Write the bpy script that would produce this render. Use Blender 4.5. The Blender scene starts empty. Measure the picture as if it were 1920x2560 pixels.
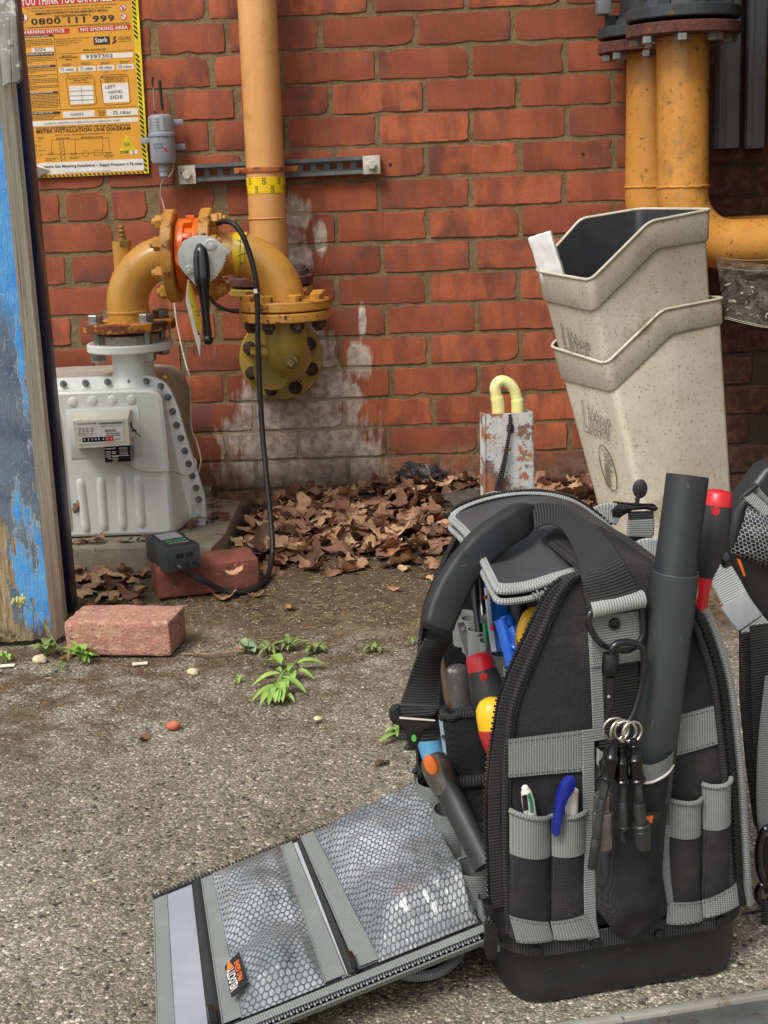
import bpy, bmesh, math, random
import numpy as np
from mathutils import Vector, Matrix, noise

# ------------------------------------------------------------------ camera, world, sun, exposure
SC = bpy.context.scene
COL = SC.collection
rng = random.Random(7)
F_PX = 3499.087
YAW, PITCH, ROLL = -0.0279138, 0.2377884, -0.0392903
CAM = Vector((0.0776188, -3.4437979, 0.804968))
_cy, _sy, _cp, _sp = math.cos(YAW), math.sin(YAW), math.cos(PITCH), math.sin(PITCH)
FWD = Vector((_sy * _cp, _cy * _cp, -_sp))
_r = Vector((_cy, -_sy, 0)); _u = _r.cross(FWD)
RIGHT = math.cos(ROLL) * _r + math.sin(ROLL) * _u
UP = -math.sin(ROLL) * _r + math.cos(ROLL) * _u
cam_data = bpy.data.cameras.new('camera')
cam_data.sensor_fit = 'HORIZONTAL'; cam_data.sensor_width = 36.0
cam_data.lens = F_PX / 1920 * 36.0
cam_data.clip_start = 0.02; cam_data.clip_end = 400
cam = bpy.data.objects.new('camera', cam_data); COL.objects.link(cam)
cam.matrix_world = Matrix(((RIGHT.x, UP.x, -FWD.x, CAM.x), (RIGHT.y, UP.y, -FWD.y, CAM.y), (RIGHT.z, UP.z, -FWD.z, CAM.z), (0, 0, 0, 1)))
SC.camera = cam
SUN_DIR = Vector((-0.42, -0.62, 1.0)).normalized()      # towards the sun: high, behind the camera, a little left
world = bpy.data.worlds.new('World'); SC.world = world; world.use_nodes = True
_wn = world.node_tree; _wn.nodes.clear()
_sky = _wn.nodes.new('ShaderNodeTexSky'); _sky.sky_type = 'NISHITA'; _sky.sun_disc = False
_sky.sun_elevation = math.asin(SUN_DIR.z); _sky.sun_rotation = math.atan2(SUN_DIR.x, SUN_DIR.y)
_sky.air_density = 1.0; _sky.dust_density = 4.0; _sky.ozone_density = 1.0
_hs = _wn.nodes.new('ShaderNodeHueSaturation'); _hs.inputs['Saturation'].default_value = 0.22
_bg = _wn.nodes.new('ShaderNodeBackground'); _bg.inputs['Strength'].default_value = 0.11
_wo = _wn.nodes.new('ShaderNodeOutputWorld')
_wn.links.new(_sky.outputs[0], _hs.inputs['Color']); _wn.links.new(_hs.outputs[0], _bg.inputs['Color']); _wn.links.new(_bg.outputs[0], _wo.inputs['Surface'])
_sd = bpy.data.lights.new('sun', 'SUN'); _sd.energy = 1.5; _sd.angle = math.radians(20); _sd.color = (1.0, 0.96, 0.9)
sun = bpy.data.objects.new('sun', _sd); COL.objects.link(sun)
sun.rotation_euler = SUN_DIR.to_track_quat('Z', 'Y').to_euler()
vs = SC.view_settings
vs.view_transform = 'Standard'; vs.look = 'None'; vs.gamma = 1.0; vs.use_curve_mapping = False; vs.exposure = 0.52
SC.display_settings.display_device = 'sRGB'
SC.cycles.max_bounces = 8; SC.cycles.transparent_max_bounces = 12
SC.cycles.use_denoising = True

# ------------------------------------------------------------------ measured places: a pixel of the 1920 x 2560 photograph to a point on a plane
def ray(px, py):
    px, py = float(px), float(py)
    return FWD + ((px - 960) / F_PX) * RIGHT - ((py - 1280) / F_PX) * UP
def on_plane(px, py, o, n):
    d = ray(px, py); t = (o - CAM).dot(n) / d.dot(n); return CAM + d * float(t)
def W(px, py, y=0.0):
    return on_plane(px, py, Vector((0, y, 0)), Vector((0, 1, 0)))
def G(px, py, z=0.0):
    return on_plane(px, py, Vector((0, 0, z)), Vector((0, 0, 1)))
BA = math.radians(13.8)
BU = Vector((math.cos(BA), math.sin(BA), 0)); BV = Vector((-math.sin(BA), math.cos(BA), 0)); BZ = Vector((0, 0, 1)); BO = Vector((0.154, -2.213, 0))
def B(px, py, v=0.0):
    return on_plane(px, py, BO + BV * float(v), BV)
def S(px, py, u=0.0):
    return on_plane(px, py, BO + BU * float(u), BU)
def L(u, v, z):
    return BO + BU * float(u) + BV * float(v) + BZ * float(z)
def Vd(px, py, t):
    return CAM + ray(px, py) * float(t)

# ------------------------------------------------------------------ objects
def wm(o):
    if o.parent is None: return o.matrix_basis.copy()
    return wm(o.parent) @ o.matrix_parent_inverse @ o.matrix_basis
def set_parent(o, p):
    o.parent = p; o.matrix_parent_inverse = wm(p).inverted()
def tag(o, label=None, cat=None, group=None, kind=None):
    if label: o['label'] = label
    if cat: o['category'] = cat
    if group: o['group'] = group
    if kind: o['kind'] = kind
    return o
def thing(name, label, cat, loc=(0, 0, 0), group=None, parent=None):
    o = bpy.data.objects.new(name, None); COL.objects.link(o); o.location = loc; o.empty_display_size = 0.03
    if parent: set_parent(o, parent)
    return tag(o, label, cat, group)
def mesh_of(name, v, f, mat, uv=None, smooth=35, tint=None):
    me = bpy.data.meshes.new(name)
    me.from_pydata([tuple(x) for x in v], [], f)
    if uv is not None and any(u is not None for u in uv):
        ul = me.uv_layers.new(name='UVMap'); buf = np.zeros(len(me.loops) * 2, dtype=np.float32); k = 0
        for face, u in zip(f, uv):
            for i in range(len(face)):
                if u is not None: buf[2 * k] = u[i][0]; buf[2 * k + 1] = u[i][1]
                k += 1
        ul.data.foreach_set('uv', buf)
    if tint is not None:
        at = me.attributes.new('tint', 'FLOAT', 'POINT'); at.data.foreach_set('value', np.asarray(tint, dtype=np.float32))
    me.materials.append(mat)
    if smooth:
        me.shade_smooth()
        if smooth < 180: me.set_sharp_from_angle(angle=math.radians(smooth))
    return me
def link(name, me, parent=None, label=None, mw=None):
    o = bpy.data.objects.new(name, me); COL.objects.link(o)
    if mw is not None: o.matrix_basis = mw
    if parent:
        basis = o.matrix_basis.copy(); set_parent(o, parent); o.matrix_basis = basis
    if label: o['label'] = label
    return o

class MB:
    """collects shapes in world coordinates; build() links them as one mesh object"""
    def __init__(s): s.v = []; s.f = []; s.uv = []
    def add(s, v, f, uv=None):
        b = len(s.v); s.v += [Vector(x) for x in v]; s.f += [tuple(i + b for i in q) for q in f]
        s.uv += (uv if uv is not None else [None] * len(f)); return s
    def build(s, name, mat, parent=None, label=None, smooth=35):
        return link(name, mesh_of(name, s.v, s.f, mat, s.uv, smooth), parent, label)
    def xf(s, m):
        s.v = [m @ x for x in s.v]; return s
    def box(s, c, size, m=None, bev=0.0, seg=2):
        c = Vector(c)
        if bev <= 0:
            h = [x / 2 for x in size]
            v = [Vector((x * h[0], y * h[1], z * h[2])) for x in (-1, 1) for y in (-1, 1) for z in (-1, 1)]
            f = [(0, 1, 3, 2), (4, 6, 7, 5), (0, 4, 5, 1), (2, 3, 7, 6), (0, 2, 6, 4), (1, 5, 7, 3)]
        else:
            bm = bmesh.new(); bmesh.ops.create_cube(bm, size=1.0); bmesh.ops.scale(bm, vec=size, verts=bm.verts)
            bmesh.ops.bevel(bm, geom=list(bm.edges), offset=min(bev, min(size) * 0.49), segments=seg, profile=0.5, affect='EDGES', clamp_overlap=True)
            bm.verts.index_update(); v = [x.co.copy() for x in bm.verts]; f = [tuple(y.index for y in x.verts) for x in bm.faces]; bm.free()
        if m is not None: v = [m @ x for x in v]
        return s.add([x + c for x in v], f)
    def lathe(s, o, ax, prof, n=24, caps=(True, True), ref=None, arc=None):
        o = Vector(o); ax = Vector(ax).normalized()
        x = (Vector(ref) if ref else (Vector((0, 0, 1)) if abs(ax.z) < .9 else Vector((1, 0, 0)))); x = (x - ax * x.dot(ax)).normalized(); y = ax.cross(x)
        v, f, uv = [], [], []
        for (r, h) in prof:
            for k in range(n):
                a = 2 * math.pi * k / n; v.append(o + ax * h + (x * math.cos(a) + y * math.sin(a)) * r)
        for i in range(len(prof) - 1):
            for k in range(n):
                k2 = (k + 1) % n; f.append((i * n + k, i * n + k2, (i + 1) * n + k2, (i + 1) * n + k))
                uv.append([(k / n, prof[i][1]), ((k + 1) / n, prof[i][1]), ((k + 1) / n, prof[i + 1][1]), (k / n, prof[i + 1][1])])
        if caps[0]: f.append(tuple(range(n - 1, -1, -1))); uv.append(None)
        if caps[1]: f.append(tuple((len(prof) - 1) * n + k for k in range(n))); uv.append(None)
        return s.add(v, f, uv)
    def cyl(s, p0, p1, r, n=20, r1=None, bev=0.0, caps=(True, True)):
        p0 = Vector(p0); p1 = Vector(p1); h = (p1 - p0).length; r1 = r if r1 is None else r1
        prof = [(r - bev, 0), (r, bev), (r1, h - bev), (r1 - bev, h)] if bev > 0 else [(r, 0), (r1, h)]
        return s.lathe(p0, p1 - p0, prof, n, caps)
    def tube(s, pts, r, n=10, caps=True, closed=False, flat=None, up=None):
        """sweep of a circle (flat=None) or of an ellipse / rectangle profile list along pts, parallel-transported"""
        P = [Vector(p) for p in pts]; m = len(P)
        T = []
        for i in range(m):
            a = P[(i - 1) % m] if (closed or i > 0) else P[i]; b = P[(i + 1) % m] if (closed or i < m - 1) else P[i]
            T.append((b - a).normalized())
        ref = Vector(up) if up is not None else (Vector((0, 0, 1)) if abs(T[0].z) < .9 else Vector((1, 0, 0)))
        X = (ref - T[0] * ref.dot(T[0])).normalized()
        v, f, uv = [], [], []; d = 0.0
        prof = flat
        if prof is None: prof = [(math.cos(2 * math.pi * k / n), math.sin(2 * math.pi * k / n)) for k in range(n)]
        n = len(prof); D = []
        for i in range(m):
            if up is not None and not callable(up): X = (Vector(up) - T[i] * Vector(up).dot(T[i])).normalized()
            else: X = (X - T[i] * X.dot(T[i])).normalized()
            Y = T[i].cross(X); rr = r[i] if isinstance(r, (list, tuple)) else r
            if i > 0: d += (P[i] - P[i - 1]).length
            D.append(d)
            for (a, b) in prof: v.append(P[i] + (X * a + Y * b) * rr)
        per = [0.0]
        for k in range(n):
            a, b = prof[k], prof[(k + 1) % n]; per.append(per[-1] + math.hypot(a[0] - b[0], a[1] - b[1]))
        r0 = r[0] if isinstance(r, (list, tuple)) else r
        for i in range(m if closed else m - 1):
            i2 = (i + 1) % m; d2 = D[i2] if i2 > i else D[i] + (P[0] - P[-1]).length
            for k in range(n):
                k2 = (k + 1) % n; f.append((i * n + k, i * n + k2, i2 * n + k2, i2 * n + k))
                uv.append([(per[k] * r0, D[i]), (per[k + 1] * r0, D[i]), (per[k + 1] * r0, d2), (per[k] * r0, d2)])
        if caps and not closed:
            f.append(tuple(range(n - 1, -1, -1))); uv.append(None); f.append(tuple((m - 1) * n + k for k in range(n))); uv.append(None)
        return s.add(v, f, uv)
    def strap(s, pts, w, th, side):
        """flat webbing of width w and thickness th along pts; side is the width direction (one vector or one per point)"""
        P = [Vector(p) for p in pts]; m = len(P); v, f, uv = [], [], []; d = 0.0; D = []
        for i in range(m):
            t = (P[min(i + 1, m - 1)] - P[max(i - 1, 0)]).normalized()
            sd = Vector(side[i] if isinstance(side, list) else side); sd = (sd - t * sd.dot(t)).normalized(); nn = t.cross(sd)
            ww = w[i] if isinstance(w, list) else w
            if i: d += (P[i] - P[i - 1]).length
            D.append(d)
            e = min(th * .5, ww * .2)
            for (a, b) in ((-ww / 2, 0), (-ww / 2 + e, -th / 2), (ww / 2 - e, -th / 2), (ww / 2, 0), (ww / 2 - e, th / 2), (-ww / 2 + e, th / 2)): v.append(P[i] + sd * a + nn * b)
        U = [0, .002, .5, .998, .5, .002]; w0 = w[0] if isinstance(w, list) else w
        xs = [0, 0, w0, w0, w0, 0]
        for i in range(m - 1):
            for k in range(6):
                k2 = (k + 1) % 6; f.append((i * 6 + k, i * 6 + k2, (i + 1) * 6 + k2, (i + 1) * 6 + k))
                uv.append([(xs[k], D[i]), (xs[k2], D[i]), (xs[k2], D[i + 1]), (xs[k], D[i + 1])])
        f.append((5, 4, 3, 2, 1, 0)); uv.append(None); f.append(tuple((m - 1) * 6 + k for k in range(6))); uv.append(None)
        return s.add(v, f, uv)
    def prism(s, poly, depth, n, bev=0.0, uvf=None):
        """closed polygon of 3-D points extruded by depth along -n (n faces out); bev rounds the front rim"""
        P = [Vector(p) for p in poly]; n = Vector(n).normalized(); c = sum(P, Vector()) / len(P); k = len(P)
        rings = []
        if bev > 0:
            ins = []
            for i in range(k):
                a = P[i - 1]; b = P[(i + 1) % k]; t = (b - a).normalized(); q = n.cross(t)
                if q.dot(c - P[i]) < 0 and False: q = -q
                ins.append(q)
            area = sum((P[i] - c).cross(P[(i + 1) % k] - c).dot(n) for i in range(k)); sg = 1 if area > 0 else -1
            for (off, dep) in ((0, -depth), (0, -bev), (bev * .3, -bev * .3), (bev, 0)):
                rings.append([P[i] + ins[i] * sg * off + n * dep for i in range(k)])
        else:
            rings = [[p - n * depth for p in P], list(P)]
        v = [p for r_ in rings for p in r_]; f = []
        area = sum((P[i] - c).cross(P[(i + 1) % k] - c).dot(n) for i in range(k))
        for j in range(len(rings) - 1):
            for i in range(k):
                i2 = (i + 1) % k; q = (j * k + i, j * k + i2, (j + 1) * k + i2, (j + 1) * k + i); f.append(q if area > 0 else q[::-1])
        top = tuple((len(rings) - 1) * k + i for i in range(k)); bot = tuple(range(k))[::-1]
        f.append(top if area > 0 else top[::-1]); f.append(bot if area > 0 else bot[::-1])
        return s.add(v, f)
    def ball(s, c, r, n=12, m=8, sc=(1, 1, 1), mt=None):
        c = Vector(c); v = []; f = []
        for i in range(m + 1):
            th = math.pi * i / m
            for k in range(n):
                a = 2 * math.pi * k / n; p = Vector((math.sin(th) * math.cos(a) * sc[0], math.sin(th) * math.sin(a) * sc[1], math.cos(th) * sc[2])) * r
                v.append(c + (mt @ p if mt is not None else p))
        for i in range(m):
            for k in range(n):
                k2 = (k + 1) % n; f.append((i * n + k, (i + 1) * n + k, (i + 1) * n + k2, i * n + k2))
        return s.add(v, f)
    def grid(s, fn, nu, nv, uvs=(1, 1), flip=False):
        v = [fn(i / nu, j / nv) for j in range(nv + 1) for i in range(nu + 1)]; f = []; uv = []
        for j in range(nv):
            for i in range(nu):
                a = j * (nu + 1) + i; q = (a, a + 1, a + nu + 2, a + nu + 1)
                t = [(i / nu * uvs[0], j / nv * uvs[1]), ((i + 1) / nu * uvs[0], j / nv * uvs[1]), ((i + 1) / nu * uvs[0], (j + 1) / nv * uvs[1]), (i / nu * uvs[0], (j + 1) / nv * uvs[1])]
                f.append(q[::-1] if flip else q); uv.append(t[::-1] if flip else t)
        return s.add(v, f, uv)

def rot_to(z, x=None):
    z = Vector(z).normalized(); x = Vector(x) if x is not None else (Vector((1, 0, 0)) if abs(z.x) < .9 else Vector((0, 1, 0)))
    x = (x - z * x.dot(z)).normalized(); y = z.cross(x)
    return Matrix(((x.x, y.x, z.x), (x.y, y.y, z.y), (x.z, y.z, z.z)))
def frame(o, z, x=None):
    return Matrix.Translation(Vector(o)) @ rot_to(z, x).to_4x4()
def spline(pts, n=8, closed=False):
    """Catmull-Rom through the points"""
    P = [Vector(p) for p in pts]; m = len(P); out = []
    for i in range(m if closed else m - 1):
        a = P[(i - 1) % m] if (closed or i > 0) else P[0] * 2 - P[1]; b = P[i]; c = P[(i + 1) % m]; d = P[(i + 2) % m] if (closed or i + 2 < m) else c * 2 - b
        for k in range(n):
            t = k / n; out.append(0.5 * ((2 * b) + (c - a) * t + (2 * a - 5 * b + 4 * c - d) * t * t + (3 * b - a - 3 * c + d) * t ** 3))
    if not closed: out.append(P[-1].copy())
    return out
def resample(pts, step):
    P = [Vector(p) for p in pts]; out = [P[0]]; acc = 0.0
    for a, b in zip(P, P[1:]):
        l = (b - a).length; 
        while acc + l >= step and l > 1e-9:
            t = (step - acc) / l; a = a.lerp(b, t); out.append(a); l = (b - a).length; acc = 0.0
        acc += l
    return out

# ------------------------------------------------------------------ materials
def s3(r, g, b, k=1.0):
    f = lambda c: (c / 255 / 12.92 if c / 255 <= .04045 else ((c / 255 + .055) / 1.055) ** 2.4) * k
    return (f(r), f(g), f(b))
class NT:
    def __init__(s, name):
        s.m = bpy.data.materials.new(name); s.m.use_nodes = True; s.t = s.m.node_tree; s.N = s.t.nodes
        s.b = s.N['Principled BSDF']; s.out = s.N['Material Output']; s._c = None
    def n(s, typ, **kw):
        q = s.N.new(typ)
        for k, v in kw.items(): setattr(q, k, v)
        return q
    def ln(s, a, b): s.t.links.new(a, b)
    def coord(s, kind='Object'):
        if s._c is None: s._c = s.n('ShaderNodeTexCoord')
        return s._c.outputs[kind]
    def pos(s): return s.n('ShaderNodeNewGeometry').outputs['Position']
    def val(s, sock, v):
        if isinstance(v, (int, float)): sock.default_value = v
        elif isinstance(v, (tuple, list)): sock.default_value = tuple(v) if len(v) != 3 or len(sock.default_value) == 3 else tuple(v) + (1,)
        else: s.ln(v, sock)
    def noise(s, scale, detail=4, rough=.6, vec=None, dist=0.0, out='Fac'):
        q = s.n('ShaderNodeTexNoise'); q.inputs['Scale'].default_value = scale; q.inputs['Detail'].default_value = detail; q.inputs['Roughness'].default_value = rough; q.inputs['Distortion'].default_value = dist
        s.ln(vec if vec is not None else s.coord(), q.inputs['Vector']); return q.outputs[out]
    def voro(s, scale, feature='F1', vec=None, out='Distance', rnd=1.0):
        q = s.n('ShaderNodeTexVoronoi'); q.feature = feature; q.inputs['Scale'].default_value = scale; q.inputs['Randomness'].default_value = rnd
        s.ln(vec if vec is not None else s.coord(), q.inputs['Vector']); return q.outputs[out]
    def ramp(s, v, a, b, lo=0.0, hi=1.0, interp='SMOOTHSTEP'):
        q = s.n('ShaderNodeMapRange'); q.interpolation_type = interp
        s.val(q.inputs['Value'], v)
        for k, x in zip(('From Min', 'From Max', 'To Min', 'To Max'), (a, b, lo, hi)): q.inputs[k].default_value = x
        return q.outputs[0]
    def math(s, op, a, b=0.0, c=None):
        q = s.n('ShaderNodeMath', operation=op); s.val(q.inputs[0], a); s.val(q.inputs[1], b)
        if c is not None: s.val(q.inputs[2], c)
        return q.outputs[0]
    def vmath(s, op, a, b=None):
        q = s.n('ShaderNodeVectorMath', operation=op); s.val(q.inputs[0], a)
        if b is not None: s.val(q.inputs[1], b)
        return q.outputs[0]
    def mix(s, f, a, b, blend='MIX'):
        q = s.n('ShaderNodeMix', data_type='RGBA', blend_type=blend); s.val(q.inputs[0], f); s.val(q.inputs[6], a); s.val(q.inputs[7], b); return q.outputs[2]
    def sep(s, v):
        q = s.n('ShaderNodeSeparateXYZ'); s.ln(v, q.inputs[0]); return q.outputs
    def comb(s, x, y, z):
        q = s.n('ShaderNodeCombineXYZ'); s.val(q.inputs[0], x); s.val(q.inputs[1], y); s.val(q.inputs[2], z); return q.outputs[0]
    def stretch(s, v, k):
        q = s.n('ShaderNodeMapping'); q.inputs['Scale'].default_value = k; s.ln(v, q.inputs['Vector']); return q.outputs[0]
    def bump(s, h, strength=.3, dist=.002, prev=None):
        q = s.n('ShaderNodeBump'); q.inputs['Strength'].default_value = strength; q.inputs['Distance'].default_value = dist; s.ln(h, q.inputs['Height'])
        if prev is not None: s.ln(prev, q.inputs['Normal'])
        return q.outputs[0]
    def rnd(s): return s.n('ShaderNodeObjectInfo').outputs['Random']
    def done(s, col=None, rough=None, metal=None, normal=None, coat=None, alpha=None, spec=None):
        b = s.b
        if col is not None: s.val(b.inputs['Base Color'], col)
        if rough is not None: s.val(b.inputs['Roughness'], rough)
        if metal is not None: s.val(b.inputs['Metallic'], metal)
        if normal is not None: s.ln(normal, b.inputs['Normal'])
        if coat is not None: s.val(b.inputs['Coat Weight'], coat); b.inputs['Coat Roughness'].default_value = .15
        if alpha is not None: s.val(b.inputs['Alpha'], alpha)
        if spec is not None: s.val(b.inputs['Specular IOR Level'], spec)
        return s.m
def mat(name, col, rough=.5, metal=0.0, col2=None, sc=12, spots=(), bump=None, coat=None, spec=None, stretch=None, vary=0.0, fine=None):
    """paint / plastic / metal: two tones in noise, spots = (colour, scale, threshold, softness), bump = (scale, strength, distance)"""
    t = NT(name); v = t.coord()
    if stretch: v = t.stretch(v, stretch)
    c = t.mix(t.ramp(t.noise(sc, 5, .65, v), .3, .7), col, col2) if col2 else None
    if c is None:
        q = t.n('ShaderNodeRGB'); q.outputs[0].default_value = tuple(col) + (1,); c = q.outputs[0]
    if vary:
        c = t.mix(1.0, c, t.comb(*[t.ramp(t.rnd(), 0, 1, 1 - vary, 1 + vary, 'LINEAR')] * 3), 'MULTIPLY')
    if fine: c = t.mix(t.ramp(t.noise(fine[0], 3, .7, v), .35, .65, 0, fine[2]), c, fine[1])
    r = rough
    for (sc_, ssc, thr, soft) in spots:
        thr *= .945; k = t.ramp(t.noise(ssc, 6, .7, v), thr, thr + soft); c = t.mix(k, c, sc_)
        r = t.math('MAXIMUM', r, t.math('MULTIPLY', k, .8))
    nm = None
    if bump:
        for b in (bump if isinstance(bump[0], tuple) else (bump,)): nm = t.bump(t.noise(b[0], 5, .6, v), b[1], b[2], nm)
    return t.done(c, r, metal, nm, coat, None, spec)
def flat(name, col, rough=.55, metal=0.0):
    t = NT(name); return t.done(col, rough, metal)

def fabric(name, col, col2, freq=900, strength=.5, rough=.85):
    """woven cloth: fine diagonal weave in relief and tone"""
    t = NT(name); x = t.sep(t.stretch(t.coord(), (1, 1, 1)))
    a = t.math('SINE', t.math('MULTIPLY', t.math('ADD', t.math('ADD', x[0], x[1]), x[2]), freq * 2)); b = t.math('SINE', t.math('MULTIPLY', t.math('SUBTRACT', t.math('ADD', x[0], x[1]), x[2]), freq * 2))
    w = t.math('MULTIPLY', a, b); k = t.ramp(w, -.6, .6)
    c = t.mix(k, col, col2); c = t.mix(t.ramp(t.noise(14, 5, .7), .45, .8, 0, .35), c, tuple(min(1, q * 1.8 + .006) for q in col2))
    c = t.mix(t.math('MULTIPLY', t.ramp(t.noise(300, 3, .6), .66, .72, 0, .5), t.ramp(t.noise(12, 4, .6), .45, .7)), c, s3(120, 118, 112)); c = t.mix(t.ramp(t.noise(7, 5, .65), .5, .75, 0, .3), c, s3(92, 88, 82)); return t.done(c, rough, 0, t.bump(w, strength, .0008, t.bump(t.noise(24, 4, .6), .5, .008)), spec=.25)
def webbing(name, col, col2, pitch=.0022, along=True, rough=.8, strength=.8):
    """ribbed webbing: ribs across the strap (UV y runs along it in metres, x across)"""
    t = NT(name); u = t.sep(t.coord('UV'))
    a = t.math('SINE', t.math('MULTIPLY', u[1 if along else 0], 2 * math.pi / pitch))
    wob = t.math('SINE', t.math('ADD', t.math('MULTIPLY', u[1 if along else 0], 2 * math.pi / pitch * .5), t.math('MULTIPLY', u[0 if along else 1], 2 * math.pi / (pitch * .8))))
    h = t.math('ADD', a, t.math('MULTIPLY', wob, .5)); k = t.ramp(h, -.9, .8)
    c = t.mix(k, col, col2); c = t.mix(t.ramp(t.noise(25, 4, .6), .5, .8, 0, .25), c, tuple(min(1, q * 1.5) for q in col2))
    return t.done(c, rough, 0, t.bump(h, strength, .0008), spec=.3)

M = {}
# ------------------------------------------------------------------ ground
def ground_mat():
    t = NT('asphalt'); p = t.pos(); xyz = t.sep(p)
    wob = t.noise(2.2, 5, .6, p); wob2 = t.noise(14, 5, .65, p)
    cell = t.voro(205, 'F1', p, 'Color'); d1 = t.voro(205, 'F1', p); e1 = t.voro(205, 'DISTANCE_TO_EDGE', p)
    cell2 = t.voro(420, 'F1', p, 'Color'); d2 = t.voro(420, 'F1', p)
    g1 = t.sep(cell)[0]; g2 = t.sep(cell2)[1]
    st = t.mix(t.ramp(g1, .1, .95), s3(128, 120, 106), s3(190, 181, 162)); st = t.mix(t.ramp(g1, .86, .92), st, s3(228, 218, 198)); st = t.mix(t.ramp(t.sep(cell)[2], .90, .94), st, s3(74, 69, 64))
    fine = t.mix(t.ramp(g2, .1, .95), s3(122, 113, 98), s3(176, 166, 147)); fine = t.mix(t.ramp(g2, .93, .97), fine, s3(222, 212, 194))
    pick = t.ramp(t.sep(cell)[1], .55, .62); col = t.mix(pick, fine, st)
    gap = t.ramp(e1, .0, .14); col = t.mix(t.math('MULTIPLY', t.math('SUBTRACT', 1.0, gap), t.math('MULTIPLY', pick, .8)), col, s3(78, 72, 62))
    col = t.mix(t.ramp(t.noise(3.0, 6, .7, p), .40, .66, 0, .6), col, s3(180, 172, 158), 'MULTIPLY')
    # brown moss and dirt lodged in the old surface towards the doorway
    far = t.math('ADD', xyz[1], t.math('MULTIPLY', t.math('SUBTRACT', wob, .5), .55))
    left = t.math('MULTIPLY', xyz[0], -.45)
    moss = t.math('MULTIPLY', t.ramp(t.math('ADD', far, left), -1.62, -1.08), t.ramp(wob2, .40, .58))
    col = t.mix(t.math('MULTIPLY', moss, .85), col, t.mix(t.ramp(t.noise(70, 4, .7, p), .35, .65), s3(72, 56, 38), s3(112, 92, 62)))
    soilm = t.ramp(t.math('ADD', xyz[1], t.math('MULTIPLY', t.math('SUBTRACT', wob, .5), .35)), -1.13, -.98)
    s1 = t.mix(t.ramp(t.noise(60, 6, .75, p), .35, .68), s3(58, 46, 34), s3(126, 106, 78)); s1 = t.mix(t.ramp(t.noise(5, 4, .6, p), .4, .65), s1, s3(92, 78, 62)); 
    s1 = t.mix(t.ramp(t.noise(190, 2, .5, p), .68, .72), s1, s3(196, 182, 160))
    pale = t.math('MULTIPLY', t.ramp(t.noise(3.2, 4, .6, p), .5, .68), t.ramp(xyz[1], -.75, -.95)); s1 = t.mix(t.math('MULTIPLY', pale, .55), s1, s3(160, 142, 110))
    col = t.mix(soilm, col, s1)
    h = t.math('ADD', t.math('MULTIPLY', t.math('SUBTRACT', 1.0, d1), 1.0), t.math('MULTIPLY', t.math('SUBTRACT', 1.0, d2), .5))
    h = t.math('MULTIPLY', h, t.math('SUBTRACT', 1.0, t.math('MULTIPLY', soilm, .75)))
    nm = t.bump(h, .75, .004); nm = t.bump(t.noise(120, 6, .75, p), .5, .006, nm); nm = t.bump(t.noise(18, 5, .6, p), .35, .012, nm)
    return t.done(col, .92, 0, nm, spec=.3)
def axis(a, b, step, lo, hi):
    inner = list(np.arange(a, b + 1e-6, step)); out = []
    d = step * 2; x = a
    while x > lo: x -= d; d *= 1.6; out.append(max(x, lo))
    o2 = []; d = step * 2; x = b
    while x < hi: x += d; d *= 1.6; o2.append(min(x, hi))
    return sorted(set(round(q, 5) for q in out + inner + o2))
def ground_z(x, y):
    z = .004 * (noise.noise((x * 6, y * 6, 1.3)) ) + .0022 * noise.noise((x * 31, y * 31, 4.1))
    s_ = min(1, max(0, (y + 1.15) / .25)); z += s_ * (.006 * noise.noise((x * 13, y * 13, 7.7)) + .003 * noise.noise((x * 60, y * 60, 2.2)))
    s_ = (x + .585) * .556 - (y + 1.60) * .831
    if x < -.25 and y < -1.3: z -= .0035 * min(1, max(0, s_ / .012 + .5)) * min(1, max(0, (-.25 - x) / .12))
    return z - .003
gx = axis(-.95, .75, .007, -60, 60); gy = axis(-2.6, -.02, .007, -60, 60)
nx, ny = len(gx), len(gy)
gv = [(x, y, ground_z(x, y) if -1.2 < x < 1 and -2.9 < y < .1 else -.003) for y in gy for x in gx]
gf = [(j * nx + i, j * nx + i + 1, (j + 1) * nx + i + 1, (j + 1) * nx + i) for j in range(ny - 1) for i in range(nx - 1)]
ground = link('ground', mesh_of('ground', gv, gf, ground_mat(), smooth=180)); tag(ground, kind='structure')
# loose chippings standing proud of the worn surface
tone = NT('chippings'); at = tone.n('ShaderNodeAttribute'); at.attribute_name = 'tint'
M['chip'] = tone.done(tone.mix(tone.ramp(at.outputs['Fac'], 0, 1, 0, 1, 'LINEAR'), s3(96, 90, 82), s3(214, 204, 186)), .9, 0, tone.bump(tone.noise(400, 3), .4, .001))
cv, cf, ct = [], [], []
def pebble(v, f, c, r, q, sq=.6):
    b = len(v); n = 6
    rot = q.random() * 6.28
    for (zr, rr) in ((-.35, .75), (.2, 1.0), (.75, .55)):
        for k in range(n):
            a = rot + 2 * math.pi * k / n + q.uniform(-.3, .3); e = rr * q.uniform(.75, 1.2); v.append((c[0] + math.cos(a) * r * e, c[1] + math.sin(a) * r * e * .8, c[2] + zr * r * sq))
    for j in range(2):
        for k in range(n): f.append((b + j * n + k, b + j * n + (k + 1) % n, b + (j + 1) * n + (k + 1) % n, b + (j + 1) * n + k))
    f.append(tuple(b + 2 * n + k for k in range(n)))
q = random.Random(3)
for i in range(5200):
    y = -2.45 + 1.75 * q.random() ** 1.25; x = q.uniform(-.62, .55) * (1 if y > -1.6 else .75) + .02
    r = q.choice((.0010, .0013, .0017, .0022)) * q.uniform(.7, 1.25); n0 = len(cv)
    pebble(cv, cf, (x, y, ground_z(x, y) + r * .1), r, q); tt = min(1, max(0, q.gauss(.5, .28))); ct += [tt] * (len(cv) - n0)
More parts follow.
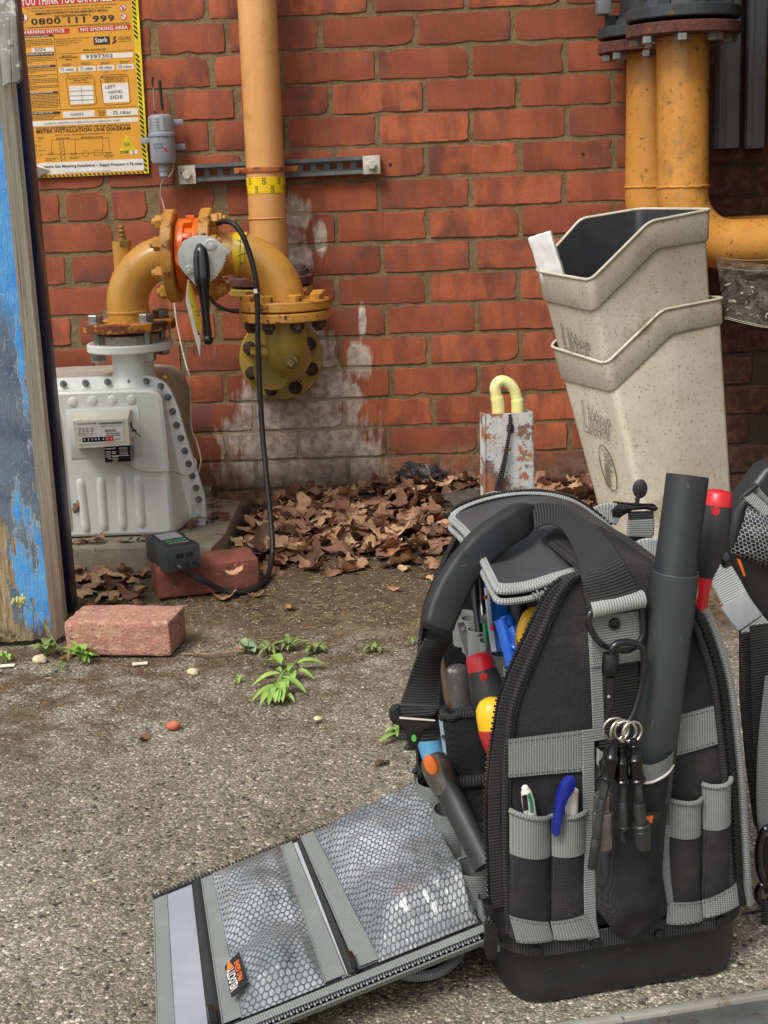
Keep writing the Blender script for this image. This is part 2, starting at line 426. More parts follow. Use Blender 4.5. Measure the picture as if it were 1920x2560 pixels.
tag(link('gravel', mesh_of('gravel', cv, cf, M['chip'], smooth=60, tint=ct)), kind='stuff')

# ------------------------------------------------------------------ brick walls
def stain(t, p):
    """lime bloom left by water running down from the pipes: ragged soft patches on the wall"""
    m = None
    n1 = t.noise(24, 6, .72, t.stretch(p, (1.7, 1, .38)))
    for (px, py, rx, rz) in ((728, 530, .055, .05), (716, 600, .045, .05), (800, 590, .02, .05), (748, 650, .045, .05), (760, 880, .09, .10), (815, 960, .075, .09), (905, 905, .028, .05), (880, 1000, .035, .05), (730, 1010, .16, .09), (745, 1090, .22, .10), (760, 1170, .25, .08), (870, 1130, .10, .05), (905, 800, .012, .05), (890, 895, .03, .05)):
        c = W(px, py); d = t.n('ShaderNodeVectorMath', operation='LENGTH')
        t.ln(t.vmath('MULTIPLY', t.vmath('SUBTRACT', p, tuple(c)), (1 / rx, 0, 1 / rz)), d.inputs[0]); k = t.ramp(d.outputs['Value'], .35, 1.35, 1, 0)
        m = k if m is None else t.math('MAXIMUM', m, k)
    return t.ramp(t.math('ADD', m, t.math('MULTIPLY', t.math('SUBTRACT', n1, .5), 2.3)), .30, .78)
def soot(t, p):  # grime and corner shade painted into the colour, darker towards the right end
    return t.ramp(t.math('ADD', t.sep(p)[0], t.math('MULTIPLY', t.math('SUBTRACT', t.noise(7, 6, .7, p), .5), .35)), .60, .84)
def dirt_low(t, p):
    return t.ramp(t.math('ADD', t.sep(p)[2], t.math('MULTIPLY', t.math('SUBTRACT', t.noise(6, 5, .65, p), .5), .28)), .02, .17, 1, 0)
def brick_mat():
    t = NT('brick_clay'); p = t.pos(); r = t.rnd()
    off = t.vmath('ADD', p, t.comb(t.math('MULTIPLY', r, 37.0), t.math('MULTIPLY', r, 11.0), t.math('MULTIPLY', r, 71.0)))
    base = t.mix(t.ramp(r, 0, 1, 0, 1, 'LINEAR'), s3(140, 75, 54), s3(190, 106, 68))
    c = t.mix(t.ramp(t.noise(9, 4, .6, t.stretch(off, (2.2, 1, .6))), .38, .66), base, s3(138, 78, 60)); 
    dark = t.math('MULTIPLY', t.ramp(t.noise(7, 3, .6, off), .5, .68), t.ramp(t.math('FRACT', t.math('MULTIPLY', r, 7.13)), .3, .8)); c = t.mix(dark, c, s3(112, 70, 60))
    c = t.mix(t.ramp(t.noise(26, 5, .7, t.stretch(off, (3, 1, .35))), .56, .75, 0, .55), c, s3(190, 112, 78))
    c = t.mix(t.ramp(t.noise(160, 4, .7, off), .3, .7, 0, .35), c, s3(116, 62, 50)); c = t.mix(t.ramp(t.noise(330, 2, .5, off), .70, .73), c, s3(60, 36, 30))
    c = t.mix(t.ramp(t.noise(60, 5, .75, off), .63, .8, 0, .35), c, s3(200, 168, 146))
    c = t.mix(t.math('MULTIPLY', stain(t, p), .92), c, t.mix(t.ramp(t.noise(50, 5, .7, p), .3, .7), s3(152, 134, 120), s3(220, 206, 192)))
    c = t.mix(t.math('MULTIPLY', dirt_low(t, p), .8), c, t.mix(t.ramp(t.noise(30, 5, .7, p), .35, .7), s3(84, 68, 48), s3(150, 134, 106)))
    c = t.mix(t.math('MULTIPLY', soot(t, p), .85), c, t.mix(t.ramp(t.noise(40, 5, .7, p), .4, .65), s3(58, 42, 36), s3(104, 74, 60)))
    nm = t.bump(t.noise(420, 4, .7, off), .5, .0014); nm = t.bump(t.noise(70, 5, .7, off), .18, .002, nm)
    return t.done(c, .88, 0, nm, spec=.3)
def side_mat():  # side wall clay darkened for both grime and the shade of its corner
    t = NT('grimy_shaded_brick'); p = t.pos(); r = t.rnd(); c = t.mix(t.ramp(r, 0, 1, 0, 1, 'LINEAR'), s3(70, 42, 36), s3(98, 54, 42)); c = t.mix(t.ramp(t.noise(12, 6, .7, p), .38, .62), c, s3(46, 38, 34)); c = t.mix(t.ramp(t.noise(60, 5, .7, p), .58, .7, 0, .6), c, s3(104, 92, 80))
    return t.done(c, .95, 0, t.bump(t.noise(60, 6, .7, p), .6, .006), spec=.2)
def mortar_mat():
    t = NT('mortar'); p = t.pos()
    c = t.mix(t.ramp(t.noise(24, 6, .7, p), .3, .7), s3(112, 94, 68), s3(146, 126, 94)); c = t.mix(t.ramp(t.noise(150, 4, .7, p), .58, .72), c, s3(92, 74, 54)); c = t.mix(t.ramp(t.noise(5, 4, .6, p), .5, .7, 0, .5), c, s3(122, 114, 78))
    c = t.mix(t.math('MULTIPLY', stain(t, p), .75), c, s3(184, 170, 148)); c = t.mix(t.math('MULTIPLY', dirt_low(t, p), .75), c, s3(88, 74, 54))
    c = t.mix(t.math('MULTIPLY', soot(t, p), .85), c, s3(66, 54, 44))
    nm = t.bump(t.noise(90, 6, .75, p), .8, .006); nm = t.bump(t.noise(300, 3, .6, p), .5, .002, nm)
    return t.done(c, .95, 0, nm, spec=.2)
M['brick'] = brick_mat(); M['mortar'] = mortar_mat(); M['grimy_shaded'] = side_mat(); M['grime_shade_mortar'] = mat('grimy_shaded_mortar', s3(72, 62, 50), .95, 0, s3(46, 40, 34), 14, (), (60, .8, .006))  # side wall mortar carries the same painted grime and shade
def brick_mesh(w, h, seed, d=.03):
    q = random.Random(seed); P = []
    nxs = max(4, int(w / .022)); 
    for k in range(nxs): P.append((-w / 2 + w * k / nxs, -h / 2))
    for k in range(3): P.append((w / 2, -h / 2 + h * k / 3))
    for k in range(nxs): P.append((w / 2 - w * k / nxs, h / 2))
    for k in range(3): P.append((-w / 2, h / 2 - h * k / 3))
    n = len(P); j = [q.gauss(0, .0008) for _ in P]; v = []; chips = {q.randrange(n): q.uniform(.003, .007) for _ in range(q.choice((0, 1, 1, 2)))}
    corner = {0, nxs, nxs + 3, 2 * nxs + 3}
    for (ins, y) in ((0, d), (0, .0026), (.0006, .0008), (.0018, 0)):
        for k, (x, z) in enumerate(P):
            e = ins + j[k] + (chips.get(k, 0) if y < d else 0) + (.0016 if k in corner else 0)
            l = 1; ax = 1 if abs(abs(x) - w / 2) < 1e-6 else 0; az = 1 if abs(abs(z) - h / 2) < 1e-6 else 0
            v.append((x - math.copysign(e, x) * ax, y + (q.gauss(0, .0004) if y < .002 else 0), z - math.copysign(e, z) * az))
    f = [(a * n + k, a * n + (k + 1) % n, (a + 1) * n + (k + 1) % n, (a + 1) * n + k) for a in range(3) for k in range(n)]; f.append(tuple(3 * n + k for k in range(n)))
    return mesh_of('brick', v, f, M['brick'], smooth=28)
BM = {}
def brick_var(w, seed):
    key = (round(w / .006), seed % 3)
    if key not in BM: BM[key] = brick_mesh(round(w / .006) * .006, .0672, hash(key) % 9999)
    return BM[key]
wall = thing('brick_wall', 'weathered red brick wall with sandy mortar joints behind the gas pipes', 'wall', (-.1, .03, 0))
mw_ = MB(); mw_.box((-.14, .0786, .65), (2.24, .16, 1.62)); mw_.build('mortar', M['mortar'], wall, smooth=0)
ZA = 1.165; CH = .075
def X(px, row): 
    z = ZA - CH * (row + .5); x = -0.2
    for _ in range(6):   # pixel column at the height of the course
        lo, hi = -2.0, 2.0
        break
    # height is known: find the point of the wall plane whose column is px and height z
    a = W(px, 300); b = W(px, 1100); k = (z - a.z) / (b.z - a.z); return a.x + (b.x - a.x) * k
rows = {  # course below each bed joint: (columns of the perpend joints from left to right, wide joints)
    -3: [150, 290, 517, 640, 875, 1110, 1340], -2: [110, 346, 590, 820, 1050, 1290, 1520], -1: [60, 290, 517, 640, 926, 1164, 1409],
    0: [150, 387, 568, 801, 1040, 1282], 1: [60, 295, 530, 704, 942, 1175, 1413], 2: [200, 430, 594, 826, 1062, 1296, 1532],
    3: [60, 295, 530, 716, 945, 1178, 1417], 4: [30, 266, 440, 610, 841, 1065, 1300, 1535], 5: [158, 275, 382, 553, 723, 948, 1178, 1411],
    6: [60, 287, 410, 600, 842, 1070, 1299], 7: [174, 292, 405, 525, 720, 955, 1182], 8: [70, 300, 530, 612, 841, 1069, 1297], 9: [189, 310, 430, 546, 740, 965, 1191],
    10: [60, 240, 460, 700, 851, 1072, 1301], 11: [90, 330, 562, 770, 978, 1197], 12: [170, 405, 637, 862, 1085, 1309], 13: [100, 335, 568, 748, 971, 1197], 14: [180, 410, 642, 871, 1094, 1318], 15: [60, 300, 540, 760, 985, 1210]}
wide = {(-1, 926): .022, (0, 387): .02, (1, 530): .018, (2, 594): .02, (3, 530): .017, (5, 158): .018, (5, 382): .036, (5, 553): .036, (7, 174): .019, (9, 189): .024, (9, 546): .02, (10, 460): .02, (7, 1182): .022, (6, 1299): .012, (8, 841): .014, (8, 1069): .016, (11, 978): .015}
wq = random.Random(11)
for r_, cols in rows.items():
    z = ZA - CH * (r_ + .5) + wq.gauss(0, .0012)
    xs = [(X(c, r_), wide.get((r_, c), .0105 + abs(wq.gauss(0, .0015)))) for c in cols]
    while xs[0][0] > -1.25: xs.insert(0, (xs[0][0] - .225, .011))
    while xs[-1][0] < .90: xs.append((xs[-1][0] + .225, .011))
    for (a, ja), (b, jb) in zip(xs, xs[1:]):
        x0 = a + ja * .42; x1 = b - jb * .42
        if x1 > .955: x1 = .955
        w = x1 - x0
        if w < .02: continue
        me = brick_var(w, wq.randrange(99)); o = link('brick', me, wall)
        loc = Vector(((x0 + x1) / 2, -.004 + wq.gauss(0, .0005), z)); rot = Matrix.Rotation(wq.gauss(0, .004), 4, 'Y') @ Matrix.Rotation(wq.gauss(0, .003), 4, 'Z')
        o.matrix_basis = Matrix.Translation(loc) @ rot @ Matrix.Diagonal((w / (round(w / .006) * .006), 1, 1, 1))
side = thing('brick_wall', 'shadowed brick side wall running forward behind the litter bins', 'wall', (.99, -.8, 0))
ms = MB(); ms.box((1.0145, -.95, 1.0), (.1, 1.9, 2.3)); ms.build('mortar', M['grime_shade_mortar'], side, smooth=0)
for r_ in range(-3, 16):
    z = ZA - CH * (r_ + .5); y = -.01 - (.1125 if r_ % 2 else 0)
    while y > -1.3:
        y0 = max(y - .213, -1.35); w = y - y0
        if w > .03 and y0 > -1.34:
            me = brick_var(w, wq.randrange(99)); o = link('brick', me, side); o.material_slots[0].link = 'OBJECT'; o.material_slots[0].material = M['grimy_shaded']
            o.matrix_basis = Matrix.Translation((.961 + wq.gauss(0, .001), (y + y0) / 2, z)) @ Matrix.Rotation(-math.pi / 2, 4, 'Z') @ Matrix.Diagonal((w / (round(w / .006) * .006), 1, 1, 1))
        y -= .225
M['frost'] = mat('faded_grey_paint', s3(138, 142, 148), .5, 0, s3(116, 118, 122), 6, ((s3(58, 50, 44), 40, .66, .1),), (60, .25, .002))
fr = thing('metal_frame', 'grey ribbed metal frame posts in the dark corner behind right pipe', 'frame', (.92, -.04, .86))
for (a, b) in ((1797, 1850), (1868, 1915)):
    x0, x1 = W(a, 200, -.05).x, W(b, 200, -.05).x; zb = W(a, 372, -.05).z; mb = MB(); mb.box(((x0 + x1) / 2, -.028, (zb + 1.5) / 2), (x1 - x0, .05, 1.5 - zb), bev=.003); mb.build('post', M['frost'], fr)
    for k in (.08, .2): mb = MB(); mb.box((x0 + (x1 - x0) * k, -.056, (zb + 1.5) / 2), (.006, .009, 1.49 - zb), bev=.002); mb.build('rib', M['frost'], fr)
M['blocker'] = mat('unseen_board_wood', s3(120, 112, 100), .85, 0, s3(84, 78, 70), 8)
ov = thing('unseen_shade_board', 'unseen added soffit over the dark right hand corner above the pipes', 'shade board', (.75, -.3, 1.64)); mb = MB(); mb.box((.78, -.34, 1.65), (.86, .82, .02)); mb.build('shade_board', M['blocker'], ov, smooth=0)  # out of view, added to cast shade on the right corner
# ------------------------------------------------------------------ lettering: one glyph cache, laid out by hand
def build_glyphs():
    chars = [chr(c) for c in range(33, 127)] + ['\u2264', '\u00b3', '\u2013']
    tmp = []
    for bold in (0, 1):
        for c in chars:
            for body in (c, '|' + c + '|'):
                cu = bpy.data.curves.new('g', 'FONT'); cu.body = body; cu.resolution_u = 2; cu.offset = .022 if bold else 0.0
                o = bpy.data.objects.new('g', cu); COL.objects.link(o); tmp.append((bold, c, body, o))
    cu = bpy.data.curves.new('g', 'FONT'); cu.body = '||'; o = bpy.data.objects.new('g', cu); COL.objects.link(o); tmp.append((0, None, '||', o))
    dg = bpy.context.evaluated_depsgraph_get(); out = {}; adv = {}; base = .4
    for bold, c, body, o in tmp:
        me = bpy.data.meshes.new_from_object(o.evaluated_get(dg)); vs_ = [(v.co.x, v.co.y) for v in me.vertices]; xs = [v[0] for v in vs_] or [0]
        if c is None: base = max(xs) - min(xs)
        elif body == c: out[(bold, c)] = (vs_, [tuple(p.vertices) for p in me.polygons])
        else: adv[(bold, c)] = max(xs) - min(xs)
        bpy.data.meshes.remove(me)
    for b_, c, body, o in tmp:
        cu = o.data; bpy.data.objects.remove(o); bpy.data.curves.remove(cu)
    return out, {k: v - base for k, v in adv.items()}
GLY, ADV = build_glyphs()
CAPH = max(y for x, y in GLY[(0, 'H')][0])
def text2d(s, bold=0, track=0.0):
    v, f, x = [], [], 0.0
    for c in s:
        if c == ' ': x += .3 + track; continue
        gv, gf = GLY[(bold, c)]; b = len(v); v += [(x + a, y) for a, y in gv]; f += [tuple(i + b for i in q) for q in gf]; x += ADV[(bold, c)] + track
    x0 = min(a for a, _ in v); x1 = max(a for a, _ in v)
    return [((a - x0) / (x1 - x0), y / CAPH) for a, y in v], f
def text_on(mb, s, p0, p1, h, n, bold=0, lift=.0006):
    """letters between world points p0 and p1 (ends of the base line), capital height h, on a plane with normal n"""
    v, f = text2d(s, bold); p0 = Vector(p0); d = Vector(p1) - p0; n = Vector(n).normalized(); up = n.cross(d).normalized()
    return mb.add([p0 + d * a + up * (h * y) + n * lift for a, y in v], f)
def wobble(mb, a=.0008, seed=1):
    for i, v in enumerate(mb.v): mb.v[i] = v + Vector((noise.noise(v * 90 + Vector((seed, 0, 0))), 0, noise.noise(v * 90 + Vector((0, seed, 5))))) * a

M['ink'] = flat('black_ink', s3(38, 34, 30), .6)
M['inkthin'] = flat('small_print_ink', s3(92, 66, 32), .7)
M['white'] = mat('white_print', s3(232, 228, 218), .5, 0, s3(218, 212, 200), 30)
M['signo'] = mat('orange_sign_print', s3(226, 162, 56), .4, 0, s3(214, 148, 48), 5, ((s3(150, 96, 24), 60, .7, .1),), (30, .06, .002))
M['signy'] = mat('bright_yellow_edge', s3(244, 222, 20), .4, 0, s3(206, 178, 40), 22, ((s3(120, 96, 40), 50, .66, .1),))
M['red'] = flat('red_print', s3(196, 48, 40), .45)
sign = thing('warning_sign', 'orange gas meter warning notice with hazard border screwed to brick wall', 'sign', W(210, 430, -.01))
NY = Vector((0, -1, 0)); K = 3.456
def q_(x, y, d=.0132): return W(x / K, y / K, -d)
mb = MB(); mb.prism([q_(88, -160), q_(1178, -230), q_(1287, 1497), q_(322, 1538), q_(238, 1400)], .004, NY); mb.build('board', M['signy'], sign, smooth=0)
def panel(name, pts, m, d=.0138, parent=None, th=.0005, label=None):
    mb = MB(); mb.prism([q_(x, y, d) for x, y in pts], th, NY); return mb.build(name, m, parent or sign, label, smooth=0)
panel('printed_panel', [(92, -160), (1112, -225), (1234, 1492), (338, 1528), (252, 1398)], M['signo'])
M['hazard'] = flat('black_hazard_stripe', s3(44, 38, 30), .5)
hz = MB()
for i in range(40):
    y = -120 + i * 41; x = 1122 + (y + 225) * .0695
    if y > 1470: break
    if 300 < y < 420: continue
    hz.prism([q_(x, y, .0139), q_(x + 34, y + 30, .0139), q_(x + 34, y + 52, .0139), q_(x, y + 22, .0139)], .0004, NY)
for i in range(24):
    x = 345 + i * 38; y = 1529 - (x - 338) * .041
    hz.prism([q_(x, y - 14, .0139), q_(x + 16, y - 14, .0139), q_(x + 28, y + 4, .0139), q_(x + 12, y + 4, .0139)], .0004, NY)
for i in range(10):
    y = 960 + i * 44; x = 176 + (y - 960) * .14
    hz.prism([q_(x, y, .0139), q_(x + 26, y + 26, .0139), q_(x + 26, y + 46, .0139), q_(x, y + 20, .0139)], .0004, NY)
hz.build('hazard_stripes', M['hazard'], sign, smooth=0)['kind'] = 'stuff'
for pts in ([(112, -30), (1120, -100), (1124, 0), (122, 66)], [(146, 264), (598, 243), (601, 288), (150, 310)], [(675, 238), (1124, 212), (1128, 254), (679, 281)]): panel('red_banner', pts, M['red'], .0141, th=.0004)
def T(mb, s, x0, y0, x1, y1, h, bold=0, d=.0143): text_on(mb, s, q_(x0, y0, d), q_(x1, y1, d), h / K / 1042, NY, bold, .0003)
def TT(nm, m, *a): mb = MB(); T(mb, *a); return mb.build(nm, M[m], sign, smooth=0)
TT('heading_lettering', 'white', 'IF YOU THINK YOU CAN SMELL GAS', 128, 54, 1096, -4, 62, 1); TT('heading_lettering', 'white', 'WARNING NOTICE', 186, 296, 558, 278, 26, 1); TT('heading_lettering', 'white', 'NO SMOKING AREA', 698, 272, 1106, 248, 26, 1)
TT('phone_number', 'ink', '0800 111 999', 270, 214, 990, 178, 46, 1)
for s_, x0, y0, x1, y1, h, b in (('IMMEDIATELY CONTACT THE GAS EMERGENCY SERVICE.', 308, 130, 934, 96, 17, 1), ('THE TELEPHONE NUMBER IS', 468, 150, 784, 132, 15, 1), ('Turn off the supply at the control valve. Open doors and windows. Do NOT use naked flames.', 220, 80, 1012, 38, 13, 0),
    ('Do NOT turn electrical switches on or off or use a mobile phone. Do NOT Smoke.', 272, 103, 966, 66, 13, 0), ('Do NOT reopen the supply until remedial action has been taken by a competent person to prevent gas escaping again', 150, 250, 1114, 196, 11, 0),
    ('METER ASSET MANAGER', 722, 440, 916, 430, 12, 1), ('METER POINT', 535, 492, 622, 487, 10, 1), ('REFERENCE NUMBER', 510, 506, 672, 498, 10, 1), ('(MPRN)', 566, 521, 620, 518, 10, 1),
    ('DO NOT INTERFERE WITH ANY PART OF THIS INSTALLATION', 316, 1120, 1122, 1086, 17, 1), ('METER INSTALLATION LINE DIAGRAM', 316, 1152, 1126, 1120, 27, 1), ('NOT TO SCALE - DIAGRAMMATIC REPRESENTATION ONLY', 478, 1174, 968, 1154, 11, 0), ('SERVICE PIPE', 486, 1202, 600, 1196, 10, 1), ('METER INSTALLATION', 702, 1192, 888, 1184, 10, 1),
    ('THE EMERGENCY CONTROL', 874, 674, 1090, 664, 11, 1), ('VALVE FOR THIS GAS', 896, 692, 1066, 684, 11, 1), ('SUPPLY IS LOCATED AT:', 906, 710, 1076, 702, 11, 1), ('SECONDARY OR SUB DEDUCT', 592, 686, 792, 674, 10, 1), ('METERS FITTED', 640, 702, 746, 696, 10, 1), ('(Number fitted and location)', 608, 720, 784, 712, 9, 0),
    ('SQUIRE', 1022, 345, 1130, 339, 24, 0), ('ENERGY', 1026, 364, 1130, 358, 8, 0), ('EX', 1078, 1262, 1126, 1258, 30, 0), ('ZONE', 1036, 1328, 1112, 1324, 21, 1), ('2', 1142, 1328, 1166, 1326, 26, 0),
    ('Squire Energy / Silver Utility Funding Limited', 478, 344, 776, 328, 10, 0), ('Registered Office: Bentinck House', 482, 362, 708, 350, 10, 0), ('10-12 Massetts Road, Horley,', 486, 380, 680, 370, 10, 0), ('Surrey, RH6 7DE', 486, 398, 592, 392, 10, 0)):
    TT('lettering', 'ink', s_, x0, y0, x1, y1, h, b)
# white entry boxes
for pts in ([(272, 418), (464, 409), (466, 444), (276, 451)], [(697, 474), (1146, 451), (1149, 493), (700, 518)], [(510, 584), (657, 577), (659, 620), (514, 629)], [(677, 575), (823, 568), (826, 612), (680, 620)], [(840, 567), (986, 559), (990, 603), (844, 611)], [(1008, 559), (1154, 552), (1158, 594), (1012, 603)],
            [(596, 742), (800, 738), (814, 893), (610, 904)], [(882, 724), (1106, 715), (1116, 880), (896, 890)], [(544, 966), (815, 953), (817, 1008), (548, 1021)], [(920, 948), (1188, 935), (1190, 992), (924, 1004)], [(228, 1052), (1193, 1013), (1195, 1050), (230, 1096)], [(338, 1410), (1238, 1370), (1246, 1470), (330, 1510)], [(1122, 1300), (1188, 1297), (1189, 1330), (1124, 1333)]):
    panel('entry_box', pts, M['white'], .0141, th=.0004)
M['pen'] = flat('pen_ink', s3(52, 54, 56), .6)
for s_, x0, y0, x1, y1, h in (('SGN', 302, 444, 392, 438, 26), ('9397302', 742, 507, 976, 494, 30), ('75 mbar', 524, 615, 642, 608, 24), ('21 mbar', 692, 606, 808, 600, 24), ('18 mbar', 856, 597, 974, 591, 24), ('23 mbar', 1022, 589, 1142, 583, 24), ('75 mbar', 978, 988, 1132, 981, 30), ('OAM1', 608, 1002, 716, 996, 22),
    ('LEFT', 912, 764, 1000, 758, 24), ('HAND', 938, 808, 1058, 800, 24), ('SIDE', 952, 856, 1062, 848, 28), ('COMPLETE APPROPRIATE BLANK SECTIONS IN PERMANENT FORM', 386, 1076, 1036, 1046, 13)):
    tp = MB(); T(tp, s_, x0, y0, x1, y1, h, 0, .0147); wobble(tp, .0007); tp.build('handwriting', M['pen'], sign, smooth=0)
TT('installation_title', 'ink', 'Ampere Gas Metering Installation \u2013 Supply Pressure \u2264 75 mbar', 352, 1452, 1236, 1422, 22, 1, .0147); TT('footnote', 'ink', 'This notice must not be removed unless authorised', 556, 1494, 954, 1476, 8, 0, .0147)
# rules, small print bars, line diagram
ln = MB()
def bar(mb, x0, y0, x1, y1, w=3, d=.0142):
    a = Vector((x0, y0)); b = Vector((x1, y1)); n_ = Vector((-(b - a).y, (b - a).x)).normalized() * w / 2
    mb.prism([q_(*p, d) for p in (a + n_, b + n_, b - n_, a - n_)], .0003, NY)
for L_ in ((466, 305, 524, 945), (484, 466, 1150, 434), (240, 240, 1130, 205), (212, 962, 1190, 918), (222, 1040, 1192, 1000), (446, 1215, 446, 1335), (446, 1210, 945, 1190), (512, 1215, 530, 1390), (548, 1215, 564, 1390), (650, 1200, 650, 1330), (888, 1190, 888, 1300), (940, 1190, 945, 1300), (395, 1336, 970, 1314), (700, 742, 712, 898), (600, 788, 806, 780), (604, 828, 810, 822), (606, 868, 812, 860)): bar(ln, *L_, w=3 if L_[0] < 690 or L_[0] > 720 else 2, d=.0146 if L_[0] in (700, 600, 604, 606) else .0142)
for k in range(5): bar(ln, 513 + k * 3, 1255 + k * 34, 551 + k * 3, 1225 + k * 34)
def loop(mb, pts, w=3):
    for a, b in zip(pts, pts[1:] + pts[:1]): bar(mb, *a, *b, w=w)
loop(ln, [(738 + 27 * math.cos(t), 1326 + 27 * math.sin(t)) for t in np.linspace(0, 6.28, 15)[:-1]]); loop(ln, [(812, 1298), (884, 1295), (886, 1340), (814, 1343)])
for x in (440, 637, 938): loop(ln, [(x - 20, 1318), (x + 20, 1340), (x + 20, 1314), (x - 20, 1342)], 2.5)
loop(ln, [(284, 1328), (324, 1326), (326, 1356), (286, 1358)], 2.5); loop(ln, [(299 + 16 * math.cos(t), 1299 + 16 * math.sin(t)) for t in np.linspace(0, 6.28, 11)[:-1]], 2.5); loop(ln, [(280, 1250), (314, 1276), (314, 1248), (280, 1274)], 2.5); bar(ln, 274, 1222, 312, 1220)
for (x0, y0, x1, y1) in ((570, 655, 836, 905), (866, 645, 1130, 895)):
    c = [(x0 + 20, y0 + 4), (x1 - 50, y0 - 6), (x1 - 25, y0 + 15), (x1, y1 - 20), (x1 - 20, y1), (x0 + 50, y1 + 14), (x0 + 28, y1 - 5), (x0, y0 + 26)]; loop(ln, c, 4)
ln.build('ruled_lines', M['inkthin'], sign, smooth=0)['kind'] = 'stuff'
sp = MB(); qq = random.Random(5)
def para(x0, y0, w, n_, dx=2.0, lh=13.5, last=.35):
    for i in range(n_):
        x = 0; y = y0 + i * lh; ww = w * (last if i == n_ - 1 else 1)
        while x < ww - 6:
            l = min(qq.choice((9, 14, 20, 26, 34)), ww - x); bar(sp, x0 + x + dx * i, y - x * .045, x0 + x + l + dx * i, y - (x + l) * .045, 5.2); x += l + 5
para(155, 352, 298, 5, 2.0, 14); para(168, 490, 305, 5, 2, 14); para(196, 604, 288, 3, 2, 14); para(206, 655, 282, 2, 2, 14, .7); para(204, 690, 296, 4, 2, 13.5); para(210, 750, 290, 3, 2, 13); para(200, 830, 305, 9, 2.2, 13.2, .95); para(224, 1004, 290, 3, 2, 12, .8)
for (x, y, w, n_) in ((540, 556, 82, 2), (700, 546, 88, 2), (868, 540, 88, 2), (1034, 532, 88, 2), (560, 640, 50, 1), (742, 632, 30, 1), (890, 622, 54, 1), (1060, 614, 54, 1), (848, 960, 60, 4), (392, 1372, 104, 2), (600, 1358, 94, 2), (896, 1345, 90, 2), (330, 1190, 56, 2), (330, 1220, 30, 1), (332, 1262, 30, 1), (334, 1300, 76, 1), (340, 1340, 46, 1)): para(x, y, w, n_, 2, 13, .8)
sp.build('small_print', M['inkthin'], sign, smooth=0)['kind'] = 'stuff'
for pts in ([(152, 312), (458, 296), (459, 314), (153, 332)], [(164, 466), (466, 450), (467, 474), (166, 488)], [(178, 574), (480, 558), (481, 578), (180, 594)], [(200, 802), (502, 788), (503, 806), (202, 820)], [(222, 972), (520, 962), (521, 982), (223, 994)], [(806, 318), (946, 312), (950, 382), (810, 388)]): panel('heading_bar', pts, M['hazard'], .0142, th=.0004)
for s_, x0, y0, x1, y1, h in (('NON-RETURN VALVES', 215, 325, 420, 314, 10), ('GAS COMPRESSORS & GAS ENGINES', 170, 482, 460, 467, 10), ('METER BY-PASS VALVE', 235, 585, 430, 575, 10), ('EQUIPOTENTIAL BONDING', 245, 812, 455, 800, 10), ('DO NOT BREAK ANY SEAL', 262, 986, 460, 976, 10), ('Stark', 824, 368, 930, 361, 36)): TT('bar_lettering', 'white', s_, x0, y0, x1, y1, h, 1, .0147)
lg = MB(); lg.prism([q_(x, y, .0142) for x, y in ((968, 383), (972, 362), (990, 352), (976, 335), (982, 318), (1004, 308), (1000, 326), (992, 334), (1006, 350), (1002, 366), (984, 374))], .0004, NY); lg.build('company_emblem', M['hazard'], sign, smooth=0)
panel('danger_triangle', [(1092, 1158), (1180, 1298), (1034, 1305)], M['signy'], .0141); panel('zone_plate', [(1034, 1308), (1186, 1300), (1188, 1332), (1036, 1338)], M['signy'], .0140)
for (x, y, r) in ((197, 153, 44), (1060, 67, 28), (1067, 144, 28)):
    a = MB(); a.prism([q_(x + r * math.cos(t), y + r * math.sin(t), .0142) for t in np.linspace(0, 6.28, 25)[:-1]], .0004, NY); pr = a.build('prohibition_disc', M['white'], sign, smooth=0)
    c = MB(); g = [(x + (r - 3) * math.cos(t), y + (r - 3) * math.sin(t)) for t in np.linspace(0, 6.28, 25)[:-1]]
    for u, w in zip(g, g[1:] + g[:1]): bar(c, *u, *w, w=5, d=.0147)
    bar(c, x - r * .65, y - r * .65, x + r * .65, y + r * .65, 5, .0149); c.build('prohibition_ring', M['red'], pr, smooth=0)
    c = MB()
    if r > 30: bar(c, x, y - 26, x + 4, y + 30, 20, .01465); bar(c, x - 4, y - 30, x + 10, y - 26, 8, .01465)
    elif y < 100: c.prism([q_(x + a_, y + b_, .01465) for a_, b_ in ((-9, 14), (-3, -4), (2, -16), (8, -2), (11, 14))], .0003, NY)
    else: bar(c, x - 16, y - 8, x + 14, y + 8, 5, .01465)
    c.build('pictogram', M['ink'], pr, smooth=0)
# corner of the print peeling away
fo = MB(); fo.add([q_(236, 1366, .014), q_(430, 1470, .017), q_(322, 1538, .02), q_(240, 1450, .019), q_(325, 1440, .032)], [(0, 4, 3), (3, 4, 2), (4, 1, 2), (0, 1, 4)]); fo.build('peeled_corner', M['white'], sign, smooth=0)
fr2 = MB(); fr2.add([q_(238, 1376, .0325), q_(322, 1436, .0335), q_(326, 1452, .0335), q_(238, 1392, .0325)], [(0, 1, 2, 3)]); fr2.build('red_edge', M['red'], sign, smooth=0)

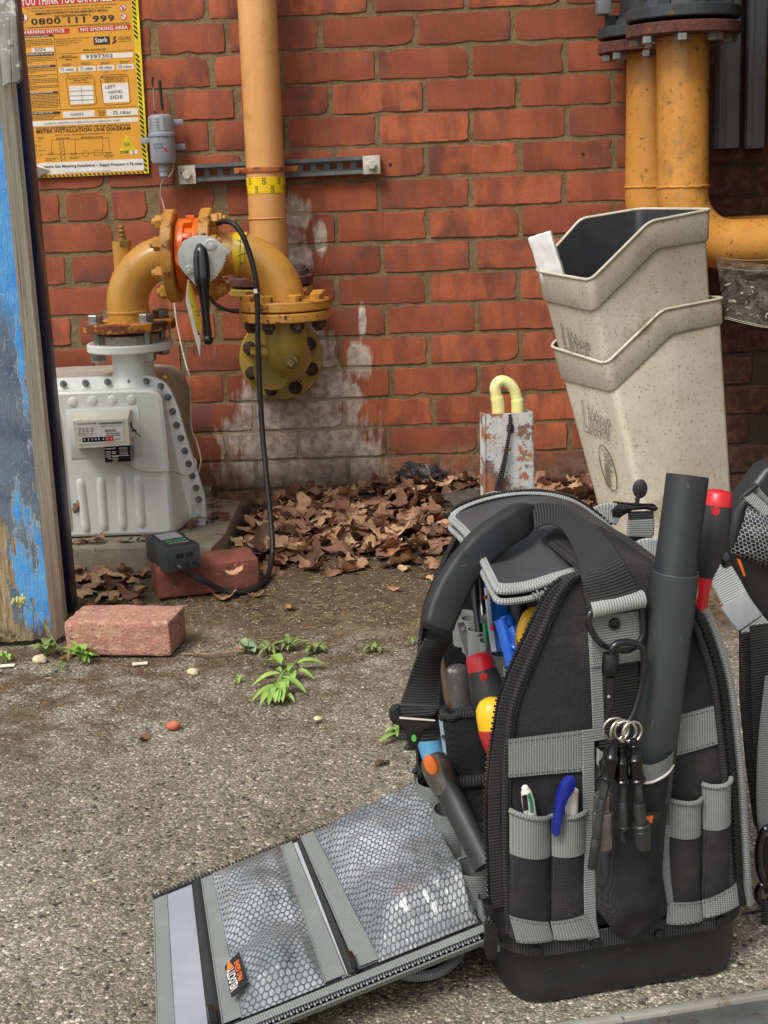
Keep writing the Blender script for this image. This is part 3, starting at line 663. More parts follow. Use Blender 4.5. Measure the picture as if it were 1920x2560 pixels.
# ------------------------------------------------------------------ shared paints and fixings
M['yel'] = mat('ochre_yellow_paint', s3(208, 154, 68), .36, 0, s3(190, 136, 58), 7, ((s3(168, 118, 54), 16, .56, .2), (s3(142, 92, 34), 34, .64, .08), (s3(72, 48, 30), 90, .69, .04)), (70, .10, .002), coat=.25)
M['yelrust'] = mat('chipped_yellow_flange_paint', s3(210, 152, 64), .45, 0, s3(186, 130, 52), 9, ((s3(128, 76, 36), 26, .58, .08), (s3(66, 38, 30), 44, .62, .05)), (80, .25, .003))
M['yelhot'] = mat('rust_stained_flange_paint', s3(226, 160, 58), .5, 0, s3(196, 126, 48), 8, ((s3(126, 66, 38), 14, .52, .06), (s3(78, 46, 44), 20, .56, .04)), (80, .3, .003))
M['riser'] = mat('pale_ochre_pipe_paint', s3(222, 166, 104), .35, 0, s3(212, 152, 88), 4, ((s3(186, 132, 74), 12, .58, .2), (s3(160, 108, 56), 70, .68, .06), (s3(90, 64, 40), 130, .71, .03)), (60, .06, .002), coat=.35)
M['olive'] = mat('olive_yellow_paint', s3(176, 148, 62), .42, 0, s3(160, 134, 56), 8, ((s3(110, 88, 34), 40, .64, .08), (s3(70, 52, 32), 110, .70, .04)), (60, .12, .002))
M['orpipe'] = mat('orange_pipe_paint', s3(220, 156, 74), .38, 0, s3(204, 140, 62), 6, ((s3(176, 124, 60), 14, .54, .2), (s3(150, 100, 48), 60, .60, .1), (s3(80, 54, 32), 120, .66, .04)), (50, .10, .002), coat=.2)
M['rust'] = mat('brown_rust', s3(112, 66, 56), .9, 0, s3(74, 46, 42), 30, ((s3(150, 104, 84), 120, .62, .08), (s3(54, 36, 36), 60, .6, .1)), ((140, .8, .003), (40, .4, .004)))
M['rustbolt'] = mat('rusted_bolt', s3(84, 58, 52), .8, .1, s3(52, 40, 40), 60, ((s3(120, 76, 54), 120, .64, .1),), (160, .4, .001))
M['zinc'] = mat('zinc_plated_steel', s3(186, 186, 180), .32, .85, s3(140, 140, 136), 40, ((s3(110, 92, 74), 90, .68, .1),), (120, .1, .001))
M['galv'] = mat('weathered_galvanised_steel', s3(128, 130, 128), .5, .55, s3(96, 98, 98), 14, ((s3(92, 66, 54), 30, .62, .1),), (60, .15, .001))
M['castdark'] = mat('dark_cast_iron_paint', s3(66, 72, 76), .55, 0, s3(48, 52, 54), 20, ((s3(112, 84, 60), 36, .62, .1), (s3(150, 130, 104), 140, .72, .05)), (90, .3, .002))
M['blackrub'] = mat('black_rubber', s3(34, 35, 37), .5, 0, s3(26, 26, 28), 40, ((s3(90, 88, 84), 180, .74, .05),), (90, .08, .001))
M['blackgloss'] = mat('glossy_black_plastic', s3(20, 20, 22), .22, 0, s3(28, 28, 30), 40, ((s3(80, 78, 76), 240, .76, .04),), coat=.4)
M['meterw'] = mat('pale_grey_meter_paint', s3(226, 228, 223), .42, 0, s3(214, 217, 212), 6, ((s3(150, 146, 132), 70, .69, .06), (s3(72, 66, 58), 170, .745, .02)), (40, .05, .002), coat=.1)
M['meterb'] = mat('dusty_meter_casing', s3(178, 172, 158), .6, 0, s3(156, 150, 134), 9, ((s3(110, 100, 82), 50, .62, .1), (s3(66, 58, 48), 160, .72, .03)), (50, .1, .002))
M['nut'] = mat('dull_steel_nut', s3(138, 140, 140), .4, .5, s3(96, 98, 100), 60, (), (120, .15, .001))
def hexbolt(name, af, hh, m, dome=True, washer=None, nut=None, grip=0.0):
    mb = MB(); r = af / 2 / math.cos(math.pi / 6)
    if washer: mb.lathe((0, 0, 0), (0, 0, 1), [(washer, 0), (washer, .0022), (washer * .97, .0025)], 18)
    b = .0022 if washer else 0
    mb.lathe((0, 0, b), (0, 0, 1), [(r, 0), (r, hh * .86), (r * .88, hh)], 6)
    if nut:
        mb.lathe((0, 0, b + hh), (0, 0, 1), [(nut, 0), (nut, hh * .35), (nut * .8, hh * .5)], 10)
    if grip: mb.cyl((0, 0, -grip), (0, 0, 0), af * .32, 10)
    return mesh_of(name, mb.v, mb.f, m, smooth=25)
def ringbolts(me, name, c, ax, r, n, a0, parent, ref=None, off=0.0, skip=(), rnd=True):
    c = Vector(c); R_ = rot_to(ax, ref)
    for k in range(n):
        if k in skip: continue
        a = a0 + 2 * math.pi * k / n; p = c + R_ @ Vector((math.cos(a) * r, math.sin(a) * r, off))
        link(name, me, parent, mw=Matrix.Translation(p) @ R_.to_4x4() @ Matrix.Rotation(rng.uniform(0, 1) if rnd else 0, 4, 'Z'))
def flange(mb, c, ax, R_, t, bore=0.0, n=48, bev=.0025):
    return mb.lathe(Vector(c) - Vector(ax).normalized() * t / 2, ax, [(R_ - bev, 0), (R_, bev), (R_, t - bev), (R_ - bev, t)], n)

# ------------------------------------------------------------------ gas riser against the wall
YR = -.10
riser = thing('gas_riser_pipe', 'tall pale orange gas pipe clamped upright to the brick wall', 'pipe', W(672, 700, YR))
top = W(641, -60, YR); mid = W(668, 690, YR); 
top.x = W(645, 0, YR).x; mid.x = W(669, 560, YR).x
mb = MB(); mb.cyl((top.x, YR, 1.5), (mid.x, YR, mid.z), .0445, 40); mb.build('pipe', M['riser'], riser)
mb = MB(); zf = W(668, 700, YR).z; flange(mb, (mid.x, YR, zf), BZ, .1, .02); mb.build('flange', M['rust'], riser)
bz = hexbolt('bolt', .026, .014, M['rustbolt'], nut=.008)
ringbolts(bz, 'bolt', (mid.x, YR, zf), BZ, .08, 8, .39, riser, off=.010)
wz = W(668, 545, YR).z; mb = MB()
pts = [Vector((mid.x + .0452 * math.cos(a), YR + .0452 * math.sin(a), wz + .0008 * noise.noise((a * 5, 1, 2)))) for a in np.linspace(0, 2 * math.pi, 49)[:-1]]
mb.tube(pts, .0016, 6, closed=True); mb.build('weld_seam', M['riser'], riser)
za, zb_ = W(667, 483, YR).z, W(667, 443, YR).z; xc = top.x + (mid.x - top.x) * .82
M['tape'] = mat('yellow_gas_tape', s3(240, 206, 24), .3, 0, s3(228, 190, 20), 20, (), (60, .1, .001), coat=.4)
mb = MB(); mb.lathe((xc, YR, za), BZ, [(.0449, 0), (.0454, .0004), (.0454, zb_ - za - .0004), (.0449, zb_ - za)], 40); tape = mb.build('marking_tape', M['tape'], riser)
mb = MB()
def wrap_word(mb, s, ang, z0, ln_, h, r=.0456):
    v, f = text2d(s, 1)
    mb.add([Vector((xc + r * math.sin(ang - y * h / r), YR - r * math.cos(ang - y * h / r), z0 + a * ln_)) for a, y in v], f)
for k in range(7):
    a = -1.28 + k * .42; wrap_word(mb, 'GAS', a + .12, za + (.001 if k % 2 == 0 else .0195), .0165, .0085)
mb.build('tape_lettering', M['ink'], tape, smooth=0)

# ------------------------------------------------------------------ channel bracket and pipe clamp
br = thing('channel_bracket', 'grey slotted steel channel bolted across wall behind the tall pipe', 'bracket', W(700, 425, -.02))
A = W(448, 435, -.03); Bq = W(950, 410, -.03); ax = (Bq - A).normalized(); m_ = frame((A + Bq) / 2, NY, ax); Lc = (Bq - A).length; hC = .041
mb = MB()
for s_ in (-1, 1): mb.box((0, s_ * (hC / 2 - .0012), -.010), (Lc, .0024, .021)); mb.box((0, s_ * (hC / 2 - .005), .0), (Lc, .0075, .0022))
slots = [(-.5 + (k + .5) / 15) * Lc for k in range(15)]; e0 = -Lc / 2
for k in range(15):
    cx_ = slots[k]; sl = .018
    mb.box(((e0 + cx_ - sl / 2) / 2, 0, -.0195), (max(.001, cx_ - sl / 2 - e0), hC - .005, .002)); e0 = cx_ + sl / 2
    for s_ in (-1, 1): mb.box((cx_, s_ * .0125, -.0195), (sl, .011, .002))
mb.xf(m_); mb.build('channel', M['galv'], br, smooth=0)
M['plate'] = mat('pitted_white_plate', s3(206, 200, 186), .6, .1, s3(170, 162, 148), 30, ((s3(110, 86, 70), 60, .6, .08),), (90, .2, .002))
for (px, py) in ((468, 437), (929, 412)):
    mb = MB(); c = W(px, py, -.0335); mb.box((0, 0, 0), (.041, .043, .005), bev=.001); mb.xf(frame(c, NY, ax)); pl = mb.build('end_plate', M['plate'], br)
    link('bolt', hexbolt('bolt', .02, .009, M['plate']), pl, mw=frame(c + Vector((0, -.0025, 0)), NY, ax))
cl = thing('pipe_clamp', 'rusty orange clamp ring holding tall pipe to the steel channel', 'clamp', W(660, 426, YR))
zc = W(660, 424, YR).z; xcl = top.x + (mid.x - top.x) * .66
mb = MB(); mb.lathe((xcl, YR, zc - .006), BZ, [(.0452, 0), (.0478, .001), (.0478, .011), (.0452, .012)], 40)
M['clamp'] = mat('rusty_orange_clamp', s3(190, 112, 58), .55, .1, s3(140, 78, 44), 30, ((s3(90, 54, 40), 60, .6, .1),), (90, .2, .001))
mb.build('ring', M['clamp'], cl)
for (px, py) in ((600, 427), (731, 422)):
    c = W(px, py, -.055); mb = MB(); mb.box((0, 0, 0), (.028, .014, .007), bev=.002); mb.xf(frame(c, NY, ax)); e = mb.build('ear', M['clamp'], cl)
    link('bolt', hexbolt('bolt', .013, .007, M['clamp']), e, mw=frame(c + Vector((math.copysign(.006, px - 660), -.0035, 0)), NY, ax))

# ------------------------------------------------------------------ olive fitting on the wall flange
YP = -.36
fit = thing('flanged_wall_elbow', 'olive yellow flanged elbow fitting bolted out from the brick wall', 'pipe fitting', W(703, 895, 0))
cw = W(703, 895, -.03); mb = MB(); flange(mb, cw, NY, .1015, .022, n=56); mb.build('wall_flange', M['olive'], fit)
rb_ = hexbolt('bolt', .026, .013, M['rustbolt'], washer=.0165, nut=.008)
ringbolts(rb_, 'bolt', cw, NY, .08, 8, math.pi / 8 + .03, fit, ref=(1, 0, 0), off=.011)
xt = W(712, 770, YP).x; zt = W(712, 772, YP).z; cwz = W(712, 900, YP).z
mb = MB(); mb.cyl(cw, (cw.x, YP + .10, cw.z), .044, 32); mb.build('spool', M['olive'], fit)
zb2 = W(716, 905, YP).z; arc = [Vector((xt, YP + .055 * (1 - math.sin(t)) , zb2 + .055 * (1 - math.cos(t)) - .0)) for t in np.linspace(0, math.pi / 2, 9)]
pts = [Vector((xt, YP + .10, zb2))] + [Vector((xt, YP + .055 - .055 * math.sin(t), zb2 + .055 - .055 * math.cos(t))) for t in np.linspace(0, math.pi / 2, 10)] + [Vector((xt, YP, zt))]
mb = MB(); mb.tube(pts, [.046] * len(pts), 32); mb.build('elbow', M['olive'], fit)
mb = MB(); flange(mb, (xt, YP, zt - .013), BZ, .1, .02, n=56); mb.build('upper_flange', M['yelrust'], fit)
mb = MB(); mb.cyl((mid.x, YR, zf - .012), (mid.x, YR, cw.z), .044, 28); flange(mb, (mid.x, YR, zf - .024), BZ, .1, .018); mb.build('branch', M['olive'], fit)
pz = W(729, 906, YP - .05); mb = MB(); mb.cyl(pz + Vector((0, .03, 0)), pz, .016, 20, bev=.003); mb.cyl(pz, pz + Vector((0, -.014, 0)), .0105, 4, bev=.0015)
M['plug'] = mat('brassy_plug', s3(150, 120, 66), .5, .4, s3(70, 66, 58), 40, (), (80, .3, .002)); mb.build('plug', M['plug'], fit)
pz = W(660, 878, YP); mb = MB(); mb.cyl(pz + Vector((.05, 0, 0)), pz + Vector((-.012, 0, 0)), .0145, 18, bev=.002); mb.cyl(pz + Vector((-.012, 0, 0)), pz + Vector((-.03, 0, 0)), .011, 6, bev=.002); mb.build('side_boss', M['olive'], fit)
nb = hexbolt('nut', .026, .016, M['rustbolt'], nut=.009); ringbolts(nb, 'nut', (xt, YP, zt - .013), -BZ, .08, 8, .39, fit, off=.010)

# ------------------------------------------------------------------ yellow bend with valve flange (right half of the bridge)
bend = thing('pipe_bend', 'yellow pipe bend with hazard tape joining valve to olive elbow', 'pipe', (xt, YP, zt))
zx = W(600, 634, YP).z; Rb = .110
def arcpts(cx_, cz_, R_, a0, a1, n, y): return [Vector((cx_ + R_ * math.cos(a), y, cz_ + R_ * math.sin(a))) for a in np.linspace(a0, a1, n)]
xv1 = W(527, 634, YP).x
pts = [Vector((xv1, YP, zx))] + arcpts(xt - Rb, zx - Rb, Rb, math.pi / 2, 0, 16, YP) + [Vector((xt, YP, zt + .008))]
mb = MB(); mb.tube(pts, .0455, 36, up=(0, 1, 0)); mb.build('elbow', M['yel'], bend)
mb = MB(); flange(mb, (xt, YP, zt + .0105), BZ, .1, .021, n=56); mb.build('flange', M['yelrust'], bend)
yb = hexbolt('bolt', .027, .015, M['yelrust']); ringbolts(yb, 'bolt', (xt, YP, zt + .0105), BZ, .08, 8, .39, bend, off=.0105)
mb = MB(); flange(mb, (xv1 - .002, YP, zx), Vector((1, 0, 0)), .1, .024, n=56); mb.build('valve_flange', M['yelrust'], bend)
ybm = hexbolt('bolt', .027, .016, M['yelrust'], nut=.009); ringbolts(ybm, 'bolt', (xv1 - .002, YP, zx), Vector((1, 0, 0)), .08, 8, .39, bend, off=.012)
x0, x1 = W(588, 634, YP).x, W(622, 634, YP).x; mb = MB(); mb.lathe((x0, YP, zx - .0006), Vector((1, 0, 0)), [(.0458, 0), (.0464, .0005), (.0466, x1 - x0)], 36)
tp2 = mb.build('hazard_tape', M['tape'], bend)
mb = MB()
for a, z1, b, z2 in ((592, 600, 612, 610), (594, 640, 616, 632), (596, 655, 616, 660), (600, 590, 600, 665), (612, 588, 612, 668)):
    p, q2 = W(a, z1, YP - .047), W(b, z2, YP - .047)
    for u, w in ((p, q2),):
        pp = [u.lerp(w, t) for t in np.linspace(0, 1, 6)]
        pp = [Vector((c.x, YP - math.sqrt(max(1e-6, .0472 ** 2 - (c.z - zx) ** 2)), c.z)) for c in pp]; mb.tube(pp, .0006, 4)
mb.build('tape_marks', M['ink'], tp2)
# ------------------------------------------------------------------ left bend down to the meter
xm = W(322, 800, YP).x; zm = W(322, 812, YP).z; mbend = thing('meter_inlet_bend', 'ochre yellow elbow with rust stained flange above the gas meter', 'pipe', (xm, YP, zm))
Ra = .105; xv0 = W(432, 634, YP).x
pts = [Vector((xm, YP, zm + .005))] + [Vector((xm + Ra - Ra * math.cos(a), YP, zx - Ra + Ra * math.sin(a))) for a in np.linspace(0, math.pi / 2, 16)] + [Vector((xv0, YP, zx))]
mb = MB(); mb.tube(pts, .0455, 36, up=(0, 1, 0)); mb.build('elbow', M['yel'], mbend)
mb = MB(); mb.lathe((xm, YP, zm + .026), BZ, [(.0455, 0), (.047, .001), (.0475, .003), (.047, .005), (.0455, .006)], 36); mb.build('weld_seam', M['yel'], mbend)
mb = MB(); flange(mb, (xm, YP, zm), BZ, .1015, .02, n=56); mb.build('flange', M['yelhot'], mbend)
zb3 = hexbolt('bolt', .030, .017, M['zinc'], washer=.019); ringbolts(zb3, 'bolt', (xm, YP, zm), BZ, .08, 4, math.pi / 4 - .1, mbend, off=.010)
for k in range(4):
    mb = MB(); a = math.pi / 4 - .1 + k * math.pi / 2; p = Vector((xm + .08 * math.cos(a), YP - 0 + .08 * math.sin(a), 0)); mb.cyl((p.x, p.y, zm - .075), (p.x, p.y, zm - .01), .008, 12); mb.build('stud', M['zinc'], mbend)
mb = MB(); flange(mb, (xv0 + .001, YP, zx), Vector((1, 0, 0)), .1, .024, n=56); mb.build('valve_flange', M['yelrust'], mbend)
ringbolts(ybm, 'bolt', (xv0 + .001, YP, zx), Vector((-1, 0, 0)), .08, 8, .39, mbend, off=.012)
pz = W(306, 600, YP); mb = MB(); mb.lathe(W(308, 690, YP), BZ, [(.0185, 0), (.0185, .075)], 18); zz = W(306, 612, YP).z
mb.build('test_boss', M['yel'], mbend)
M['brass'] = mat('dull_brass', s3(160, 128, 66), .45, .5, s3(120, 96, 50), 40, (), (80, .15, .001))
mb = MB(); mb.lathe((pz.x, YP, zz - .004), BZ, [(.019, 0), (.0195, .004), (.019, .013), (.010, .014), (.008, .02), (.009, .024), (.006, .027), (.0075, .033), (.0045, .037), (.006, .042), (.003, .046)], 8, ref=(1, 0, 0)); mb.build('test_nipple', M['brass'], mbend)

# ------------------------------------------------------------------ butterfly valve
vx0, vx1 = W(450, 634, YP).x, W(514, 634, YP).x
val = thing('butterfly_valve', 'orange butterfly valve with white notched plate and black lever', 'valve', ((vx0 + vx1) / 2, YP, zx - .1))
M['vorange'] = mat('bright_orange_valve_paint', s3(238, 120, 28), .35, 0, s3(226, 104, 22), 12, ((s3(150, 74, 30), 50, .7, .06),), (60, .1, .002), coat=.2)
mb = MB(); w_ = vx1 - vx0; mb.lathe((vx0, YP, zx), Vector((1, 0, 0)), [(.078, 0), (.080, .003), (.080, w_ * .32), (.073, w_ * .36), (.073, w_ * .64), (.080, w_ * .68), (.080, w_ - .003), (.078, w_)], 40); mb.build('body', M['vorange'], val)
for a in (0, -.5, .5, math.pi, -1.0, 1.0):
    mb = MB(); mb.box((0, 0, 0), (w_ * .34, .014, .014), bev=.002); mb.xf(Matrix.Translation(((vx0 + vx1) / 2, YP, zx)) @ Matrix.Rotation(a, 4, 'X') @ Matrix.Translation((0, 0, .079))); mb.build('rib', M['vorange'], val)
mb = MB(); mb.cyl(((vx0 + vx1) / 2, YP - .06, zx - .0), ((vx0 + vx1) / 2, YP - .118, zx), .02, 20); mb.build('stem', M['vorange'], val)
M['disc'] = mat('black_rubber_seal', s3(26, 26, 26), .6)
mb = MB(); flange(mb, (vx0 - .002, YP, zx), Vector((1, 0, 0)), .07, .005); flange(mb, (vx1 + .002, YP, zx), Vector((1, 0, 0)), .092, .005); mb.build('seal', M['disc'], val)
YV = YP - .122; k2 = 2.514
def v_(x, y, d=0.0): return W(200 + x / k2, 440 + y / k2, YV - d)
M['vplate'] = mat('white_cast_plate', s3(222, 222, 216), .45, .2, s3(196, 198, 194), 40, ((s3(130, 128, 120), 120, .66, .06),), (140, .25, .001))
outl = [(742, 374), (790, 374), (850, 396), (895, 430), (944, 476), (942, 488), (918, 494)]
for k in range(9):
    a = k / 9; x = 918 - 6 * math.sin(a * 3) - a * 86 * a; y = 498 + a * 160; outl += [(x + 6, y + 2), (x - 8, y + 10)]
outl += [(820, 664), (800, 700), (738, 708), (690, 645), (640, 592), (614, 540), (616, 470), (650, 408), (700, 380)]
mb = MB(); mb.prism([v_(x, y) for x, y in outl], .007, NY, bev=.0012); mb.build('notched_plate', M['vplate'], val)
for (x, y, r) in ((823, 432, .0118), (683, 594, .0105)):
    mb = MB(); c = v_(x, y); mb.lathe(c, NY, [(r, 0), (r, .002), (r * .8, .003), (r * .78, .0015), (r * .5, .0016), (r * .48, .005), (r * .3, .0052)], 20); mb.build('screw', M['vplate'], val)
cl_ = [(750, 424, 6), (752, 440, 20), (757, 470, 36), (760, 520, 43), (765, 580, 44), (768, 640, 43), (772, 690, 38), (779, 760, 28), (787, 840, 22), (794, 920, 22), (800, 985, 25), (804, 1010, 22)]
mb = MB(); C_ = spline([v_(x, y, .012 + .018 * min(1, max(0, (y - 430) / 200))) for x, y, w in cl_], 3); wr = np.interp(np.linspace(0, 1, len(C_)), np.linspace(0, 1, len(cl_)), [c[2] * 1.15 / k2 / 1190 for c in cl_])
mb.tube(C_, [float(x) for x in wr], 14, up=(1, 0, 0), flat=[(math.cos(2 * math.pi * k / 14), .62 * math.sin(2 * math.pi * k / 14)) for k in range(14)])
mb.ball(v_(805, 1030, .03), 33 / k2 / 1190, 20, 14); mb.build('lever', M['blackgloss'], val)
tagm = thing('hanging_tag', 'folded white and yellow tag hanging under orange valve lever', 'tag', v_(700, 660))
M['paper'] = mat('white_card', s3(232, 228, 214), .6, 0, s3(214, 208, 190), 20); M['ycard'] = mat('yellow_card', s3(222, 192, 24), .5, 0, s3(190, 160, 20), 16, ((s3(60, 52, 20), 90, .62, .02),))
mb = MB(); mb.prism([v_(674, 650, -.02), v_(686, 652, -.02), v_(722, 830, -.02), v_(757, 1020, -.02), v_(754, 1140, -.02), v_(716, 1000, -.02), v_(664, 790, -.02)], .0008, NY); ptag = mb.build('white_leaf', M['paper'], tagm, smooth=0)
mb = MB(); mb.prism([v_(684, 664, -.012), v_(704, 680, -.016), v_(762, 930, -.014), v_(758, 1000, -.012), v_(742, 1000, -.012), v_(676, 730, -.012)], .0008, NY); mb.build('yellow_leaf', M['ycard'], tagm, smooth=0)
# ------------------------------------------------------------------ black test hose and its short lead
def hose(name, label, pts, r, m, cat='hose', n=10, sp_=8):
    mb = MB(); mb.tube(spline(pts, sp_), r, n); o = mb.build(name, m, None, smooth=60); return tag(o, label, cat)
hose('bonding_cable', 'short black cable bridging the orange valve and olive flange', [W(522, 742, -.46), W(545, 765, -.465), W(572, 776, -.46), W(598, 780, -.452)], .0042, M['blackrub'], 'cable')

# ------------------------------------------------------------------ right hand pipes
def bigpipe(name, label, px, YY, zt0, pxtop, yb_, front):
    x = W(px, 480, YY).x; xt_ = W(pxtop, 100, YY).x; zfl = W(px, zt0, YY).z; r = .0545; t = thing(name, label, 'pipe', (x, YY, W(px, 560, YY).z))
    zb = W(px, 485, YY).z; Rr = .112
    if front:
        pts = [Vector((xt_, YY, zfl)), Vector((x, YY, zb))] + [Vector((x + Rr - Rr * math.cos(a), YY, zb - Rr * math.sin(a))) for a in np.linspace(.12, math.pi / 2, 12)] + [Vector((1.0, YY, zb - Rr))]
    else:
        pts = [Vector((xt_, YY, zfl)), Vector((x, YY, zb))] + [Vector((x + Rr - Rr * math.cos(a), YY, zb - Rr * math.sin(a))) for a in np.linspace(.12, math.pi / 2, 12)] + [Vector((1.0, YY, zb - Rr))]
    mb = MB(); mb.tube(pts, r, 40, up=(0, 1, 0)); mb.build('pipe', M['orpipe'], t)
    zw = W(px, 466, YY).z; mb = MB(); mb.tube([Vector((x + (r + .0006) * math.cos(a), YY + (r + .0006) * math.sin(a), zw + .0014 * noise.noise((a * 6, YY, 2)))) for a in np.linspace(0, 2 * math.pi, 61)[:-1]], [.0024 + .0008 * noise.noise((a * 9, 3, YY)) for a in np.linspace(0, 6.28, 60)], 6, closed=True); mb.build('weld_seam', M['orpipe'], t)
    mb = MB(); flange(mb, (xt_, YY, zfl + .012), BZ, .118, .024, n=60); mb.build('flange', M['rust'], t)
    zbm = hexbolt('bolt', .030, .016, M['zinc']); ringbolts(zbm, 'bolt', (xt_, YY, zfl + .012), -BZ, .094, 8, .2, t, off=.012)
    v = thing('pipe_valve', 'dark cast iron valve on the %s orange pipe at upper right' % ('front' if front else 'rear'), 'valve', (xt_, YY, zfl + .03))
    mb = MB(); flange(mb, (xt_, YY, zfl + .044), BZ, .118, .024, n=60); mb.build('flange', M['castdark'], v)
    mb = MB(); mb.lathe((xt_, YY, zfl + .056), BZ, [(.098, 0), (.092, .012), (.07, .03), (.066, .09), (.09, .12)], 40); mb.build('body', M['castdark'], v)
    mb = MB(); 
    for k in range(8):
        a = .2 + k * math.pi / 4; mb.cyl((xt_ + .094 * math.cos(a), YY + .094 * math.sin(a), zfl + .056), (xt_ + .094 * math.cos(a), YY + .094 * math.sin(a), zfl + .08), .015, 6)
    mb.build('nut', M['castdark'], v)
    return x, xt_, zfl
bigpipe('orange_gas_pipe', 'thick speckled orange pipe bending right beside the litter bins, nearer of two', 1707, -.345, 92, 1707, 0, True)
rx = bigpipe('orange_gas_pipe', 'thick orange pipe partly hidden behind the nearer orange pipe', 1622, -.125, 132, 1628, 0, False)
mb = MB(); mb.box(W(1508, 2, -.16), (.03, .05, .06), bev=.004); bx = mb.build('actuator_box', M['frost'], None); tag(bx, 'small grey box beside dark rear valve at top right', 'switch box')
# ------------------------------------------------------------------ gas meter
YF, YB, YFR = -.40, -.17, -.485
slab = thing('concrete_plinth', 'mossy concrete slab under the pale grey gas meter', 'plinth', G(330, 1390, 0))
M['concrete'] = mat('stained_concrete', s3(160, 150, 130), .9, 0, s3(130, 120, 102), 12, ((s3(92, 84, 66), 26, .6, .12), (s3(196, 188, 170), 150, .7, .06)), ((90, .5, .004), (260, .4, .0015)))
mb = MB(); mb.prism([G(x, y, .05) for x, y in ((-60, 1378), (378, 1369), (440, 1352), (527, 1370), (563, 1336), (584, 1287), (603, 1252), (517, 1243), (-60, 1262))], .075, BZ, bev=.004); mb.build('slab', M['concrete'], slab)
meter = thing('gas_meter', 'pale grey metal diaphragm gas meter standing on concrete slab', 'gas meter', (W(255, 1100, -.3).x, -.33, .05))
xc_ = W(215, 1150, YF).x
def sym(pts, y):
    R_ = [W(a, b, y) for a, b in pts]; Lf = [Vector((2 * xc_ - p.x, y, p.z)) for p in reversed(R_)]; return R_ + Lf
def loft(mb, rings, close_front=True, close_back=False):
    k = len(rings[0]); v = [p for r in rings for p in r]; f = []
    for j in range(len(rings) - 1):
        for i in range(k):
            i2 = (i + 1) % k; f.append((j * k + i, (j + 1) * k + i, (j + 1) * k + i2, j * k + i2))
    if close_front: f.append(tuple((len(rings) - 1) * k + i for i in range(k)))
    if close_back: f.append(tuple(range(k))[::-1])
    return mb.add(v, f)
out_f = [(330, 940), (370, 938.6), (393, 946), (412, 957), (425, 974), (434, 995), (445, 1021), (458, 1066), (474, 1121), (491, 1174), (511, 1240), (516, 1290), (512, 1318)]
flg = sym(out_f, YF); mb = MB(); mb.prism(flg, .012, NY, bev=.0015); mb.build('front_flange', M['meterw'], meter)
zb_m = .05
back = [Vector((p.x, YB, p.z)) for p in sym([(330, 911), (400, 911), (432, 913), (458, 930), (472, 965), (478, 1010), (483, 1090), (489, 1160), (497, 1215), (503, 1250), (504, 1262)], YB)]
mb = MB(); r0 = [p * 1 for p in back]; cm = sum(back, Vector()) / len(back)
r1 = [Vector((p.x, YF + .012, p.z)) for p in back]; rr = [Vector((cm.x + (p.x - cm.x) * .95, YB + .03, cm.z + (p.z - cm.z) * .95)) for p in back]
loft(mb, [rr, r0, r1]); mb.build('casing', M['meterb'], meter)
P0 = [(300, 968), (385, 966), (402, 972), (412, 988), (424, 1060), (444, 1160), (462, 1240), (474, 1284), (476, 1300), (468, 1312)]
P1 = [(300, 975), (376, 974), (394, 980), (404, 994), (412, 1060), (421, 1150), (427, 1240), (432, 1310), (434, 1326), (428, 1334)]
mb = MB(); A0 = sym(P0, YF - .0005); A1 = sym(P1, YFR); c1 = sum(A1, Vector()) / len(A1)
A15 = [a.lerp(b, .88) + Vector((0, -.002, 0)) for a, b in zip(A0, A1)]; A2 = [Vector((c1.x + (p.x - c1.x) * .965, YFR - .003, c1.z + (p.z - c1.z) * .965)) for p in A1]
loft(mb, [A0, A15, [p + Vector((0, .001, 0)) for p in A1], A2]); mb.build('front_cover', M['meterw'], meter, smooth=50)
yfr = YFR - .003
for (a, b, c, d, r) in ((139, 1002, 176, 1348, 10), (201, 1186, 220, 1338, 9), (253, 1183, 264, 1334, 9), (303, 1180, 310, 1332, 9), (346, 1178, 357, 1326, 9), (70, 1190, 90, 1342, 9)):
    mb = MB(); p, q2 = W(a, b, yfr + .007), W(c, d, yfr + .007); pp = [p.lerp(q2, t) for t in np.linspace(0, 1, 12)]; rr = [r * 1.5 / 1100 * math.sqrt(max(.02, 1 - (2 * t - 1) ** 12)) for t in np.linspace(0, 1, 12)]
    mb.tube(pp, rr, 14); mb.build('rib', M['meterw'], meter, smooth=60)
for x, y in ((252, 385), (404, 375), (556, 370), (703, 367)):
    mb = MB(); mb.ball(W(100 + x / 3.072, 880 + y / 3.072, yfr + .001), .0115, 16, 8, (1, .42, 1)); mb.build('dimple', M['meterw'], meter, smooth=60)
nutm = hexbolt('bolt', .0100, .007, M['nut'], washer=.0076, nut=.0032)
for x, y in ((180, 245), (350, 238), (520, 230), (690, 222), (818, 225), (928, 262), (985, 345), (1020, 455), (1050, 560), (1083, 660), (1113, 758), (1142, 855), (1170, 950), (1198, 1042), (1220, 1130)):
    link('bolt', nutm, meter, mw=Matrix.Translation(W(100 + x / 3.072, 880 + y / 3.072, YF - .0002)) @ rot_to(NY).to_4x4() @ Matrix.Rotation(rng.random(), 4, 'Z'))
mb = MB(); zt_ = W(300, 928, YP).z; xm2 = W(332, 900, YP).x; zfl2 = W(327, 864, YP).z
mb.lathe((xm2, YP, zt_ - .03), BZ, [(.058, 0), (.049, .018), (.0455, .03), (.0455, zfl2 - zt_ + .03)], 40); mb.build('inlet_neck', M['meterw'], meter)
mb = MB(); flange(mb, (xm2 - .003, YP, zfl2), BZ, .0945, .018, n=56); mb.build('inlet_flange', M['meterw'], meter)
mb = MB(); mb.lathe((xm2 - .004, YP, zfl2 + .009), BZ, [(.066, 0), (.066, .017)], 40); mb.build('gasket', M['plate'], meter)
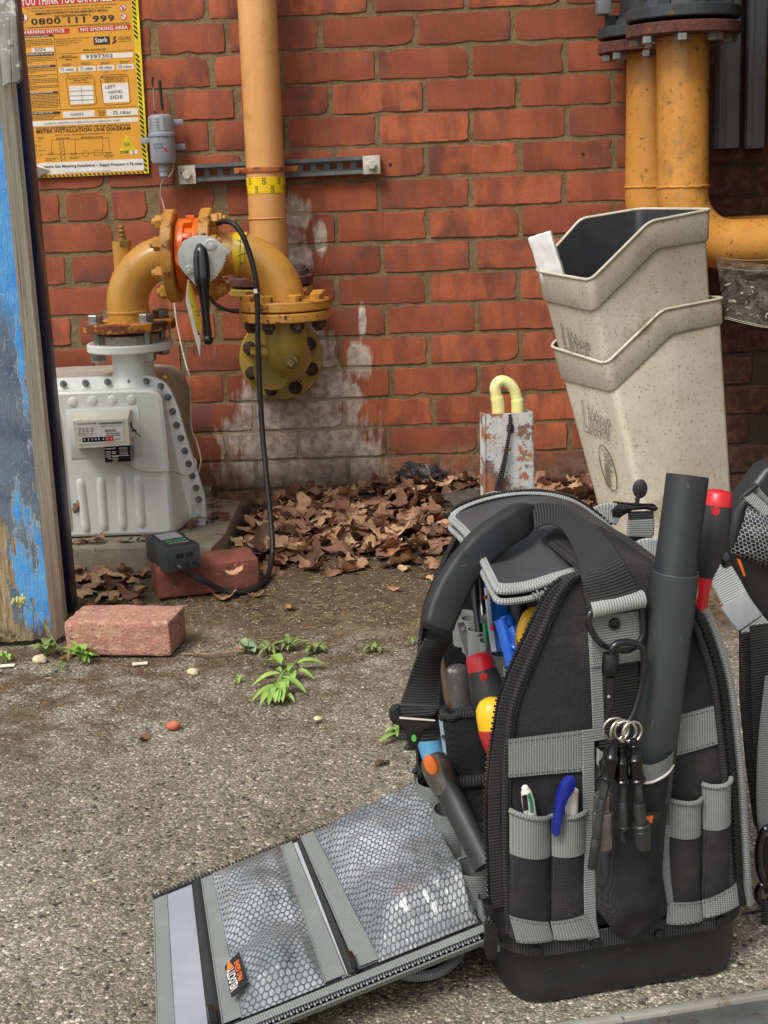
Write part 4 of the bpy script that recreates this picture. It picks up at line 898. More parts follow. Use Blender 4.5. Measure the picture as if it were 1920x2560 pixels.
nn = hexbolt('nut', .030, .018, M['zinc']); ringbolts(nn, 'nut', (xm2 - .003, YP, zfl2), -BZ, .08, 4, math.pi / 4 + .1, meter, off=.009)
mb = MB(); mb.ball(W(412, 943, YF + .05), .006, 10, 6, (1, .6, 1)); mb.build('yellow_plug', M['tape'], meter)
# index unit
mb = MB(); mb.prism([W(a, b, yfr - .002) for a, b in ((164, 1026), (346, 1016), (358, 1140), (178, 1148))], .004, NY, bev=.0012); mb.build('backing_plate', M['meterw'], meter)
M['cream'] = mat('dusty_cream_plastic', s3(222, 216, 198), .5, 0, s3(206, 198, 176), 10, ((s3(150, 136, 108), 60, .64, .1),), (60, .05, .001))
def i8(x, y, d): return W(180 + x / 8.295, 1000 + y / 8.295, d)

mb = MB(); loft(mb, [[i8(*p, yfr - .004) for p in ((1245, 200), (1268, 930), (110, 1000), (35, 240))], [i8(*p, -.505) for p in ((1200, 208), (1215, 935), (105, 1000), (38, 247))], [i8(*p, -.540) for p in ((1158, 385), (1200, 935), (96, 1008), (18, 440))]]); body = mb.build('index_housing', M['cream'], meter)
mb = MB(); mb.prism([i8(*p, -.5412) for p in ((1045, 408), (1092, 862), (132, 925), (84, 458))], .0008, NY); lab = mb.build('index_label', M['white'], body, smooth=0)
mb = MB(); dL = -.5418
def t8(mb, s, x0, y0, x1, y1, h, b=0, d=None): text_on(mb, s, i8(x0, y0, d or dL), i8(x1, y1, d or dL), h / 8.295 / 1180, NY, b, .0003)
t8(mb, 'Honeywell BK-G40M', 112, 510, 500, 492, 30, 1); t8(mb, 'M065 K29972 21 D6', 604, 560, 1012, 542, 28); t8(mb, 'MDK065', 690, 660, 920, 648, 42, 1); t8(mb, 'GMT', 830, 596, 880, 592, 18); t8(mb, 'C E', 140, 752, 218, 748, 34, 1); t8(mb, '0102 19 0102', 228, 748, 430, 740, 22)
t8(mb, 'V', 144, 860, 188, 858, 44, 1); t8(mb, 'm\u00b3', 904, 836, 990, 830, 40, 1)
for k in range(34):
    x = 556 + k * 14.4; mb.prism([i8(x, 466 - (x - 556) * .05, dL), i8(x + qq.choice((4, 6, 9)), 466 - (x - 556) * .05, dL), i8(x + 6, 512 - (x - 556) * .05, dL), i8(x, 512 - (x - 556) * .05, dL)], .0002, NY)
for r_ in range(4):
    for c_ in range(4): 
        x = 128 + c_ * 80 + (0 if c_ < 3 else 20); y = 585 + r_ * 36 - c_ * 4; mb.prism([i8(x, y, dL), i8(x + 58, y - 3, dL), i8(x + 58, y + 7, dL), i8(x, y + 10, dL)], .0002, NY)
for r_ in range(2): mb.prism([i8(700, 690 + r_ * 40, dL), i8(1000, 678 + r_ * 40, dL), i8(1000, 690 + r_ * 40, dL), i8(700, 702 + r_ * 40, dL)], .0002, NY)
mb.build('index_print', M['ink'], body, smooth=0)
mb = MB(); mb.prism([i8(*p, -.5416) for p in ((212, 782), (690, 760), (694, 858), (216, 876))], .0006, NY); mb.build('counter_window', M['blackgloss'], body, smooth=0)
mb = MB(); mb.prism([i8(*p, -.5416) for p in ((692, 758), (858, 750), (864, 848), (696, 858))], .0006, NY); mb.build('red_counter_window', M['red'], body, smooth=0)
mb = MB()
for s_, x in (('0', 248), ('3', 328), ('5', 408), ('0', 482), ('1', 556), ('4', 636)): t8(mb, s_, x, 846 - (x - 248) * .045, x + (32 if s_ != '1' else 18), 844 - (x - 248) * .045, 44, 1, -.5424)
for s_, x in (('0', 716), ('0', 806)): t8(mb, s_, x, 822, x + 30, 820, 40, 1, -.5424)
mb.build('counter_digits', M['white'], body, smooth=0)
mb = MB(); loft(mb, [[i8(*p, -.487) for p in ((1290, 950), (1290, 1240), (700, 1290), (680, 960))], [i8(*p, -.536) for p in ((1208, 945), (1215, 1272), (690, 1292), (668, 966))]]); pul = mb.build('pulse_unit', M['blackgloss'], meter)
mb = MB(); t8(mb, 'Honeywell', 680, 1026, 900, 1014, 34, 1, -.5366); t8(mb, 'IN-Z61', 976, 1010, 1150, 1004, 26, 1, -.5366); t8(mb, 'CE', 828, 1114, 910, 1110, 46, 1, -.5366)
for (x, y, w) in ((980, 1036, 170), (985, 1080, 175), (990, 1116, 170), (695, 1070, 105), (698, 1096, 100), (700, 1124, 95), (690, 1158, 490), (830, 1172, 130), (835, 1205, 130), (838, 1236, 125), (840, 1268, 120), (705, 1180, 100), (745, 1215, 80)): mb.prism([i8(x, y, -.5366), i8(x + w, y - w * .03, -.5366), i8(x + w, y - w * .03 + 8, -.5366), i8(x, y + 8, -.5366)], .0002, NY)
mb.build('unit_print', M['white'], pul, smooth=0)
mb = MB(); mb.box(i8(1250, 715, -.512), (.017, .012, .0095), bev=.0015); mb.build('seal_clip', M['cream'], meter)
mb = MB(); mb.tube(spline([i8(1240, 640, -.52), i8(1290, 640, -.525), i8(1345, 690, -.525), i8(1430, 765, -.52)], 5), .0012, 6); mb.tube(spline([i8(1228, 460, -.51), i8(1236, 560, -.515), i8(1300, 630, -.52), i8(1340, 634, -.52)], 5), .002, 6); mb.build('seal_wire', M['blackrub'], meter)

# ------------------------------------------------------------------ telemetry logger on the wall
YL = -.055
log = thing('telemetry_logger', 'grey cylindrical data logger with two aerials beside the warning sign', 'data logger', W(408, 415, YL))
M['lgrey'] = mat('light_grey_plastic', s3(150, 156, 164), .42, 0, s3(138, 144, 152), 10, ((s3(110, 104, 92), 80, .7, .08),), (60, .04, .001))
a, b = W(401, 286, YL), W(410, 412, YL); ax_ = (a - b).normalized(); Hh = (a - b).length; rL = .0305
mb = MB(); mb.lathe(b, ax_, [(.014, 0), (.026, .004), (.0295, .012), (.0295, Hh * .56), (.0318, Hh * .565), (.0318, Hh * .62), (.0300, Hh * .64), (.0300, Hh - .012), (.027, Hh - .003), (.018, Hh)], 40); body = mb.build('body', M['lgrey'], log)
def cylpt(u, h, r): return b + ax_ * h + Vector((math.sin(u) * r, -math.cos(u) * r, 0))
def cyl_patch(name, m, u0, u1, h0, h1, r, par):
    mb = MB(); mb.grid(lambda s, t: cylpt(u0 + (u1 - u0) * s, h0 + (h1 - h0) * t, r), 8, 1); return mb.build(name, m, par)
def cyl_text(mb, s, u0, u1, h, hh, r, bold=0):
    v, f = text2d(s, bold); mb.add([cylpt(u0 + (u1 - u0) * x, h + y * hh, r) for x, y in v], f)
M['foil'] = flat('silver_foil_label', s3(190, 192, 194), .3, .6)
fo = cyl_patch('foil_label', M['foil'], -1.1, .75, Hh * .68, Hh * .93, .0306, body)
mb = MB()
for k in range(4): cyl_text(mb, ('SERIAL 10 4711', 'METER LOGGER', 'IP68 LITHIUM', 'EX II 1G 2021')[k], -.95, .0, Hh * (.88 - k * .055), .0032, .0309); cyl_text(mb, 'CE', .3, .5, Hh * (.88 - k * .055), .0032, .0309)
mb.build('label_print', M['ink'], fo, smooth=0)
M['dgrey'] = flat('grey_print', s3(96, 102, 106), .6)
fo = cyl_patch('brand_label', M['dgrey'], -.62, .18, Hh * .32, Hh * .43, .0300, body); mb = MB(); cyl_text(mb, 'Stark', -.5, .06, Hh * .345, .0085, .0304, 1); mb.build('label_print', M['lgrey'], fo, smooth=0)
mb = MB()
for k in range(5): cyl_text(mb, 'logger data service number', -.55, .1, Hh * (.28 - k * .04), .0018, .0302)
mb.build('small_print', M['dgrey'], body, smooth=0)
mb = MB(); mb.add([cylpt(.36 + .15 * math.cos(t), Hh * .30 + .0045 * math.sin(t), .0304) for t in np.linspace(0, 6.28, 17)[:-1]], [tuple(range(16))]); mb.build('red_dot', M['red'], body)
mb = MB(); mb.lathe(W(411.5, 443, YL), ax_, [(.009, 0), (.0115, .002), (.0115, .016)], 8); mb.lathe(W(411, 427, YL), ax_, [(.0135, 0), (.0135, .008), (.012, .016)], 20); mb.build('cable_gland', M['lgrey'], log)
for (px, py) in ((444, 306), (450, 367), (366, 352)):
    mb = MB(); mb.box(W(px, py, -.03), (.026, .003, .014), bev=.001); mb.cyl(W(px + 4, py, -.0315), W(px + 4, py, -.0345), .0035, 12); mb.build('bracket', M['lgrey'], log)
mb = MB(); mb.tube([W(408, 290, YL), W(406, 274, YL)], [.0034, .0022], 8); mb.build('aerial_ferrule', M['brass'], log)
mb = MB(); mb.tube([W(406, 275, YL), W(402, 235, YL), W(398.5, 201, YL)], .0036, 10); mb.build('aerial', M['blackrub'], log)
mb = MB(); mb.tube(spline([W(387, 285, YL), W(385.5, 260, YL), W(383, 218, YL)], 4), .0011, 6); w2 = mb.build('wire_aerial', M['lgrey'], log)
mb = MB(); mb.tube(spline([W(383, 220, YL), W(381, 208, YL), W(382, 193, YL)], 4), [.0011] * 3 + [.0022] * 3 + [.0028] * 3, 8); mb.tube([W(387.5, 288, YL), W(387, 277, YL)], .002, 8); mb.build('wire_tip', M['blackrub'], log)
M['wcable'] = mat('cream_white_cable', s3(206, 200, 184), .5, 0, s3(176, 166, 142), 30)
hose('signal_cable', 'thin cream cable dropping from grey logger to the meter pulse unit', [W(412, 443, YL), W(403, 462, -.04), W(402.5, 478, -.03), W(404, 495, -.02), W(413, 532, -.02), W(424, 620, -.03), W(430, 696, -.05), W(439, 787, -.08), W(452, 857, -.11), W(466, 915, -.14), W(476, 955, -.20), W(478, 1062, -.30), W(490, 1100, -.34), W(500, 1135, -.37), W(502, 1156, -.38), W(497, 1178, -.378), W(491, 1183, -.38), W(486, 1172, -.37), W(484.5, 1158, -.38), W(485.5, 1147, -.398), W(490, 1158, -.412), W(484, 1176, -.415), W(470, 1187, -.42), W(455, 1187, -.43), W(426, 1176, -.49), W(393, 1179.5, -.492), W(344, 1174.6, -.495), W(318, 1161, -.51)], .0019, M['wcable'], 'cable', 8)
hose('spare_wire_end', 'short cream wire loop sticking out of the logger gland', [W(414, 443, YL), W(424, 440, YL - .005), W(432, 425, YL), W(433, 405, -.03)], .0018, M['wcable'], 'wire', 8)

# ------------------------------------------------------------------ loose bricks and the handheld gauge
def rough_box(o, e1, e2, e3, nn=(16, 9, 6), amp=.0016, bev=.004, seed=0):
    bm = bmesh.new(); bmesh.ops.create_cube(bm, size=1); L1, L2, L3 = e1.length, e2.length, e3.length; bmesh.ops.scale(bm, vec=(L1, L2, L3), verts=bm.verts)
    bmesh.ops.bevel(bm, geom=list(bm.edges), offset=bev, segments=2, affect='EDGES', profile=.5); bmesh.ops.triangulate(bm, faces=bm.faces)
    bmesh.ops.subdivide_edges(bm, edges=[e for e in bm.edges if e.calc_length() > .02], cuts=4, use_grid_fill=True); bmesh.ops.subdivide_edges(bm, edges=[e for e in bm.edges if e.calc_length() > .012], cuts=1)
    bmesh.ops.recalc_face_normals(bm, faces=bm.faces); bm.normal_update()
    for v in bm.verts:
        q = v.co * 60 + Vector((seed * 7.1, 0, 0)); v.co += v.normal * (amp * noise.noise(q) + amp * .8 * noise.noise(q * 2.7))
    m = Matrix((e1.normalized(), e2.normalized(), e3.normalized())).transposed(); c = o + (e1 + e2 + e3) / 2
    bm.verts.index_update(); r = ([m @ v.co + c for v in bm.verts], [tuple(v.index for v in f.verts) for f in bm.faces]); bm.free(); return r
M['pinkb'] = mat('pink_concrete_paver', s3(190, 142, 124), .92, 0, s3(170, 116, 102), 22, ((s3(206, 170, 146), 90, .56, .1), (s3(124, 92, 80), 130, .60, .08), (s3(204, 104, 94), 18, .66, .12)), ((190, .9, .004), (50, .4, .004)))
a, b, c = G(168, 1641), G(428, 1644), G(487, 1594); e1 = b - a; e2 = (c - b); e2 = e2 - e1.normalized() * e2.dot(e1.normalized()); 
v, f = rough_box(a + Vector((0, 0, .002)), e1, e2.normalized() * .1, Vector((0, 0, .062)), seed=1, amp=.0022); mb = MB(); mb.add(v, f); tag(mb.build('paving_brick', M['pinkb'], smooth=60), 'pale pink brick lying alone on tarmac beside the blue door', 'brick')
M['redb'] = mat('dark_red_brick', s3(138, 78, 62), .9, 0, s3(108, 64, 52), 22, ((s3(210, 184, 160), 85, .685, .03), (s3(92, 56, 44), 60, .62, .08)), ((130, .5, .003), (40, .3, .004)))
a = G(397, 1501); b = G(545, 1483); c = G(368, 1473); e1 = (b - a).normalized(); e2 = Vector((-e1.y, e1.x, 0))
v, f = rough_box(a + Vector((0, 0, .001)), e1 * .205, e2 * .1, Vector((0, 0, .062)), seed=2); mb = MB(); mb.add(v, f); tag(mb.build('loose_brick', M['redb'], smooth=60), 'dark red speckled brick carrying the black handheld gauge', 'brick')
gz = .0645; a = G(416, 1433, gz); b = G(508, 1418, gz); c = G(366, 1402, gz); ex = (b - a); wX = ex.length; ex = ex.normalized(); ey = (c - a); lY = ey.length; ey = (ey - ex * ey.dot(ex)).normalized(); lY = max(lY, .135)
gau = thing('handheld_gauge', 'black handheld pressure gauge with grey screen resting on red brick', 'gauge', a + ex * wX / 2 + ey * lY / 2)
def gp(x, y, z): return a + ex * x * wX + ey * y * lY + Vector((0, 0, z))
M['gbody'] = mat('charcoal_rubber_case', s3(52, 57, 58), .5, 0, s3(44, 48, 49), 30, (), (120, .08, .001))
hg = .048; mb = MB(); sec = [(.0, .1), (.06, 0), (.94, 0), (1, .1), (1, .30), (.95, .36), (.95, .66), (1, .74), (1.0, .94), (.9, 1), (.1, 1), (.0, .94), (0, .74), (.05, .66), (.05, .36), (0, .3)]
mb.prism([gp(x, y, hg) for x, y in sec], hg, BZ, bev=.005); cas = mb.build('case', M['gbody'], gau)
mb = MB(); mb.prism([gp(x, y, hg + .0012) for x, y in ((.1, .08), (.9, .08), (.86, .93), (.14, .93))], .0012, BZ, bev=.0006); mb.build('face_panel', M['blackrub'], cas)
M['lcd'] = mat('lcd_glass', s3(168, 170, 182), .12, 0, s3(150, 152, 160), 30)
mb = MB(); mb.prism([gp(x, y, hg + .0018) for x, y in ((.2, .50), (.8, .50), (.8, .86), (.2, .86))], .0008, BZ); mb.build('screen', M['lcd'], gau)
mb = MB(); mb.prism([gp(x, y, hg + .0016) for x, y in ((.24, .30), (.8, .30), (.8, .42), (.24, .42))], .0003, BZ); M['green'] = flat('green_print', s3(48, 128, 76), .5); mb.build('green_label', M['green'], gau)
mb = MB(); text_on(mb, 'TPI', gp(.36, .325, hg + .0018), gp(.68, .325, hg + .0018), .007, BZ, 1, .0002); mb.build('label_lettering', M['blackrub'], gau, smooth=0)
mb = MB(); text_on(mb, 'DIGITAL MANOMETER', gp(.24, .2, hg + .0016), gp(.78, .2, hg + .0016), .004, BZ, 1, .0003); mb.build('white_lettering', M['white'], gau, smooth=0)
mb = MB()
for x in (.28, .54): mb.box(gp(x + .1, -.002, .031), (wX * .2, .002, .009), m=rot_to(BZ, ex), bev=.001)
mb.build('port_cover', M['blackgloss'], gau)
mb = MB()
for x in (.30, .54, .76): mb.cyl(gp(x, .01, .016), gp(x, -.07, .016), .005, 12, .0042)
mb.build('hose_port', M['blackrub'], gau)

hp = [(545, 558, -.40), (560, 553, -.43), (584, 560, -.45), (606, 588, -.46), (626, 640, -.465), (638, 690, -.47), (643, 740, -.472), (645, 850, -.475), (649, 960, -.48), (656, 1080, -.50), (666, 1190, -.54), (676, 1290, -.575), (681, 1350, -.60)]
HP = [W(a, b, y) for a, b, y in hp] + [G(680, 1395, .03), G(668, 1442, .009), G(640, 1470, .007), G(600, 1482, .007), W(556, 1475, -.80), W(510, 1453, -.822), W(478, 1437, -.83), gp(.30, -.16, .012), gp(.30, -.02, .016)]
hose('rubber_hose', 'black rubber hose looping from the yellow bend down to the handheld gauge', HP, .0057, M['blackrub'])
mb = MB(); a = W(640.5, 722, -.471); b = W(641.5, 733, -.4715); mb.cyl(a, b, .0064, 14); 
hb_ = bpy.data.objects['rubber_hose']; mb.build('white_band', M['white'], hb_)
# ------------------------------------------------------------------ litter bins
M['bin'] = mat('stained_beige_plastic', s3(216, 209, 190), .55, 0, s3(188, 178, 156), 4, ((s3(150, 136, 108), 150, .58, .12), (s3(96, 82, 64), 190, .685, .05), (s3(70, 58, 46), 110, .735, .03), (s3(160, 146, 118), 9, .58, .2)), ((120, .12, .001),))
M['binin'] = mat('dusty_black_lining', s3(36, 38, 41), .45, 0, s3(48, 50, 52), 16, ((s3(92, 92, 90), 120, .74, .04),))
def round_ring(C_, rad=.16, n=4):
    """closed polygon with its corners rounded"""
    out = []
    for i in range(len(C_)):
        p, a, b = C_[i], C_[i - 1], C_[(i + 1) % len(C_)]
        for k in range(n + 1):
            t = k / n; q0 = p.lerp(a, rad * (1 - t)); q1 = p.lerp(b, rad * t); out.append(q0.lerp(q1, t))
    return out
def bin_(name, label, rim, col, base, inner_d):
    t = thing(name, label, 'litter bin', sum(base, Vector()) / len(base))
    R0 = round_ring(rim, .10); R1 = round_ring(col, .10); R2 = round_ring(base, .12)
    cR = sum(R1, Vector()) / len(R1)
    ins = lambda R_, d: [p + ((sum(R_, Vector()) / len(R_)) - p).normalized() * d for p in R_]
    up = Vector((0, 0, 1))
    mb = MB(); loft(mb, [ins(R2, 0), ins(R1, .006), [p - up * .004 for p in ins(R1, .003)], R1, R0], close_front=False, close_back=True); mb.build('body', M['bin'], t, smooth=55)
    mb = MB(); mb.tube(R0, .0032, 8, closed=True); mb.build('rim', M['bin'], t, smooth=60)
    mb = MB(); loft(mb, [ins(R0, .004), ins([p for p in R1], .012), ins(R2, .02)], close_front=False); mb.f = [f_[::-1] for f_ in mb.f]; mb.build('lining', M['binin'], t, smooth=50); return t
lowr = [W(1374, 866, -.54), W(1515, 910, -.72), W(1656, 775, -.67), W(1812, 745, -.60)]; lowc = [W(1394, 944, -.54), W(1530, 979, -.715), W(1684, 829, -.665), W(1815, 803, -.60)]
sh = Vector((-.055, .18, .0)); 
lowr += [lowr[3] + Vector((-.09, .14, .0)), lowr[2] + Vector((-.11, .14, .0))]; lowc += [lowc[3] + Vector((-.09, .16, 0)), lowc[2] + Vector((-.11, .16, 0))]
fb, nb_, rb2 = G(1523, 1400), G(1646, 1450), G(1843, 1405); lowb = [fb, nb_, nb_.lerp(rb2, .45), rb2, rb2 + Vector((-.07, .12, 0)), fb.lerp(rb2 + Vector((-.07, .12, 0)), .45)]
for p in lowb: p.z = .012
# order front-left, front-right, step, back-right, back-left, step-left
lb = bin_('litter_bin', 'lower beige litter bin of the leaning stack, with oval emblem on its front', lowr, lowc, lowb, .3)
upr = [W(1337, 677, -.55), W(1476, 701, -.73), W(1623, 554, -.68), W(1782, 523, -.61), W(1600, 522, -.46), W(1452, 547, -.50)]
upc = [W(1350, 747, -.55), W(1484, 777, -.725), W(1647, 615, -.675), W(1780, 595, -.61), W(1602, 600, -.47), W(1470, 620, -.50)]
upb = [W(1425, 1010, -.55), W(1540, 1020, -.685), W(1680, 930, -.645), W(1790, 910, -.59), W(1660, 900, -.48), W(1560, 910, -.5)]
ub = bin_('litter_bin', 'upper beige litter bin nested inside the lower one, with a foam block in it', upr, upc, upb, .3)
def outline_text(mb, s, p0, p1, h, n, w=.0006, bold=1, vert=False):
    v, f = text2d(s, bold); cnt = {}
    for q in f:
        for i in range(len(q)):
            e = tuple(sorted((q[i], q[(i + 1) % len(q)]))); cnt[e] = cnt.get(e, 0) + 1
    p0 = Vector(p0); d = Vector(p1) - p0; n = Vector(n).normalized(); up = n.cross(d).normalized()
    P = [p0 + d * a + up * (h * y) + n * .0006 for a, y in v]
    for (i, j), c in cnt.items():
        if c == 1 and (P[i] - P[j]).length > 1e-5:
            t = (P[j] - P[i]).normalized(); s_ = n.cross(t) * w; b = len(mb.v); mb.add([P[i] + s_, P[j] + s_, P[j] - s_, P[i] - s_], [(0, 1, 2, 3)])
M['emb'] = flat('moulded_letter_outline', s3(58, 50, 40), .8)  # dark line colour drawn around the moulded letters
def fplane(C0, C1, B0, B1):
    n = (C1 - C0).cross((B0 + B1) / 2 - (C0 + C1) / 2).normalized(); n = n if n.dot(CAM - C0) > 0 else -n; return (C0 + C1 + B0 + B1) / 4 + n * .002, n
o1, n1 = fplane(lowc[0], lowc[1], lowb[0], lowb[1]); o1 = lowc[0].lerp(lowc[1], .5) + n1 * .0005 
def c4(x, y): return on_plane(1200 + x / 2.304, 480 + y / 2.304, o1, n1)
mb = MB(); outline_text(mb, 'Litter', c4(600, 1372), c4(762, 1432), .062, n1, .0007); ell = []
for t in np.linspace(0, 2 * math.pi, 33)[:-1]:
    x, y = 738 + 40 * math.cos(t) + 33 * math.sin(t), 1590 + 8 * math.cos(t) + 132 * math.sin(t); ell.append(c4(x, y) + n1 * .0005)
mb.tube(ell, .0009, 4, closed=True); outline_text(mb, 'eValmm', c4(712, 1500), c4(728, 1685), .026, n1, .0006); mb.build('moulded_lettering', M['emb'], lb, smooth=0)
o2, n2 = fplane(upc[0], upc[1], upb[0], upb[1]); o2 = upc[0].lerp(upc[1], .5) + n2 * .0005
def c5(x, y): return on_plane(1200 + x / 2.304, 480 + y / 2.304, o2, n2)
mb = MB(); outline_text(mb, 'Litter', c5(492, 920), c5(650, 985), .06, n2, .0007); mb.build('moulded_lettering', M['emb'], ub, smooth=0)
M['foam'] = mat('white_polystyrene', s3(236, 236, 232), .8, 0, s3(222, 222, 218), 90, (), ((260, .5, .0015), (90, .3, .002)))
A_, B_, C2, D_ = W(1319, 596, -.565), W(1374, 578, -.605), W(1412, 690, -.605), W(1346, 700, -.565)
ex_ = B_ - A_; ez_ = A_ - D_; ez_ = ez_ - ex_.normalized() * ez_.dot(ex_.normalized()); v, f = rough_box(A_ - ez_ * 1.15, ex_, Vector((0.006, .018, .002)), ez_ * 1.15, amp=.0016, bev=.003, seed=4); mb = MB(); mb.add(v, f); tag(mb.build('polystyrene_block', M['foam'], smooth=60), 'white polystyrene block poking out of the upper litter bin', 'foam block')

# ------------------------------------------------------------------ cobwebs
def web_mat(name, dens):
    t = NT(name); p = t.coord(); k = t.ramp(t.noise(22, 6, .75, p, .8), .36, .70, .04, dens); k2 = t.ramp(t.voro(95, 'DISTANCE_TO_EDGE', p), .0, .05, dens * .3, 0); k = t.math('MAXIMUM', k, k2)
    return t.done(s3(160, 150, 138), .9, 0, alpha=k)
M['web'] = web_mat('dusty_cobweb', .42)
mb = MB(); pA, pB, pC, pD = W(1778, 690, -.58), W(1812, 800, -.58), Vector((.955, -.80, .52)), Vector((.955, -.56, .64)); pE = W(1790, 640, -.56)
mb.grid(lambda u, v: (pE.lerp(pB, v)).lerp(pD.lerp(pC, v), u) + Vector((0, 0, -.03 * math.sin(math.pi * u) * (1 - .3 * v) + .008 * noise.noise((u * 7, v * 7, 1)))), 24, 14); web = mb.build('cobweb', M['web'], None, smooth=180); tag(web, 'dusty cobweb sheet stretched between litter bins and dark wall', 'cobweb')
mb = MB(); qw = random.Random(9)
for i in range(70):
    u, v = qw.random(), qw.random() ** .7; p = (pE.lerp(pB, v)).lerp(pD.lerp(pC, v), u) + Vector((0, 0, -.03 * math.sin(math.pi * u) * (1 - .3 * v) - .002))
    d = Vector((qw.gauss(0, 1), qw.gauss(0, 1), qw.gauss(0, .4))).normalized() * qw.uniform(.002, .006); mb.tube([p - d, p + d], qw.uniform(.0005, .0016), 5)
for i in range(4):
    v = qw.random(); a_ = pE.lerp(pB, v); b_ = pD.lerp(pC, min(1, v + qw.gauss(0, .2))); mb.tube([a_.lerp(b_, t) + Vector((0, 0, -.03 * math.sin(math.pi * t))) for t in np.linspace(0, 1, 9)], .0005, 4)
mb.build('web_debris', M['wcable'], web)['kind'] = 'stuff'
mb = MB(); cwb = G(505, 1290, .06)
mb.grid(lambda u, v: W(478 + 50 * u, 1215 + 90 * v, -.41 - .05 * u * v + .006 * noise.noise((u * 6, v * 6, 3))), 12, 12); tag(mb.build('cobweb', M['web'], None, smooth=180), 'small grey cobweb at the foot of the meter flange', 'cobweb')

# ------------------------------------------------------------------ old blue door
DP = G(0, 1616); DN = Vector((0.03, -1, 0)).normalized()
def D(px, py, d=0.0): return on_plane(px, py, DP + DN * d, DN)
def door_mat():
    t = NT('flaking_blue_paint'); p = t.pos(); z = t.sep(p)[2]; w = t.stretch(p, (1, 1, .24))
    c = t.mix(t.ramp(t.noise(14, 5, .7, p), .35, .7), s3(98, 114, 128), s3(66, 82, 100)); c = t.mix(t.ramp(t.noise(130, 3, .6, w), .5, .7, 0, .4), c, s3(112, 122, 128))
    xx = t.math('SUBTRACT', t.math('MULTIPLY', t.sep(p)[0], 3.2), -2.02); bl = t.noise(15, 8, .68, w)
    blue = t.ramp(t.math('ADD', bl, t.math('MULTIPLY', xx, .9)), .57, .585); up = t.ramp(t.math('ADD', z, t.math('MULTIPLY', bl, .5)), .75, .9); blue = t.math('MAXIMUM', blue, t.math('MULTIPLY', up, t.ramp(bl, .35, .37)))
    edge = t.ramp(t.math('ADD', bl, t.math('MULTIPLY', xx, .9)), .555, .57); edge2 = t.math('SUBTRACT', edge, blue)
    c = t.mix(blue, c, t.mix(t.ramp(t.noise(30, 4, .6, p), .3, .7), s3(48, 132, 206), s3(92, 160, 214))); c = t.mix(t.math('MULTIPLY', t.math('MAXIMUM', edge2, 0.0), .55), c, s3(196, 204, 206))
    crack = t.ramp(t.voro(150, 'DISTANCE_TO_EDGE', w), .0, .06, 1, 0); c = t.mix(t.math('MULTIPLY', crack, .3), c, s3(160, 170, 176))
    bare = t.ramp(t.math('SUBTRACT', t.noise(17, 5, .65, w), t.math('MULTIPLY', z, .22)), .50, .53); grain = t.mix(t.ramp(t.noise(50, 5, .7, t.stretch(p, (4, 4, .25))), .3, .7), s3(112, 92, 66), s3(176, 156, 120)); c = t.mix(bare, c, grain)
    rot = t.ramp(t.math('ADD', z, t.math('MULTIPLY', t.math('SUBTRACT', t.noise(22, 5, .7, p), .5), .1)), .012, .05, 1, 0); c = t.mix(rot, c, t.mix(t.ramp(t.noise(80, 4, .7, p), .4, .6), s3(66, 52, 38), s3(150, 130, 98)))
    h = t.math('ADD', t.math('MULTIPLY', blue, .7), t.math('MULTIPLY', bare, -.7)); h = t.math('SUBTRACT', h, t.math('MULTIPLY', crack, .4))
    return t.done(c, .55, 0, t.bump(t.noise(60, 5, .7, p), .25, .002, t.bump(h, .9, .0015)))
def wood_mat():
    t = NT('bare_weathered_wood'); p = t.pos(); g = t.noise(60, 5, .7, t.stretch(p, (3, 3, .10)))
    c = t.mix(t.ramp(g, .3, .7), s3(192, 182, 162), s3(232, 224, 208)); c = t.mix(t.ramp(t.noise(34, 4, .7, t.stretch(p, (5, 5, .12))), .62, .68), c, s3(82, 72, 58)); c = t.mix(t.ramp(t.noise(7, 5, .65, t.stretch(p, (1, 1, .6))), .58, .62), c, s3(214, 206, 190)); c = t.mix(t.ramp(t.sep(p)[2], .0, .4, .4, 0), c, s3(150, 118, 78), 'MULTIPLY')
    return t.done(c, .85, 0, t.bump(g, .7, .003))
M['door'] = door_mat(); M['wood'] = wood_mat(); M['navy'] = mat('navy_gloss_paint', s3(30, 42, 78), .35, 0, s3(24, 34, 62), 20, ((s3(190, 196, 200), 40, .74, .02), (s3(70, 130, 190), 22, .80, .02)), (60, .1, .001), stretch=(1, 1, .2))
door = thing('wooden_door', 'old wooden door with flaking blue paint and bare timber edge at left', 'door', D(60, 1612))
p0 = D(131, 1611); p1 = D(163, 1600, -.024); zlo, zhi = .004, 1.55; lft = D(-420, 1600)
qd = random.Random(2)
mb = MB(); mb.grid(lambda u, v: Vector((lft.x + (p0.x - lft.x) * u, lft.y + (p0.y - lft.y) * u, (zlo + (.004 * noise.noise((u * 23, 0, 0)) + .005 if v == 0 else 0)) + (zhi - zlo) * v)), 90, 2); mb.add([Vector((lft.x, lft.y + .045, zlo)), Vector((lft.x, lft.y + .045, zhi)), lft.copy() * 1, lft.copy() * 1], [(0, 1, 2)]) if False else None
back_ = Vector((0, .046, 0)); mb.add([Vector((q_.x, q_.y, z)) + back_ for q_ in (lft, p0) for z in (.01, zhi)], [(0, 1, 3, 2)])
mb.build('leaf', M['door'], door, smooth=30)
mb = MB(); pm = p0.lerp(p1, .5) + Vector((-.0012, -.0012, 0))
